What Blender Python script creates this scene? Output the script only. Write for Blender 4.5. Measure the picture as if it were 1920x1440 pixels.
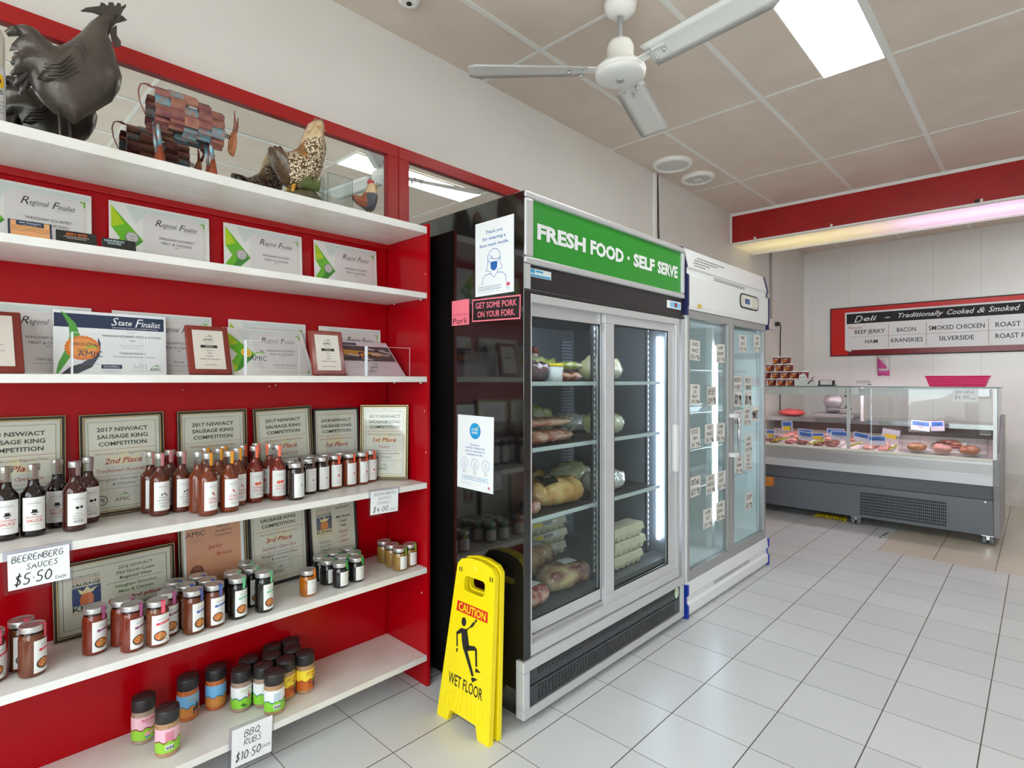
import bpy, bmesh, math, random
from math import sin, cos, pi, radians, sqrt, atan2
from mathutils import Vector, Matrix
from mathutils.geometry import delaunay_2d_cdt

for _o in list(bpy.data.objects):
    bpy.data.objects.remove(_o)
SC = bpy.context.scene
COL = SC.collection
RNG = random.Random(7)

# ------------------------------------------------------------------ camera
cam_data = bpy.data.cameras.new('camera')
cam_data.sensor_width = 36.0
cam_data.lens = 1037.3 / 1920 * 36.0
cam_data.shift_y = -6.2 / 1920
cam_data.clip_start = 0.02
cam = bpy.data.objects.new('camera', cam_data)
COL.objects.link(cam)
cam.location = (0.0, 0.0, 1.333)
cam.rotation_euler = (radians(90), 0, radians(43.76 - 90))
SC.camera = cam

# ------------------------------------------------------------------ world, daylight, exposure
world = bpy.data.worlds.new('daylight')
SC.world = world
world.use_nodes = True
bg = world.node_tree.nodes['Background']
bg.inputs['Color'].default_value = (0.90, 0.96, 1.0, 1)
bg.inputs['Strength'].default_value = 8.0
for y0, y1 in ((-2.30, -0.10), (0.02, 2.14)):
    pd = bpy.data.lights.new('window_daylight', 'AREA')
    pd.shape = 'RECTANGLE'
    pd.size = y1 - y0
    pd.size_y = 2.35
    pd.cycles.is_portal = True
    po = bpy.data.objects.new('window_daylight', pd)
    COL.objects.link(po)
    po.location = (-1.62, (y0 + y1) / 2, 1.475)
    po.rotation_euler = (radians(90), 0, radians(-90))
sun_d = bpy.data.lights.new('sun', 'SUN')
sun_d.energy = 1.5
sun_d.angle = radians(3)
sun_d.color = (1.0, 0.96, 0.9)
sun = bpy.data.objects.new('sun', sun_d)
COL.objects.link(sun)
sun.rotation_euler = (radians(20), radians(-35), 0)
SC.view_settings.view_transform = 'Standard'
SC.view_settings.look = 'None'
SC.view_settings.gamma = 1.0
SC.view_settings.use_curve_mapping = False
SC.view_settings.exposure = 0.04
SC.cycles.max_bounces = 10
SC.cycles.diffuse_bounces = 5
SC.cycles.transparent_max_bounces = 24
SC.cycles.sample_clamp_indirect = 6.0
SC.cycles.caustics_reflective = False
SC.cycles.caustics_refractive = False


# ------------------------------------------------------------------ materials
def lin(c):
    return tuple(((v / 255) / 12.92 if v <= 10 else ((v / 255 + 0.055) / 1.055) ** 2.4) for v in c) + (1.0,)


MATS = {}


def mat(name, rgb, rough=0.5, metal=0.0, spec=0.5, coat=0.0, emit=0.0, trans=0.0, alpha=1.0, noise=None, bump=None):
    """noise=(rgb2, scale, amount[, stretch]) mottles the base colour; bump=(scale, strength)."""
    if name in MATS:
        return MATS[name]
    m = bpy.data.materials.new(name)
    m.use_nodes = True
    nt = m.node_tree
    b = nt.nodes['Principled BSDF']
    b.inputs['Base Color'].default_value = lin(rgb)
    b.inputs['Roughness'].default_value = rough
    b.inputs['Metallic'].default_value = metal
    b.inputs['Specular IOR Level'].default_value = spec
    b.inputs['Coat Weight'].default_value = coat
    b.inputs['Coat Roughness'].default_value = 0.08
    b.inputs['Transmission Weight'].default_value = trans
    b.inputs['Alpha'].default_value = alpha
    if emit:
        b.inputs['Emission Color'].default_value = lin(rgb)
        b.inputs['Emission Strength'].default_value = emit
    if noise or bump:
        tc = nt.nodes.new('ShaderNodeTexCoord')
        mp = nt.nodes.new('ShaderNodeMapping')
        nt.links.new(tc.outputs['Object'], mp.inputs['Vector'])
    if noise:
        if len(noise) > 3:
            mp.inputs['Scale'].default_value = noise[3]
        n = nt.nodes.new('ShaderNodeTexNoise')
        n.inputs['Scale'].default_value = noise[1]
        n.inputs['Detail'].default_value = 5
        nt.links.new(mp.outputs['Vector'], n.inputs['Vector'])
        r = nt.nodes.new('ShaderNodeValToRGB')
        a = noise[2]
        r.color_ramp.elements[0].position = 0.5 - 0.5 * (1 - a) * 0.5 - 0.02
        r.color_ramp.elements[1].position = 0.5 + 0.5 * (1 - a) * 0.5 + 0.02
        r.color_ramp.elements[0].color = lin(rgb)
        r.color_ramp.elements[1].color = lin(noise[0])
        nt.links.new(n.outputs['Fac'], r.inputs['Fac'])
        nt.links.new(r.outputs['Color'], b.inputs['Base Color'])
    if bump:
        n2 = nt.nodes.new('ShaderNodeTexNoise')
        n2.inputs['Scale'].default_value = bump[0]
        n2.inputs['Detail'].default_value = 3
        nt.links.new(tc.outputs['Object'], n2.inputs['Vector'])
        bm_ = nt.nodes.new('ShaderNodeBump')
        bm_.inputs['Strength'].default_value = bump[1]
        bm_.inputs['Distance'].default_value = 0.01
        nt.links.new(n2.outputs['Fac'], bm_.inputs['Height'])
        nt.links.new(bm_.outputs['Normal'], b.inputs['Normal'])
    MATS[name] = m
    return m


def glass_mat(name, tint=(1, 1, 1), ior=1.45, rough=0.0, amount=1.0):
    """thin pane: transmits straight through, mirrors by Fresnel"""
    if name in MATS:
        return MATS[name]
    m = bpy.data.materials.new(name)
    m.use_nodes = True
    nt = m.node_tree
    nt.nodes.clear()
    out = nt.nodes.new('ShaderNodeOutputMaterial')
    tr = nt.nodes.new('ShaderNodeBsdfTransparent')
    tr.inputs['Color'].default_value = tuple(tint) + (1,)
    gl = nt.nodes.new('ShaderNodeBsdfGlossy')
    gl.inputs['Roughness'].default_value = rough
    fr = nt.nodes.new('ShaderNodeFresnel')
    fr.inputs['IOR'].default_value = ior
    mx = nt.nodes.new('ShaderNodeMixShader')
    ml = nt.nodes.new('ShaderNodeMath')
    ml.operation = 'MULTIPLY'
    ml.inputs[1].default_value = amount
    ge = nt.nodes.new('ShaderNodeNewGeometry')
    io = nt.nodes.new('ShaderNodeMapRange')      # the same Fresnel curve on both faces of the pane
    io.inputs['To Min'].default_value = ior
    io.inputs['To Max'].default_value = 1.0 / ior
    nt.links.new(ge.outputs['Backfacing'], io.inputs['Value'])
    nt.links.new(io.outputs[0], fr.inputs['IOR'])
    nt.links.new(fr.outputs[0], ml.inputs[0])
    nt.links.new(ml.outputs[0], mx.inputs['Fac'])
    nt.links.new(tr.outputs[0], mx.inputs[1])
    nt.links.new(gl.outputs[0], mx.inputs[2])
    nt.links.new(mx.outputs[0], out.inputs['Surface'])
    MATS[name] = m
    return m


# ------------------------------------------------------------------ mesh builder
class Plane:
    """maps flat print coordinates (x right, y up, d off the surface) to space"""
    def __init__(s, o, ux, uy):
        s.o, s.ux, s.uy = Vector(o), Vector(ux), Vector(uy)
        s.n = s.ux.cross(s.uy).normalized()

    def __call__(s, x, y, d=0.0):
        return s.o + s.ux * x + s.uy * y + s.n * d


class Wrap:
    """maps print coordinates round a cylinder of radius r about +z"""
    def __init__(s, r, z0, a0, c=(0, 0)):
        s.r, s.z0, s.a0, s.c = r, z0, a0, c

    def __call__(s, x, y, d=0.0):
        a = s.a0 + x / s.r
        return Vector((s.c[0] + (s.r + d) * cos(a), s.c[1] + (s.r + d) * sin(a), s.z0 + y))


def clip_x(pts, x, sgn):
    out = []
    for i in range(len(pts)):
        a, b = pts[i - 1], pts[i]
        ia, ib = (a[0] - x) * sgn >= 0, (b[0] - x) * sgn >= 0
        if ia != ib:
            t = (x - a[0]) / (b[0] - a[0])
            out.append((x, a[1] + (b[1] - a[1]) * t))
        if ib:
            out.append(b)
    return out


class Dome:
    """maps a print onto the top of a puffed pack of size w x d and half thickness T"""
    def __init__(s, w, d, T, sx=0, sy=0, a=0.0):
        s.w, s.d, s.T, s.sx, s.sy, s.a = w, d, T, sx, sy, a

    def __call__(s, x, y, d=0.0):
        X = s.sx + x * cos(s.a) - y * sin(s.a); Y = s.sy + x * sin(s.a) + y * cos(s.a)
        q = max(0.0, 1 - abs(2 * X / s.w) ** 3 - abs(2 * Y / s.d) ** 3)
        return Vector((X, Y, s.T * (1 + q ** .5) + .003 + d))


FRONT = Plane((0, 0, 0), (1, 0, 0), (0, 0, 1))
_GLYPH = {}


def glyphs(body, bold=0.0, shear=0.0, sp=1.0):
    key = (body, bold, shear, sp)
    if key in _GLYPH:
        return _GLYPH[key]
    cu = bpy.data.curves.new('t', 'FONT')
    cu.body = body
    cu.offset = bold
    cu.shear = shear
    cu.space_character = sp
    cu.resolution_u = 2
    cu.fill_mode = 'FRONT'
    ob = bpy.data.objects.new('t', cu)
    me = ob.to_mesh()
    vs = [(v.co.x, v.co.y) for v in me.vertices]
    fs = [tuple(p.vertices) for p in me.polygons if p.normal.z > -0.5]
    flip = [p.normal.z < 0 for p in me.polygons]
    ob.to_mesh_clear()
    bpy.data.objects.remove(ob)
    bpy.data.curves.remove(cu)
    if vs:
        x0 = min(v[0] for v in vs); x1 = max(v[0] for v in vs)
    else:
        x0 = x1 = 0
    _GLYPH[key] = (vs, fs, x0, x1)
    return _GLYPH[key]


CAP = None
STROKES = {
 'A': [[(0,0),(.45,1),(.9,0)],[(.18,.38),(.72,.38)]], 'B': [[(0,0),(0,1),(.6,.95),(.65,.65),(.1,.52),(.75,.4),(.7,.06),(0,0)]],
 'C': [[(.75,.85),(.4,1),(.05,.6),(.1,.15),(.45,0),(.8,.15)]], 'D': [[(0,0),(0,1),(.5,.9),(.75,.5),(.5,.08),(0,0)]],
 'E': [[(.65,1),(0,.97),(0,0),(.7,.03)],[(0,.5),(.5,.53)]], 'F': [[(.65,1),(0,.97),(0,0)],[(0,.5),(.5,.53)]],
 'G': [[(.75,.85),(.4,1),(.05,.6),(.1,.15),(.45,0),(.8,.2),(.8,.45),(.45,.45)]], 'H': [[(0,0),(0,1)],[(.7,0),(.7,1)],[(0,.5),(.7,.5)]],
 'I': [[(.1,0),(.1,1)]], 'J': [[(.6,1),(.6,.2),(.3,0),(.05,.2)]], 'K': [[(0,0),(0,1)],[(.65,1),(.05,.45),(.7,0)]], 'L': [[(0,1),(0,0),(.6,.03)]],
 'M': [[(0,0),(.1,1),(.45,.4),(.8,1),(.9,0)]], 'N': [[(0,0),(0,1),(.7,0),(.7,1)]], 'O': [[(.4,1),(.05,.7),(.05,.25),(.4,0),(.75,.3),(.75,.75),(.4,1)]],
 'P': [[(0,0),(0,1),(.6,.95),(.65,.6),(.05,.48)]], 'Q': [[(.4,1),(.05,.7),(.05,.25),(.4,0),(.75,.3),(.75,.75),(.4,1)],[(.5,.25),(.85,-.08)]],
 'R': [[(0,0),(0,1),(.6,.95),(.62,.62),(.05,.5),(.7,0)]], 'S': [[(.65,.88),(.35,1),(.08,.75),(.6,.4),(.6,.12),(.3,0),(0,.12)]],
 'T': [[(0,1),(.8,1)],[(.4,1),(.4,0)]], 'U': [[(0,1),(.05,.2),(.35,0),(.65,.2),(.7,1)]], 'V': [[(0,1),(.35,0),(.75,1)]], 'W': [[(0,1),(.2,0),(.45,.7),(.7,0),(.95,1)]],
 'X': [[(0,0),(.7,1)],[(0,1),(.7,0)]], 'Y': [[(0,1),(.35,.5),(.7,1)],[(.35,.5),(.35,0)]], 'Z': [[(0,1),(.7,1),(0,0),(.7,0)]],
 '$': [[(.6,.8),(.3,.92),(.05,.7),(.55,.38),(.5,.12),(.25,.05),(0,.18)],[(.38,1.12),(.2,-.12)]], '.': [[(.1,.42),(.2,.45)]], '(': [[(.3,1.05),(.1,.5),(.3,-.05)]], ')': [[(.05,1.05),(.25,.5),(.05,-.05)]], '&': [[(.7,0),(.15,.8),(.35,1),(.5,.8),(.05,.25),(.3,0),(.7,.4)]],
 '0': [[(.35,1),(.05,.65),(.05,.25),(.35,0),(.65,.3),(.65,.75),(.35,1)]], '1': [[(.05,.8),(.3,1),(.25,0)]], '2': [[(.05,.8),(.35,1),(.6,.75),(0,0),(.65,.03)]],
 '3': [[(.05,.9),(.5,.95),(.3,.55),(.6,.3),(.35,0),(0,.1)]], '4': [[(.5,0),(.5,1),(0,.35),(.7,.35)]], '5': [[(.6,1),(.12,.97),(.08,.55),(.55,.5),(.55,.1),(.2,0),(0,.1)]],
 '6': [[(.55,.95),(.1,.5),(.1,.1),(.4,0),(.6,.25),(.4,.45),(.1,.3)]], '7': [[(0,1),(.65,1),(.2,0)]], '8': [[(.35,.5),(.05,.75),(.35,1),(.6,.75),(.05,.25),(.35,0),(.65,.25),(.35,.5)]],
 '9': [[(.6,.75),(.3,.5),(.05,.75),(.35,1),(.6,.75),(.45,0)]],
}


class MB:
    def __init__(s):
        s.v, s.f, s.m, s.sm, s.mats = [], [], [], [], []
        s.T = None

    def mi(s, m):
        if m not in s.mats:
            s.mats.append(m)
        return s.mats.index(m)

    def add(s, vs, fs, m, smooth=False):
        o = len(s.v)
        T = s.T
        for p in vs:
            p = Vector(p)
            s.v.append(tuple(T @ p) if T is not None else tuple(p))
        k = s.mi(m)
        for f in fs:
            s.f.append(tuple(i + o for i in f)); s.m.append(k); s.sm.append(smooth)
        return s

    def box(s, x0, x1, y0, y1, z0, z1, m):
        vs = [(x, y, z) for x in (x0, x1) for y in (y0, y1) for z in (z0, z1)]
        return s.add(vs, [(0, 1, 3, 2), (4, 6, 7, 5), (0, 4, 5, 1), (2, 3, 7, 6), (0, 2, 6, 4), (1, 5, 7, 3)], m)

    def lathe(s, prof, m, n=20, c=(0, 0, 0), smooth=True, cap=True, arc=None):
        """prof: list of (r, z[, material]); material of a ring applies to the band above it"""
        rings = []
        vs = []
        for p in prof:
            rings.append(len(vs))
            for k in range(n):
                a = 2 * pi * k / n
                vs.append((c[0] + p[0] * cos(a), c[1] + p[0] * sin(a), c[2] + p[1]))
        cur = m
        by = {}
        for i in range(len(prof) - 1):
            if len(prof[i]) > 2:
                cur = prof[i][2]
            by.setdefault(cur, [])
            for k in range(n):
                k2 = (k + 1) % n
                by[cur].append((rings[i] + k, rings[i] + k2, rings[i + 1] + k2, rings[i + 1] + k))
        first = prof[0][2] if len(prof[0]) > 2 else m
        o = len(s.v)
        for mm, fs in by.items():
            if o is not None:
                s.add(vs, fs, mm, smooth); base = o; o = None
            else:
                k = s.mi(mm)
                for f in fs:
                    s.f.append(tuple(i + base for i in f)); s.m.append(k); s.sm.append(smooth)
        if cap:
            s.f.append(tuple(base + rings[0] + k for k in reversed(range(n)))); s.m.append(s.mi(first)); s.sm.append(False)
            s.f.append(tuple(base + rings[-1] + k for k in range(n))); s.m.append(s.mi(cur)); s.sm.append(False)
        return s

    def loft(s, rings, m, closed=True, caps=True, smooth=True):
        n = len(rings[0])
        vs = [p for r in rings for p in r]
        fs = []
        for i in range(len(rings) - 1):
            for k in range(n if closed else n - 1):
                k2 = (k + 1) % n
                fs.append((i * n + k, i * n + k2, (i + 1) * n + k2, (i + 1) * n + k))
        if caps and closed:
            fs.append(tuple(reversed(range(n))))
            fs.append(tuple((len(rings) - 1) * n + k for k in range(n)))
        return s.add(vs, fs, m, smooth)

    def tube(s, pts, r, m, n=8, smooth=True):
        pts = [Vector(p) for p in pts]
        rs = r if isinstance(r, (list, tuple)) else [r] * len(pts)
        rings = []
        prev = None
        for i, p in enumerate(pts):
            t = (pts[min(i + 1, len(pts) - 1)] - pts[max(i - 1, 0)]).normalized()
            if prev is None:
                a = Vector((0, 0, 1)) if abs(t.z) < 0.9 else Vector((1, 0, 0))
                u = t.cross(a).normalized()
            else:
                u = (prev - t * prev.dot(t)).normalized()
            prev = u
            w = t.cross(u)
            rings.append([p + (u * cos(2 * pi * k / n) + w * sin(2 * pi * k / n)) * rs[i] for k in range(n)])
        return s.loft(rings, m, smooth=smooth)

    def prism(s, pts, P, d0, d1, m, smooth=False):
        """extrude a flat outline (counter-clockwise in print coordinates) from depth d0 to d1 along the print normal"""
        n = len(pts)
        vs = [P(x, y, d0) for x, y in pts] + [P(x, y, d1) for x, y in pts]
        fs = [tuple(reversed(range(n))), tuple(range(n, 2 * n))]
        fs += [(k, (k + 1) % n, n + (k + 1) % n, n + k) for k in range(n)]
        return s.add(vs, fs, m, smooth)

    def flat(s, pts, P, m, d=0.0004):
        if isinstance(P, Wrap):     # cut into narrow strips so that the print follows the curve
            st = P.r * 0.22
            x0 = min(p[0] for p in pts); x1 = max(p[0] for p in pts)
            if x1 - x0 > st * 1.2:
                n = int((x1 - x0) / st) + 1
                for i in range(n):
                    q = clip_x(clip_x(pts, x0 + (x1 - x0) * i / n, 1), x0 + (x1 - x0) * (i + 1) / n, -1)
                    if len(q) > 2:
                        s.add([P(x, y, d) for x, y in q], [tuple(range(len(q)))], m)
                return s
        return s.add([P(x, y, d) for x, y in pts], [tuple(range(len(pts)))], m)

    def rect(s, x0, x1, y0, y1, P, m, d=0.0004, n=1):
        vs, fs = [], []
        for i in range(n + 1):
            x = x0 + (x1 - x0) * i / n
            vs += [P(x, y0, d), P(x, y1, d)]
        for i in range(n):
            fs.append((2 * i, 2 * i + 2, 2 * i + 3, 2 * i + 1))
        return s.add(vs, fs, m)

    def outline(s, x0, x1, y0, y1, w, P, m, d=0.0006):
        for a, b, c, e in ((x0, x1, y0, y0 + w), (x0, x1, y1 - w, y1), (x0, x0 + w, y0 + w, y1 - w), (x1 - w, x1, y0 + w, y1 - w)):
            s.rect(a, b, c, e, P, m, d)
        return s

    def disc(s, x, y, rx, ry, P, m, d=0.0005, n=18):
        return s.flat([(x + rx * cos(2 * pi * k / n), y + ry * sin(2 * pi * k / n)) for k in range(n)], P, m, d)

    def text(s, body, x, y, h, P, m, w=None, al='C', bold=0.0, shear=0.0, sp=1.0, d=0.0006):
        """h: capital height; w: fit to this width; al: L/C/R anchor at x; y: baseline"""
        global CAP
        if CAP is None:
            hv = glyphs('H')[0]
            CAP = max(p[1] for p in hv) - min(p[1] for p in hv)
        vs, fs, x0, x1 = glyphs(body, bold, shear, sp)
        if not vs:
            return s
        k = h / CAP
        kx = k if w is None else w / max(x1 - x0, 1e-6)
        wd = (x1 - x0) * kx
        ox = x - x0 * kx - (0 if al == 'L' else wd / 2 if al == 'C' else wd)
        return s.add([P(ox + a * kx, y + b * k, d) for a, b in vs], fs, m)

    def hand(s, body, x, y, h, P, m, w=None, lw=0.12, slant=0.15, d=0.0006, jit=0.05):
        """hand lettering in pen strokes, left aligned"""
        px_ = 0.0
        segs = []
        rr = random.Random(body)
        for ch in body.upper():
            if ch == ' ':
                px_ += 0.55; continue
            st = STROKES.get(ch, [])
            dy = rr.uniform(-jit, jit)
            wid = max([p[0] for l in st for p in l] or [0.3])
            for l in st:
                segs.append([(px_ + p[0] + slant * p[1], p[1] + dy) for p in l])
            px_ += wid + 0.24
        tot = px_
        kx = h if w is None else w / tot
        for l in segs:
            q = [(x + a * kx, y + b * h) for a, b in l]
            if len(q) > 2:
                q2 = [q[0]]
                for i in range(1, len(q) - 1):
                    a, b, c = q[i - 1], q[i], q[i + 1]
                    q2 += [(b[0] * .75 + a[0] * .25, b[1] * .75 + a[1] * .25), (b[0] * .75 + c[0] * .25, b[1] * .75 + c[1] * .25)]
                q = q2 + [q[-1]]
            s.ribbon(q, lw * h, P, m, d)
        return s

    def ribbon(s, q, w, P, m, d=0.0006):
        vs = []
        for i in range(len(q)):
            a = q[max(i - 1, 0)]; b = q[min(i + 1, len(q) - 1)]
            dx, dy = b[0] - a[0], b[1] - a[1]
            L = sqrt(dx * dx + dy * dy) or 1e-9
            nx, ny = -dy / L * w / 2, dx / L * w / 2
            vs += [P(q[i][0] + nx, q[i][1] + ny, d), P(q[i][0] - nx, q[i][1] - ny, d)]
        return s.add(vs, [(2 * i, 2 * i + 1, 2 * i + 3, 2 * i + 2) for i in range(len(q) - 1)], m)

    def pillow(s, outline, P, T, D, m, step=0.02, smooth=True, noise=0.0, pick=None):
        """puffed body from an outline: thickness T each way, reached D inside the edge; pick(x, y) chooses a material"""
        pts = [Vector(p) for p in outline]
        n = len(pts)
        xs = [p.x for p in pts]; ys = [p.y for p in pts]

        def dist(x, y):
            best = 9
            for i in range(n):
                a, b = pts[i], pts[(i + 1) % n]
                ab = b - a
                t = max(0, min(1, (Vector((x, y)) - a).dot(ab) / max(ab.length_squared, 1e-12)))
                best = min(best, (a + ab * t - Vector((x, y))).length)
            return best

        def inside(x, y):
            c = False
            for i in range(n):
                a, b = pts[i], pts[(i + 1) % n]
                if (a.y > y) != (b.y > y) and x < (b.x - a.x) * (y - a.y) / (b.y - a.y) + a.x:
                    c = not c
            return c
        extra = []
        y = min(ys) + step * .5
        row = 0
        while y < max(ys):
            x = min(xs) + step * (.5 if row % 2 else .25)
            while x < max(xs):
                if inside(x, y) and dist(x, y) > step * .4:
                    extra.append(Vector((x, y)))
                x += step
            y += step * .87; row += 1
        rv, re, rf, *_ = delaunay_2d_cdt(pts + extra, [(i, (i + 1) % n) for i in range(n)], [], 1, 1e-6)
        rr = random.Random(3)
        th = []
        for p in rv:
            dd = dist(p.x, p.y)
            if dd < 1e-5:
                th.append(0.0008)
            else:
                u = 1 - min(dd / D, 1)
                th.append(T * sqrt(max(0, 1 - u * u)) * (1 + rr.uniform(-noise, noise)))
        nv = len(rv)
        vs = [P(p.x, p.y, t) for p, t in zip(rv, th)] + [P(p.x, p.y, -t) for p, t in zip(rv, th)]
        groups = {}
        for f in rf:
            f = tuple(f)
            a, b, c = (rv[i] for i in f[:3])
            if (b - a).cross(c - a) < 0:
                f = tuple(reversed(f))
            cx = sum(rv[i].x for i in f) / len(f); cy = sum(rv[i].y for i in f) / len(f)
            mm = pick(cx, cy) if pick else m
            groups.setdefault(mm, []).append(f)
            groups[mm].append(tuple(i + nv for i in reversed(f)))
        rim = []
        for i in range(n):
            rim.append((i + nv, (i + 1) % n + nv, (i + 1) % n, i))
        groups.setdefault(m, []).extend(rim)
        o = len(s.v)
        firstg = True
        for mm, fs in groups.items():
            if firstg:
                s.add(vs, fs, mm, smooth); firstg = False
            else:
                k = s.mi(mm)
                for f in fs:
                    s.f.append(tuple(i + o for i in f)); s.m.append(k); s.sm.append(smooth)
        return s

    def build(s, name, parent=None, bevel=None, kind=None, seg=2):
        me = bpy.data.meshes.new(name)
        me.from_pydata(s.v, [], s.f)
        for m in s.mats:
            me.materials.append(m)
        me.polygons.foreach_set('material_index', s.m)
        me.polygons.foreach_set('use_smooth', s.sm)
        me.update()
        o = bpy.data.objects.new(name, me)
        COL.objects.link(o)
        if parent is not None:
            o.parent = parent
        if bevel:
            b = o.modifiers.new('bevel', 'BEVEL')
            b.width = bevel; b.segments = seg; b.limit_method = 'ANGLE'; b.angle_limit = radians(40)
        if kind:
            o['kind'] = kind
        return o


def thing(name, label, cat, loc=(0, 0, 0), rot=0.0, group=None):
    o = bpy.data.objects.new(name, None)
    o.empty_display_size = 0.05
    COL.objects.link(o)
    o.location = loc
    o.rotation_euler = rot if isinstance(rot, tuple) else (0, 0, rot)
    return tag(o, label, cat, group)


def tag(o, label, cat, group=None):
    o['label'] = label
    o['category'] = cat
    if group:
        o['group'] = group
    return o


def dup(root, loc, rot=0.0, label=None, group=None):
    r = root.copy()
    COL.objects.link(r)
    r.location = loc
    r.rotation_euler = rot if isinstance(rot, tuple) else (0, 0, rot)
    if label:
        r['label'] = label
    if group:
        r['group'] = group
    for ch in list(root.children):
        c = ch.copy(); COL.objects.link(c); c.parent = r
        for g in list(ch.children):
            e = g.copy(); COL.objects.link(e); e.parent = c
    return r


# common materials
M_WHITE = mat('white_paint', (236, 234, 230), 0.45)
M_SHELF = mat('white_shelf_paint', (238, 237, 234), 0.35, noise=((226, 222, 216), 9, 0.3))
M_RED = mat('red_gloss_paint', (170, 2, 16), 0.2, spec=0.25, bump=(35, 0.05))
M_BLACK = mat('black_ink', (22, 22, 24), 0.6)
M_GREYTX = mat('grey_ink', (110, 108, 106), 0.6)
M_REDTX = mat('red_ink', (178, 52, 48), 0.6)
M_PAPER = mat('paper', (226, 224, 218), 0.5)
M_WPAPER = mat('white_paper', (238, 240, 242), 0.4)
M_ALU = mat('brushed_aluminium', (196, 197, 199), 0.35, metal=0.6)
M_CHROME = mat('chrome', (215, 216, 218), 0.15, metal=1.0)
M_GLASS = glass_mat('clear_glass', (0.96, 0.98, 0.97))
M_ACRYL = glass_mat('clear_acrylic', (0.95, 0.97, 0.97), 1.5)
# ------------------------------------------------------------------ the setting
WALL_Y, CEIL, BACK_X, FRONT_X, RIGHT_Y = 2.26, 3.01, 7.93, -1.66, -2.6


def math_node(nt, op, a, b=None):
    n = nt.nodes.new('ShaderNodeMath')
    n.operation = op
    for i, v in enumerate((a, b)):
        if v is None:
            continue
        if isinstance(v, (int, float)):
            n.inputs[i].default_value = v
        else:
            nt.links.new(v, n.inputs[i])
    return n.outputs[0]


def tile_mat(name, rgb, rgb2, grout, x0, y0, px_, py_, wx, wy, rough=0.3, spec=0.5):
    m = bpy.data.materials.new(name)
    m.use_nodes = True
    nt = m.node_tree
    b = nt.nodes['Principled BSDF']
    tc = nt.nodes.new('ShaderNodeTexCoord')
    sx = nt.nodes.new('ShaderNodeSeparateXYZ')
    nt.links.new(tc.outputs['Object'], sx.inputs[0])
    ids = []
    lines = []
    for out, o, p, w in ((sx.outputs[0], x0, px_, wx), (sx.outputs[1], y0, py_, wy)):
        t = math_node(nt, 'DIVIDE', math_node(nt, 'SUBTRACT', out, o - 50 * p), p)
        f = math_node(nt, 'FRACT', t)
        ids.append(math_node(nt, 'FLOOR', t))
        d = math_node(nt, 'MULTIPLY', math_node(nt, 'MINIMUM', f, math_node(nt, 'SUBTRACT', 1.0, f)), p)
        lines.append(math_node(nt, 'LESS_THAN', d, w / 2))
    line = math_node(nt, 'MAXIMUM', lines[0], lines[1])
    cb = nt.nodes.new('ShaderNodeCombineXYZ')
    nt.links.new(ids[0], cb.inputs[0]); nt.links.new(ids[1], cb.inputs[1])
    wn = nt.nodes.new('ShaderNodeTexWhiteNoise')
    nt.links.new(cb.outputs[0], wn.inputs['Vector'])
    nz = nt.nodes.new('ShaderNodeTexNoise')
    nz.inputs['Scale'].default_value = 240
    nt.links.new(tc.outputs['Object'], nz.inputs['Vector'])
    nz2 = nt.nodes.new('ShaderNodeTexNoise')
    nz2.inputs['Scale'].default_value = 2.5
    nt.links.new(tc.outputs['Object'], nz2.inputs['Vector'])
    k = math_node(nt, 'ADD', math_node(nt, 'MULTIPLY', wn.outputs[0], 0.30), math_node(nt, 'ADD', math_node(nt, 'MULTIPLY', nz.outputs[0], 0.45), math_node(nt, 'MULTIPLY', nz2.outputs[0], 0.35)))
    mx = nt.nodes.new('ShaderNodeMix'); mx.data_type = 'RGBA'
    nt.links.new(k, mx.inputs[0])
    mx.inputs[6].default_value = lin(rgb); mx.inputs[7].default_value = lin(rgb2)
    m2 = nt.nodes.new('ShaderNodeMix'); m2.data_type = 'RGBA'
    nt.links.new(line, m2.inputs[0])
    nt.links.new(mx.outputs[2], m2.inputs[6]); m2.inputs[7].default_value = lin(grout)
    nt.links.new(m2.outputs[2], b.inputs['Base Color'])
    r = math_node(nt, 'ADD', math_node(nt, 'MULTIPLY', line, 0.5), rough)
    nt.links.new(r, b.inputs['Roughness'])
    b.inputs['Specular IOR Level'].default_value = spec
    MATS[name] = m
    return m


M_FLOOR = tile_mat('floor_tiles', (226, 228, 230), (198, 200, 203), (92, 84, 80), 1.4403, 1.3746, 0.3029, 0.3033, 0.0028, 0.0042, 0.28)
M_FLOOR2 = tile_mat('replaced_floor_tiles', (214, 205, 190), (196, 185, 168), (80, 74, 70), 5.13, 0.933, 0.349, 0.349, 0.002, 0.004, 0.3)
M_WALL = mat('wall_paint', (230, 226, 222), 0.5, noise=((226, 222, 217), 3, 0.2), bump=(60, 0.04))
M_CEIL = mat('ceiling_board', (226, 212, 198), 0.5, noise=((217, 202, 187), 4, 0.2))
M_CEILT = mat('ceiling_bars', (232, 231, 226), 0.45)
M_TILEW = tile_mat('white_wall_panels', (243, 243, 241), (237, 237, 236), (205, 205, 203), 0.12, 0.9, 50.0, 0.42, 0.0, 0.003, 0.2)
M_REDB = mat('dark_red_paint', (168, 10, 16), 0.35, noise=((150, 6, 12), 6, 0.3))

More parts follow.
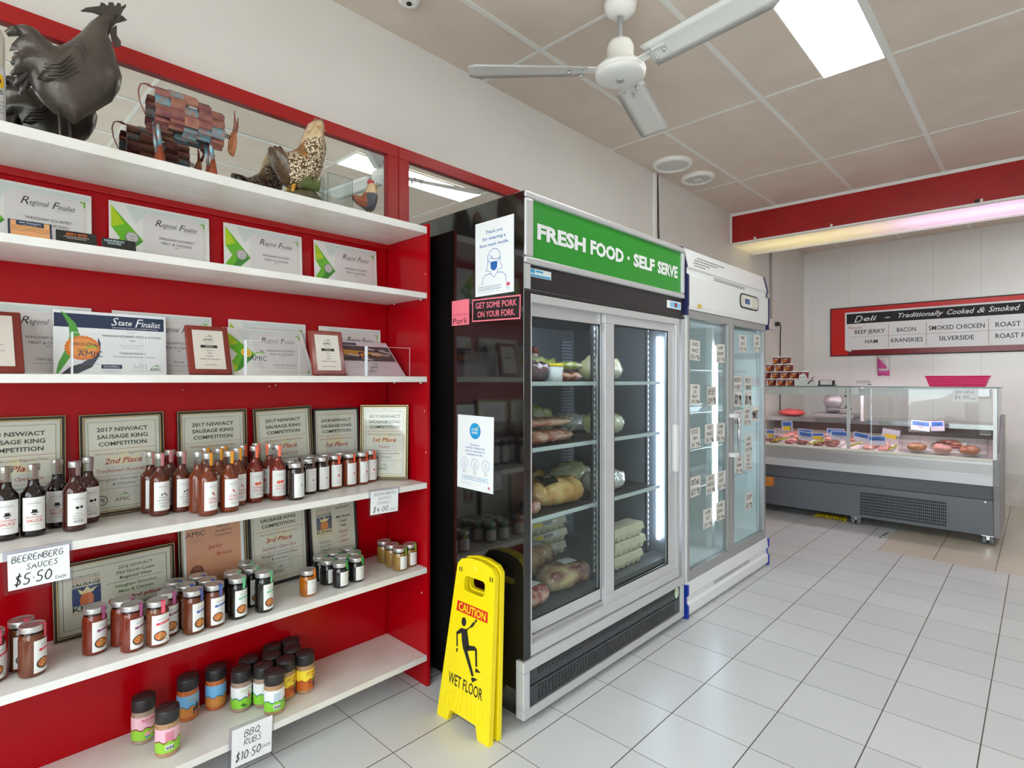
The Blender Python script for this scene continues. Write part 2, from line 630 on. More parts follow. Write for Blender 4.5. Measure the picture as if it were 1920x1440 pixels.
b = MB()
b.box(FRONT_X, 5.13, RIGHT_Y, WALL_Y, -0.08, 0, M_FLOOR)
b.box(5.13, 8.0, 0.933, WALL_Y, -0.08, 0, M_FLOOR)
b.box(5.13, 8.0, RIGHT_Y, 0.933, -0.08, 0, M_FLOOR2)
M_SCUFF = mat('dark_scuff', (58, 46, 40), .7)
for q in ([(5.80, .968), (5.80, .978), (5.66, .996), (5.60, .992), (5.70, .976)], [(5.58, .985), (5.585, .998), (5.53, .996), (5.535, .984)], [(5.47, .985), (5.475, .993), (5.45, .99)], [(3.1, -.12), (3.11, -.115), (3.105, -.108)]):
    b.add([(x, y, .0006) for x, y in q], [tuple(range(len(q)))], M_SCUFF)
b.build('floor', kind='structure')
b = MB()
b.box(-1.8, 8.05, RIGHT_Y - .1, WALL_Y + .1, CEIL, CEIL + .08, M_CEIL)
for y in [0.567 + 0.634 * k for k in range(-4, 3)]:
    b.box(-1.66, 7.93, y - .014, y + .014, CEIL - .004, CEIL + .01, M_CEILT)
for x in [0.86 + 1.27 * k for k in range(-1, 6)]:
    b.box(x - .009, x + .009, RIGHT_Y, WALL_Y, CEIL - .003, CEIL + .01, M_CEILT)
b.build('ceiling', kind='structure')
MB().box(FRONT_X - .1, 8.05, WALL_Y, WALL_Y + .12, -0.08, CEIL, M_WALL).build('wall_left', kind='structure')
MB().box(FRONT_X - .1, 8.05, RIGHT_Y - .12, RIGHT_Y, -0.08, CEIL, M_WALL).build('wall_right', kind='structure')
b = MB().box(BACK_X, BACK_X + .12, RIGHT_Y, WALL_Y, -0.08, CEIL, M_TILEW)
b.box(BACK_X - .004, BACK_X, RIGHT_Y, WALL_Y, 2.54, 2.55, M_WHITE)
b.build('wall_back', kind='structure')
M_SKIRT = mat('skirting_board', (232, 230, 226), 0.4, noise=((214, 210, 204), 7, 0.3))
b = MB().box(BACK_X - .016, BACK_X - .001, RIGHT_Y, WALL_Y - .001, 0.0, 0.345, M_SKIRT)
for y in (0.10, 0.62):
    for z in (.09, .27):
        b.lathe([(.008, 0), (.006, .003)], mat('screw_head', (70, 66, 60), .5), n=8, c=(0, 0, 0))
        k = len(b.v) - 16
        for i in range(16):
            x_, y_, z_ = b.v[k + i]
            b.v[k + i] = (BACK_X - .016 - z_, y + x_, z + y_)
b.build('baseboard_back', kind='structure')
# shop front with two big windows
b = MB()
b.box(FRONT_X - .1, FRONT_X, RIGHT_Y, WALL_Y, -0.08, 0.28, M_WALL)
b.box(FRONT_X - .1, FRONT_X, RIGHT_Y, WALL_Y, 2.67, CEIL, M_WALL)
b.box(FRONT_X - .1, FRONT_X, RIGHT_Y, -2.32, .28, 2.67, M_WALL)
b.box(FRONT_X - .1, FRONT_X, 2.16, WALL_Y, .28, 2.67, M_WALL)
b.box(FRONT_X - .1, FRONT_X, -0.08, 0.0, .28, 2.67, M_WALL)
b.box(FRONT_X - .1, FRONT_X, .885, .985, .28, 2.67, M_WALL)
b.build('wall_front', kind='structure')
for i, (y0, y1) in enumerate(((-2.32, -0.08), (0.0, .885), (.985, 2.16))):
    b = MB()
    for a, c, d, e in ((y0, y1, .28, .33), (y0, y1, 2.62, 2.67), (y0, y0 + .05, .33, 2.62), (y1 - .05, y1, .33, 2.62)):
        b.box(FRONT_X - .08, FRONT_X - .02, a, c, d, e, M_ALU)
    w = b.build('window_%d' % (i + 1), kind='structure')
    MB().box(FRONT_X - .053, FRONT_X - .047, y0 + .05, y1 - .05, .33, 2.62, M_GLASS).build('pane', w)
M_PAVE = mat('pavement', (206, 204, 198), 0.8, noise=((186, 184, 178), 3, .3))
MB().box(-14, FRONT_X - .1, -10, 10, -0.12, -0.06, M_PAVE).build('ground', kind='structure')

# ------------------------------------------------------------------ red bulkhead over the deli
def skew(y):
    return (WALL_Y - y) * 0.03


def skbox(b, x0, x1, y0, y1, z0, z1, m):
    vs = [(x + skew(y), y, z) for x in (x0, x1) for y in (y0, y1) for z in (z0, z1)]
    b.add(vs, [(0, 1, 3, 2), (4, 6, 7, 5), (0, 4, 5, 1), (2, 3, 7, 6), (0, 2, 6, 4), (1, 5, 7, 3)], m)


b = MB()
skbox(b, 5.54, 5.56, RIGHT_Y, WALL_Y, 2.712, 2.978, M_REDB)
skbox(b, 5.53, 5.56, RIGHT_Y, WALL_Y, 2.978, CEIL - .004, M_WHITE)
skbox(b, 5.53, 5.56, RIGHT_Y, WALL_Y, 2.694, 2.712, M_WHITE)
skbox(b, 5.53, 5.545, WALL_Y - .015, WALL_Y, 2.694, 2.99, M_WHITE)
M_CLIP = mat('cream_hook', (226, 218, 200), .5)
for y in (2.02, 1.36, 0.335):
    skbox(b, 5.52, 5.54, y - .008, y + .008, 2.705, 2.735, M_CLIP)
skbox(b, 5.53, 5.54, .352, .375, 2.708, 2.74, M_BLACK)
b.build('trim_1', kind='structure')
t = thing('soffit_light', 'long light box with milky diffuser under the red bulkhead, tinted yellow then pink', 'light', (5.56, WALL_Y, 2.70))
b = MB()
T0 = Matrix.Translation((-5.56, -WALL_Y, -2.70))
b.T = T0
skbox(b, 6.085, 6.10, RIGHT_Y + .01, WALL_Y - .004, 2.70, CEIL - .006, M_WHITE)
skbox(b, 5.565, 6.085, RIGHT_Y + .01, WALL_Y - .004, 2.93, 2.945, M_WHITE)
skbox(b, 5.562, 5.57, RIGHT_Y + .01, WALL_Y - .004, 2.70, 2.945, M_WHITE)
skbox(b, 6.07, 6.085, RIGHT_Y + .01, WALL_Y - .004, 2.68, 2.70, M_WHITE)
b.build('housing', t)
md = bpy.data.materials.new('milky_diffuser')
md.use_nodes = True
nt = md.node_tree
nt.nodes.clear()
o_ = nt.nodes.new('ShaderNodeOutputMaterial')
a_ = nt.nodes.new('ShaderNodeBsdfTranslucent'); a_.inputs[0].default_value = (.85, .85, .84, 1)
d_ = nt.nodes.new('ShaderNodeBsdfDiffuse'); d_.inputs[0].default_value = (.85, .85, .84, 1)
x_ = nt.nodes.new('ShaderNodeMixShader'); x_.inputs[0].default_value = 0.45
nt.links.new(a_.outputs[0], x_.inputs[1]); nt.links.new(d_.outputs[0], x_.inputs[2]); nt.links.new(x_.outputs[0], o_.inputs[0])
b = MB(); b.T = T0
vs = [(5.572 + skew(y), y, 2.704) for y in (RIGHT_Y + .02, WALL_Y - .008)] + [(6.068 + skew(y), y, 2.704) for y in (WALL_Y - .008, RIGHT_Y + .02)]
b.add(vs, [(0, 1, 2, 3)], md)
b.build('diffuser', t)
for nm, y0, y1, c, e in (('fluorescent_tube', 1.02, 2.2, (255, 236, 170), 8.0), ('fluorescent_tube', -0.55, 0.92, (250, 208, 250), 15.0), ('fluorescent_tube', -2.3, -0.65, (250, 208, 250), 15.0)):
    b = MB(); b.T = T0
    b.tube([(5.83 + skew(y0), y0, 2.85), (5.83 + skew(y1), y1, 2.85)], .013, mat('tube_glow_%d' % c[2], c, emit=e), n=10)
    b.build(nm, t)['label'] = ('yellow tinted tube' if c[2] == 170 else 'pink tinted tube')

# ------------------------------------------------------------------ recessed ceiling light
M_LAMP = mat('lit_diffuser', (250, 255, 252), 0.5, emit=13.0)
def ceiling_light(label, x, y):
    t = thing('ceiling_light', label, 'light', (x, y, CEIL - .012))
    MB().box(-.622, .622, -.140, .140, .002, .008, M_LAMP).build('diffuser', t)
    b = MB()
    for a in ((-.628, .628, -.146, -.14), (-.628, .628, .14, .146), (-.628, -.622, -.14, .14), (.622, .628, -.14, .14)):
        b.box(*a, 0, .010, M_CEILT)
    b.build('frame', t)


ceiling_light('bright white recessed fluorescent panel set in the ceiling beside the fan', 2.765, .725)
ceiling_light('added ceiling panel out of view, brightening the right side of the shop', 2.765, -1.177)  # unseen panel added as fill light for the room
ceiling_light('added unseen ceiling panel brightening the deli end behind the red bulkhead', 6.575, -.543)  # unseen panel added to lift the dark deli end and back wall

# ------------------------------------------------------------------ mirrors in the red frame
M_MIRROR = mat('mirror_glass', (236, 240, 238), 0.01, metal=1.0)
M_REDF = mat('red_frame_paint', (172, 8, 14), 0.35, bump=(40, .05))
for i, (x0, x1) in enumerate(((-0.9, 1.54), (1.542, 2.52))):
    t = thing('wall_mirror', ('long mirror in red frame behind the metal animals on the top shelf', 'shorter mirror in red frame between the shelves and the black fridge')[i], 'mirror', ((x0 + x1) / 2, WALL_Y - .002, 1.95), 0, 'red framed mirrors high on the wall')
    w = (x1 - x0) / 2
    b = MB()
    b.box(-w, w, -.03, 0, .452, .508, M_REDF)
    b.box(-w, w, -.03, 0, .0, .05, M_REDF)
    b.box(-w, -w + .06, -.03, 0, .05, .452, M_REDF)
    b.box(w - .06, w, -.03, 0, .05, .452, M_REDF)
    b.build('frame', t, bevel=.002)
    MB().box(-w + .06, w - .06, -.012, -.006, .05, .452, M_MIRROR).build('mirror_pane', t)

# ------------------------------------------------------------------ red shelf unit
SH = [2.003, 1.715, 1.351, 0.889, 0.520, 0.138]
SF, SB = 1.932, 2.238
t = thing('shelf_unit', 'tall red wooden shelf unit with six white shelves against the left wall', 'shelf', (0.4, 2.1, 0))
b = MB().box(-1.2, 1.08, .138, .152, .06, 2.0, M_RED)
b.build('back_panel', t)
MB().box(1.084, 1.100, -.168, .152, 0, 2.018, M_RED).build('side_panel', t, bevel=.001)
MB().box(-1.22, -1.2, -.168, .152, 0, 2.018, M_RED).build('side_panel', t, bevel=.001)
for i, z in enumerate(SH):
    MB().box(-1.199, 1.083, SF - 2.1, .1375, z - (.03 if i == 0 else .024), z, M_SHELF).build('shelf', t, bevel=.0015)
for z in SH[1:5]:
    for y in (-.14, .06):
        MB().tube([(1.0835, y, z - .028), (1.065, y, z - .028)], .004, M_CHROME).build('shelf_pin', t)
M_CHIP = mat('bare_chip', (226, 190, 180), .7)
b = MB()
P = Plane((0, SB, 0), (1, 0, 0), (0, 0, 1))
for x, z, r in ((.93, 1.31, .003), (.955, 1.315, .0035), (.62, 1.30, .002)):
    b.T = Matrix.Translation((-.4, -2.1, 0)); b.disc(x, z, r, r * .7, P, M_CHIP, .0006, 7)
P2 = Plane((1.4835, 0, 0), (0, -1, 0), (0, 0, 1))
for y, z, r in ((-1.945, 1.8, .0025), (-1.95, 1.2, .003), (-1.94, 1.02, .003), (-1.97, .40, .004), (-1.99, .09, .007), (-2.05, .07, .005)):
    b.disc(-y * -1, z, r, r * 1.3, P2, M_CHIP, .0006, 7)
b.T = None
b.build('paint_chips', t)

# ------------------------------------------------------------------ conduits, cables, socket
t = thing('conduit', 'white conduit with dangling dark cables on wall above the green sign', 'conduit', (4.006, WALL_Y - .014, 2.25))
MB().box(-.014, .014, -.012, .012, 0, CEIL - 2.254, M_WHITE).build('trunking', t)
M_CABLE = mat('black_cable', (34, 30, 28), .5)
b = MB()
for k, x in enumerate((.035, .045)):
    b.tube([(x, 0, .75), (x + .004, -.004, .5), (x - .004 + .01 * k, -.006, .33), (x + .01, -.01, .16)], .004, M_CABLE, n=6)
b.tube([(.05, -.012, .20), (.055, -.016, .14), (.06, -.02, .07)], [.008, .018, .008], M_CABLE)
b.build('cable', t)
t = thing('power_adaptor', 'small black plug and adaptor lying on top of the black fridge', 'plug', (2.70, 1.75, 2.074))
b = MB().box(-.06, .05, -.03, .03, .0, .05, M_CABLE)
b.build('plug_body', t, bevel=.008)
MB().tube([(.05, 0, .02), (.10, -.01, .06), (.12, 0, .12), (.13, .02, .05)], .005, M_CABLE).build('lead', t)
t = thing('conduit', 'grey conduit down the white wall above the socket behind the white fridge', 'conduit', (6.65, WALL_Y - .012, 2.04))
MB().box(-.013, .013, -.01, .01, 0, .95, mat('grey_plastic', (168, 164, 158), .5)).build('trunking', t)
t = thing('power_socket', 'white wall socket with black plug and hanging lead right of white fridge', 'socket', (6.72, WALL_Y - .012, 1.93))
MB().box(-.10, .10, -.01, .012, 0, .115, M_WHITE).build('faceplate', t, bevel=.004)
MB().box(.03, .11, -.05, -.01, .04, .085, M_CABLE).build('plug', t, bevel=.008)
MB().tube([(.10, -.04, .06), (.17, -.03, .045), (.21, -.012, -.03), (.22, -.006, -.3), (.22, -.006, -.7), (.22, -.006, -1.0)], .006, M_CABLE).build('lead', t)
def off(loc):
    return Matrix.Translation((-loc[0], -loc[1], -loc[2]))


def mbw(loc):
    b = MB()
    b.T = off(loc)
    return b


# ------------------------------------------------------------------ ceiling fan
FX, FY = 2.098, 1.346
M_FANW = mat('fan_enamel', (240, 239, 234), 0.3)
t = thing('ceiling_fan', 'white three-blade ceiling fan hanging on a short rod', 'fan', (FX, FY, CEIL - .005))
MB().lathe([(.022, -.065), (.05, -.055), (.068, -.035), (.075, 0)], M_FANW, 24).build('canopy', t)
MB().tube([(0, 0, -.24), (0, 0, -.06)], .012, M_ALU, 10).build('rod', t)
b = MB().lathe([(.108, -.316), (.112, -.306), (.108, -.296), (.09, -.288), (.086, -.275), (.058, -.26), (.058, -.20), (.05, -.18), (.03, -.168), (.015, -.165)], M_FANW, 32)
b.build('motor_housing', t)
b = MB().lathe([(.02, -.345), (.07, -.342), (.096, -.336), (.108, -.328), (.110, -.320), (.108, -.316)], M_FANW, 32)
b.build('bottom_cover', t)
MB().lathe([(.016, -.350), (.018, -.344)], M_ALU, 16).build('centre_cap', t)
for ang, R in ((133.5, .67), (16.5, .70), (-95.5, .67)):
    a = radians(ang)
    b = MB()
    b.T = Matrix.Rotation(a, 4, 'Z')
    n, prof = 16, []
    rings = []
    for i in range(n + 1):
        f = i / n
        x = .15 + (R - .15) * f
        w = .068 + .012 * f
        if f > .93:
            w *= sqrt(max(.05, 1 - ((f - .93) / .07) ** 2)) * .35 + .65
        tw = radians(-(13 - 5 * f))
        ring = []
        for k, (u, h) in enumerate(((-1, 0), (-.5, .006), (0, .008), (.5, .006), (1, 0), (.5, .003), (0, .005), (-.5, .003))):
            yy = u * w; zz = h - .002
            ring.append((x, yy * cos(tw) - zz * sin(tw), -.302 + yy * sin(tw) + zz * cos(tw)))
        rings.append(ring)
    b.loft(rings, M_FANW)
    bl = b.build('blade', t)
    b = MB(); b.T = Matrix.Rotation(a, 4, 'Z')
    b.box(.09, .24, -.022, .022, -.300, -.296, M_FANW)
    for x, y in ((.17, -.03), (.17, .03), (.225, 0)):
        b.lathe([(.007, -.316), (.007, -.296)], M_ALU, 8, c=(x, y, 0))
    b.build('blade_bracket', bl)

# ------------------------------------------------------------------ ceiling vents, detector
for nm, x, y, r, kind, lab in (('ceiling_vent', 3.935, 2.055, .150, 0, 'larger round white ceiling vent with mesh grille'), ('ceiling_vent', 4.345, 2.042, .135, 1, 'smaller round white ceiling vent with slatted grille')):
    t = thing(nm, lab, 'vent', (x, y, CEIL - .001), 0, 'round vents in the ceiling')
    MB().lathe([(r * .76, -.016), (r * .80, -.03), (r * .92, -.028), (r, -.010), (r, 0)], M_FANW, 36, cap=False).build('rim', t)
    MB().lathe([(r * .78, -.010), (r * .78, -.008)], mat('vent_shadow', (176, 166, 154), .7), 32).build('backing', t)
    b = MB()
    Pv = Plane((0, 0, -.018), (1, 0, 0), (0, -1, 0))
    k = 11
    for i in range(-k, k + 1):
        q = i / k * r * .76
        h = sqrt(max(0, (r * .77) ** 2 - q * q))
        w = r * (.05 if kind == 0 else .026)
        if kind == 0:
            for s_ in (1, -1):
                d_ = Vector((cos(radians(45)), s_ * sin(radians(45)))); e_ = Vector((-d_.y, d_.x))
                b.ribbon([tuple(e_ * q - d_ * h), tuple(e_ * q + d_ * h)], w, Pv, M_FANW, .001 * s_)
        elif i % 2 == 0:
            b.box(-h, h, q - w, q + w, -.022, -.012, M_FANW)
    if kind:
        b.box(-.02, .02, -.03, .03, -.026, -.020, M_FANW)
    b.build('grille', t)
t = thing('smoke_detector', 'small white smoke detector cut off at the top edge of the picture', 'detector', (1.43, 1.99, CEIL))
MB().lathe([(.03, -.034), (.045, -.03), (.05, -.012), (.056, -.010), (.056, 0)], M_FANW, 24).build('body', t)
MB().lathe([(.012, -.038), (.012, -.034)], M_BLACK, 12).build('sensor', t)

# ------------------------------------------------------------------ black sliding-door display fridge
M_FBLK = mat('fridge_black_gloss', (13, 12, 13), 0.06, spec=.75, coat=.3, noise=((22, 20, 20), 2.2, .3))
M_INT = mat('fridge_interior_dark', (96, 102, 108), 0.35)
M_INTF = mat('fridge_interior_floor', (92, 94, 98), 0.35)
M_ALUW = mat('anodised_aluminium', (208, 209, 211), 0.32, metal=0.35)
M_SEAL = mat('rubber_seal', (38, 38, 40), .6)
M_GREEN = mat('sign_green', (38, 140, 42), .35, emit=.10)
M_FGL = glass_mat('fridge_glass', (.90, .95, .94), 1.42, amount=.8)
FL = (1.568, 1.432, 0.0)
t = thing('display_fridge', 'black sliding-door display fridge with green sign on top', 'fridge', FL)
b = mbw(FL)
X0, X1, Y0, Y1, Z1 = 1.568, 2.888, 1.438, 2.245, 2.066
b.box(X0, X0 + .04, Y0, Y1, .03, Z1, M_FBLK)
b.box(X1 - .035, X1, 1.50, Y1, .03, Z1, M_FBLK)
b.box(X0 + .04, X1 - .035, 2.19, Y1, .03, Z1, M_FBLK)
b.box(X0 + .04, X1 - .035, Y0 + .03, 2.19, Z1 - .03, Z1, M_FBLK)
b.box(X0 + .04, X1 - .035, Y0 + .03, 2.19, .03, .10, M_FBLK)
b.build('cabinet', t, bevel=.002)
b = mbw(FL)
b.box(X0 + .041, X0 + .05, 1.52, 2.18, .36, 1.66, M_INT)
b.box(X1 - .045, X1 - .036, 1.52, 2.18, .36, 1.66, M_INT)
b.box(X0 + .05, X1 - .045, 2.17, 2.185, .36, 1.66, M_INT)
b.box(X0 + .05, X1 - .045, 1.50, 2.17, 1.65, 1.66, M_INT)
b.box(X0 + .041, X1 - .036, 1.50, 2.185, .335, .36, M_INTF)
b.build('interior_liner', t)
# sign box
b = mbw(FL)
for x0, x1, z0, z1 in ((X0 + .002, X1, 2.042, 2.070), (X0 + .002, X1, 1.788, 1.816), (X0 + .002, X0 + .052, 1.816, 2.042), (X1 - .028, X1, 1.816, 2.042)):
    b.box(x0, x1, 1.432, 1.50, z0, z1, M_ALUW)
s = b.build('sign_frame', t, bevel=.008, seg=3)
b = mbw(FL)
P = Plane((0, 1.446, 0), (1, 0, 0), (0, 0, 1))
b.box(X0 + .05, X1 - .026, 1.447, 1.49, 1.812, 2.046, M_GREEN)
for wd, xa, xb in (('FRESH', 1.654, 1.977), ('FOOD', 2.012, 2.282), ('SELF', 2.370, 2.575), ('SERVE', 2.605, 2.825)):
    b.text(wd, (xa + xb) / 2, 1.898, .056, P, M_WPAPER, w=xb - xa, bold=.045, d=.001)
b.rect(2.315, 2.335, 1.918, 1.934, P, M_WPAPER, .001)
b.build('sign_panel', t)['label'] = 'green lit panel lettered FRESH FOOD - SELF SERVE'
# header strip with thermostat
M_HDR = mat('header_black', (40, 39, 40), .35)
b = mbw(FL)
b.box(X0 + .002, X1, 1.446, 1.50, 1.688, 1.786, M_HDR)
b.box(X0 + .002, X1 + .004, 1.437, 1.50, 1.676, 1.690, M_HDR)
h = b.build('header', t, bevel=.003)
b = mbw(FL)
b.box(X0 + .002, X0 + .036, 1.436, 1.47, 1.69, 1.786, M_ALUW)
b.build('end_cap', h)
b = mbw(FL)
P = Plane((0, 1.4455, 0), (1, 0, 0), (0, 0, 1))
b.rect(1.606, 1.74, 1.742, 1.775, P, mat('sticker_white', (226, 232, 232), .4))
M_STB = mat('sticker_blue', (60, 160, 210), .4)
b.rect(1.61, 1.64, 1.757, 1.773, P, M_STB, .0008)
b.rect(1.645, 1.69, 1.762, 1.770, P, M_STB, .0008)
b.rect(1.608, 1.735, 1.744, 1.752, P, M_STB, .0008)
b.build('sticker', h)
b = mbw(FL)
b.box(2.70, 2.853, 1.438, 1.446, 1.722, 1.764, M_WPAPER)
b.build('thermostat', h, bevel=.004)
b = mbw(FL)
P = Plane((0, 1.438, 0), (1, 0, 0), (0, 0, 1))
b.rect(2.728, 2.845, 1.728, 1.758, P, mat('display_blue', (120, 176, 214), .2, emit=.3))
b.rect(2.775, 2.805, 1.733, 1.754, P, mat('display_dark', (30, 34, 60), .2), .0008)
b.text('24', 2.79, 1.737, .012, P, mat('display_red', (230, 30, 40), .3, emit=1.5), d=.0012)
for x in (2.735, 2.755, 2.815, 2.833):
    b.text('-', x, 1.737, .02, P, M_BLACK, d=.0012)
b.build('display', h)
# outer door frame
b = mbw(FL)
for x0, x1, z0, z1 in ((1.583, 2.835, 1.640, 1.674), (1.583, 2.835, .256, .300), (1.583, 1.617, .300, 1.640), (2.797, 2.835, .300, 1.640)):
    b.box(x0, x1, 1.440, 1.50, z0, z1, M_ALUW)
b.box(1.617, 2.797, 1.462, 1.50, .300, .316, M_ALU)
b.build('door_surround', t, bevel=.002)
b = mbw(FL)
b.box(2.862, 2.889, 1.440, 1.50, .25, 1.674, M_ALUW)
b.build('edge_strip', t)


def slide_door(x0, x1, z0, z1, y, fl, fr, ft, fb):
    b = mbw(FL)
    for a, c, d, e in ((x0, x1, z1 - ft, z1), (x0, x1, z0, z0 + fb), (x0, x0 + fl, z0 + fb, z1 - ft), (x1 - fr, x1, z0 + fb, z1 - ft)):
        b.box(a, c, y, y + .022, d, e, M_ALUW)
    d = b.build('sliding_door', t, bevel=.002)
    b = mbw(FL)
    b.box(x0 + fl, x1 - fr, y + .009, y + .013, z0 + fb, z1 - ft, M_FGL)
    b.build('door_glass', d)
    b = mbw(FL)
    g = .006
    for a, c, dd, e in ((x0 + fl, x1 - fr, z1 - ft - g, z1 - ft), (x0 + fl, x1 - fr, z0 + fb, z0 + fb + g), (x0 + fl, x0 + fl + g, z0 + fb, z1 - ft), (x1 - fr - g, x1 - fr, z0 + fb, z1 - ft)):
        b.box(a, c, y + .002, y + .008, dd, e, M_SEAL)
    b.build('gasket', d)
    return d


d1 = slide_door(1.618, 2.16, .318, 1.660, 1.474, .012, .030, .068, .052)
d2 = slide_door(2.134, 2.796, .286, 1.642, 1.450, .074, .064, .044, .060)
b = mbw(FL)
b.box(2.764, 2.806, 1.424, 1.452, .838, 1.096, mat('handle_plastic', (232, 232, 232), .3))
b.build('handle', d2, bevel=.012, seg=3)
b = mbw(FL)
P = Plane((0, 1.4745, 0), (1, 0, 0), (0, 0, 1))
b.T = off(FL)
b.box(1.630, 1.636, 1.455, 1.474, .85, 1.12, M_SEAL)
b.build('handle', d1)['label'] = 'dark vertical grip'
# kick plate
b = mbw(FL)
for x0, x1, z0, z1 in ((1.556, 2.868, .210, .252), (1.556, 2.868, .030, .064), (1.556, 1.592, .064, .210), (2.830, 2.868, .064, .210)):
    b.box(x0, x1, 1.428, 1.47, z0, z1, M_ALUW)
k = b.build('kick_frame', t, bevel=.003)
M_GRILL = mat('grille_grey', (58, 60, 64), .25)
b = mbw(FL)
b.box(1.592, 2.83, 1.437, 1.46, .148, .210, M_GRILL)
b.box(1.592, 2.83, 1.437, 1.46, .064, .142, M_GRILL)
P = Plane((0, 1.4365, 0), (1, 0, 0), (0, 0, 1))
n = 54
for i in range(n):
    x = 1.65 + i * (2.78 - 1.65) / n
    for z in (.178, .192):
        b.rect(x, x + .011, z, z + .010, P, M_BLACK)
    for z in (.076, .091, .106, .121):
        b.rect(x, x + .011, z, z + .010, P, M_BLACK)
b.build('grille', t)
b = mbw(FL)
P = Plane((0, 1.4362, 0), (1, 0, 0), (0, 0, 1))
b.disc(2.795, .178, .022, .03, P, mat('sticker_mint', (196, 224, 196), .4), .0004)
b.flat([(2.785, .182), (2.805, .182), (2.795, .2)], P, mat('sticker_yellow', (236, 200, 40), .4), .0008)
b.build('sticker', k)
for x in (1.63, 2.80):
    for y in (1.53, 2.17):
        b = mbw(FL); b.lathe([(.022, 0), (.022, .012), (.012, .014), (.012, .032)], M_SEAL, 12, c=(x, y, 0)); b.build('foot', t)
# shelves, standards, light tube
M_WIRE = mat('shelf_black', (46, 46, 48), .4)
M_LIP = mat('clear_shelf_edge', (206, 214, 218), .3)
for z in (1.325, 1.046, .748):
    b = mbw(FL)
    b.box(1.625, 2.21, 1.545, 2.14, z - .008, z, M_WIRE)
    b.box(2.245, 2.80, 1.545, 2.14, z - .008, z, M_WIRE)
    s = b.build('shelf', t)
    b = mbw(FL)
    b.box(1.625, 2.21, 1.538, 1.545, z - .014, z + .004, M_LIP)
    b.box(2.245, 2.80, 1.538, 1.545, z - .014, z + .004, M_LIP)
    b.build('shelf_lip', s)
M_STD = mat('steel_standard', (70, 72, 76), .35, metal=.3)
for x, y in ((2.228, 1.585), (2.80, 1.62), (2.228, 2.15), (1.64, 2.15)):
    b = mbw(FL)
    b.box(x - .012, x + .012, y - .008, y + .008, .36, 1.65, M_STD)
    P = Plane((0, y - .009, 0), (1, 0, 0), (0, 0, 1))
    for i in range(40):
        z = .40 + i * .031
        b.rect(x - .004, x + .004, z, z + .014, P, M_LIP)
    b.build('shelf_standard', t)
b = mbw(FL)
b.tube([(2.822, 1.56, .44), (2.822, 1.56, 1.58)], .012, mat('cold_tube', (226, 236, 255), emit=22.0), 10)
b.build('light_tube', t)
b = mbw(FL)
b.tube([(1.70, 1.532, 1.642), (2.74, 1.532, 1.642)], .008, mat('hidden_fill_tube', (236, 240, 255), emit=40.0), 10)  # added tube, hidden behind the top rail, to brighten the fridge contents
b.build('light_tube', t)
b = mbw(FL)
for i in range(60):
    z = .42 + i * .0195
    b.box(2.70, 2.80, 2.156, 2.165, z, z + .010, mat('louvre_grey', (150, 156, 172), .4))
b.build('air_louvre', t)

# ------------------------------------------------------------------ white two-door fridge
M_FW = mat('fridge_white', (232, 234, 235), .3)
M_BLUE = mat('blue_plastic_trim', (24, 58, 170), .35)
M_GREYAL = mat('grey_aluminium', (168, 168, 168), .35, metal=.4)
M_INTW = mat('fridge_interior_white', (226, 232, 232), .35)
M_FGL2 = glass_mat('fridge_glass_b', (.90, .96, .945), 1.45, amount=.9)
FL = (2.9, 1.432, 0.0)
t = thing('display_fridge', 'white two-door glass fridge covered in handwritten price tags', 'fridge', FL)
X0, X1 = 2.902, 4.185
b = mbw(FL)
b.box(X0, X0 + .04, 1.47, 2.245, .02, 2.075, M_FW)
b.box(X1 - .04, X1, 1.47, 2.245, .02, 2.075, M_FW)
b.box(X0 + .04, X1 - .04, 2.21, 2.245, .02, 2.075, M_FW)
b.box(X0 + .04, X1 - .04, 1.50, 2.21, 1.70, 2.075, M_FW)
b.box(X0 + .04, X1 - .04, 1.49, 2.21, .10, .225, M_FW)
b.build('cabinet', t)
b = mbw(FL)
b.box(X0 + .041, X0 + .05, 1.50, 2.2, .226, 1.69, M_INTW)
b.box(X1 - .05, X1 - .041, 1.50, 2.2, .226, 1.69, M_INTW)
b.box(X0 + .05, X1 - .05, 2.19, 2.205, .226, 1.69, M_INTW)
b.box(X0 + .05, X1 - .05, 1.5, 2.19, 1.68, 1.695, M_INTW)
b.box(X0 + .05, X1 - .05, 1.5, 2.19, .226, .236, M_INTW)
b.build('interior_liner', t)


def xprism(b, prof, x0, x1, m):
    """profile in (y, z), extruded along x"""
    n = len(prof)
    vs = [(x0, y, z) for y, z in prof] + [(x1, y, z) for y, z in prof]
    b.add(vs, [tuple(range(n)), tuple(reversed(range(n, 2 * n)))] + [(k, n + k, n + (k + 1) % n, (k + 1) % n) for k in range(n)], m)


HP = [(1.432, 1.735), (1.428, 1.76), (1.428, 1.925), (1.444, 1.938), (1.444, 1.965), (1.436, 1.975), (1.462, 2.085), (1.49, 2.092), (1.50, 2.092), (1.50, 1.735)]
b = mbw(FL)
xprism(b, HP, 2.918, 4.165, M_FW)
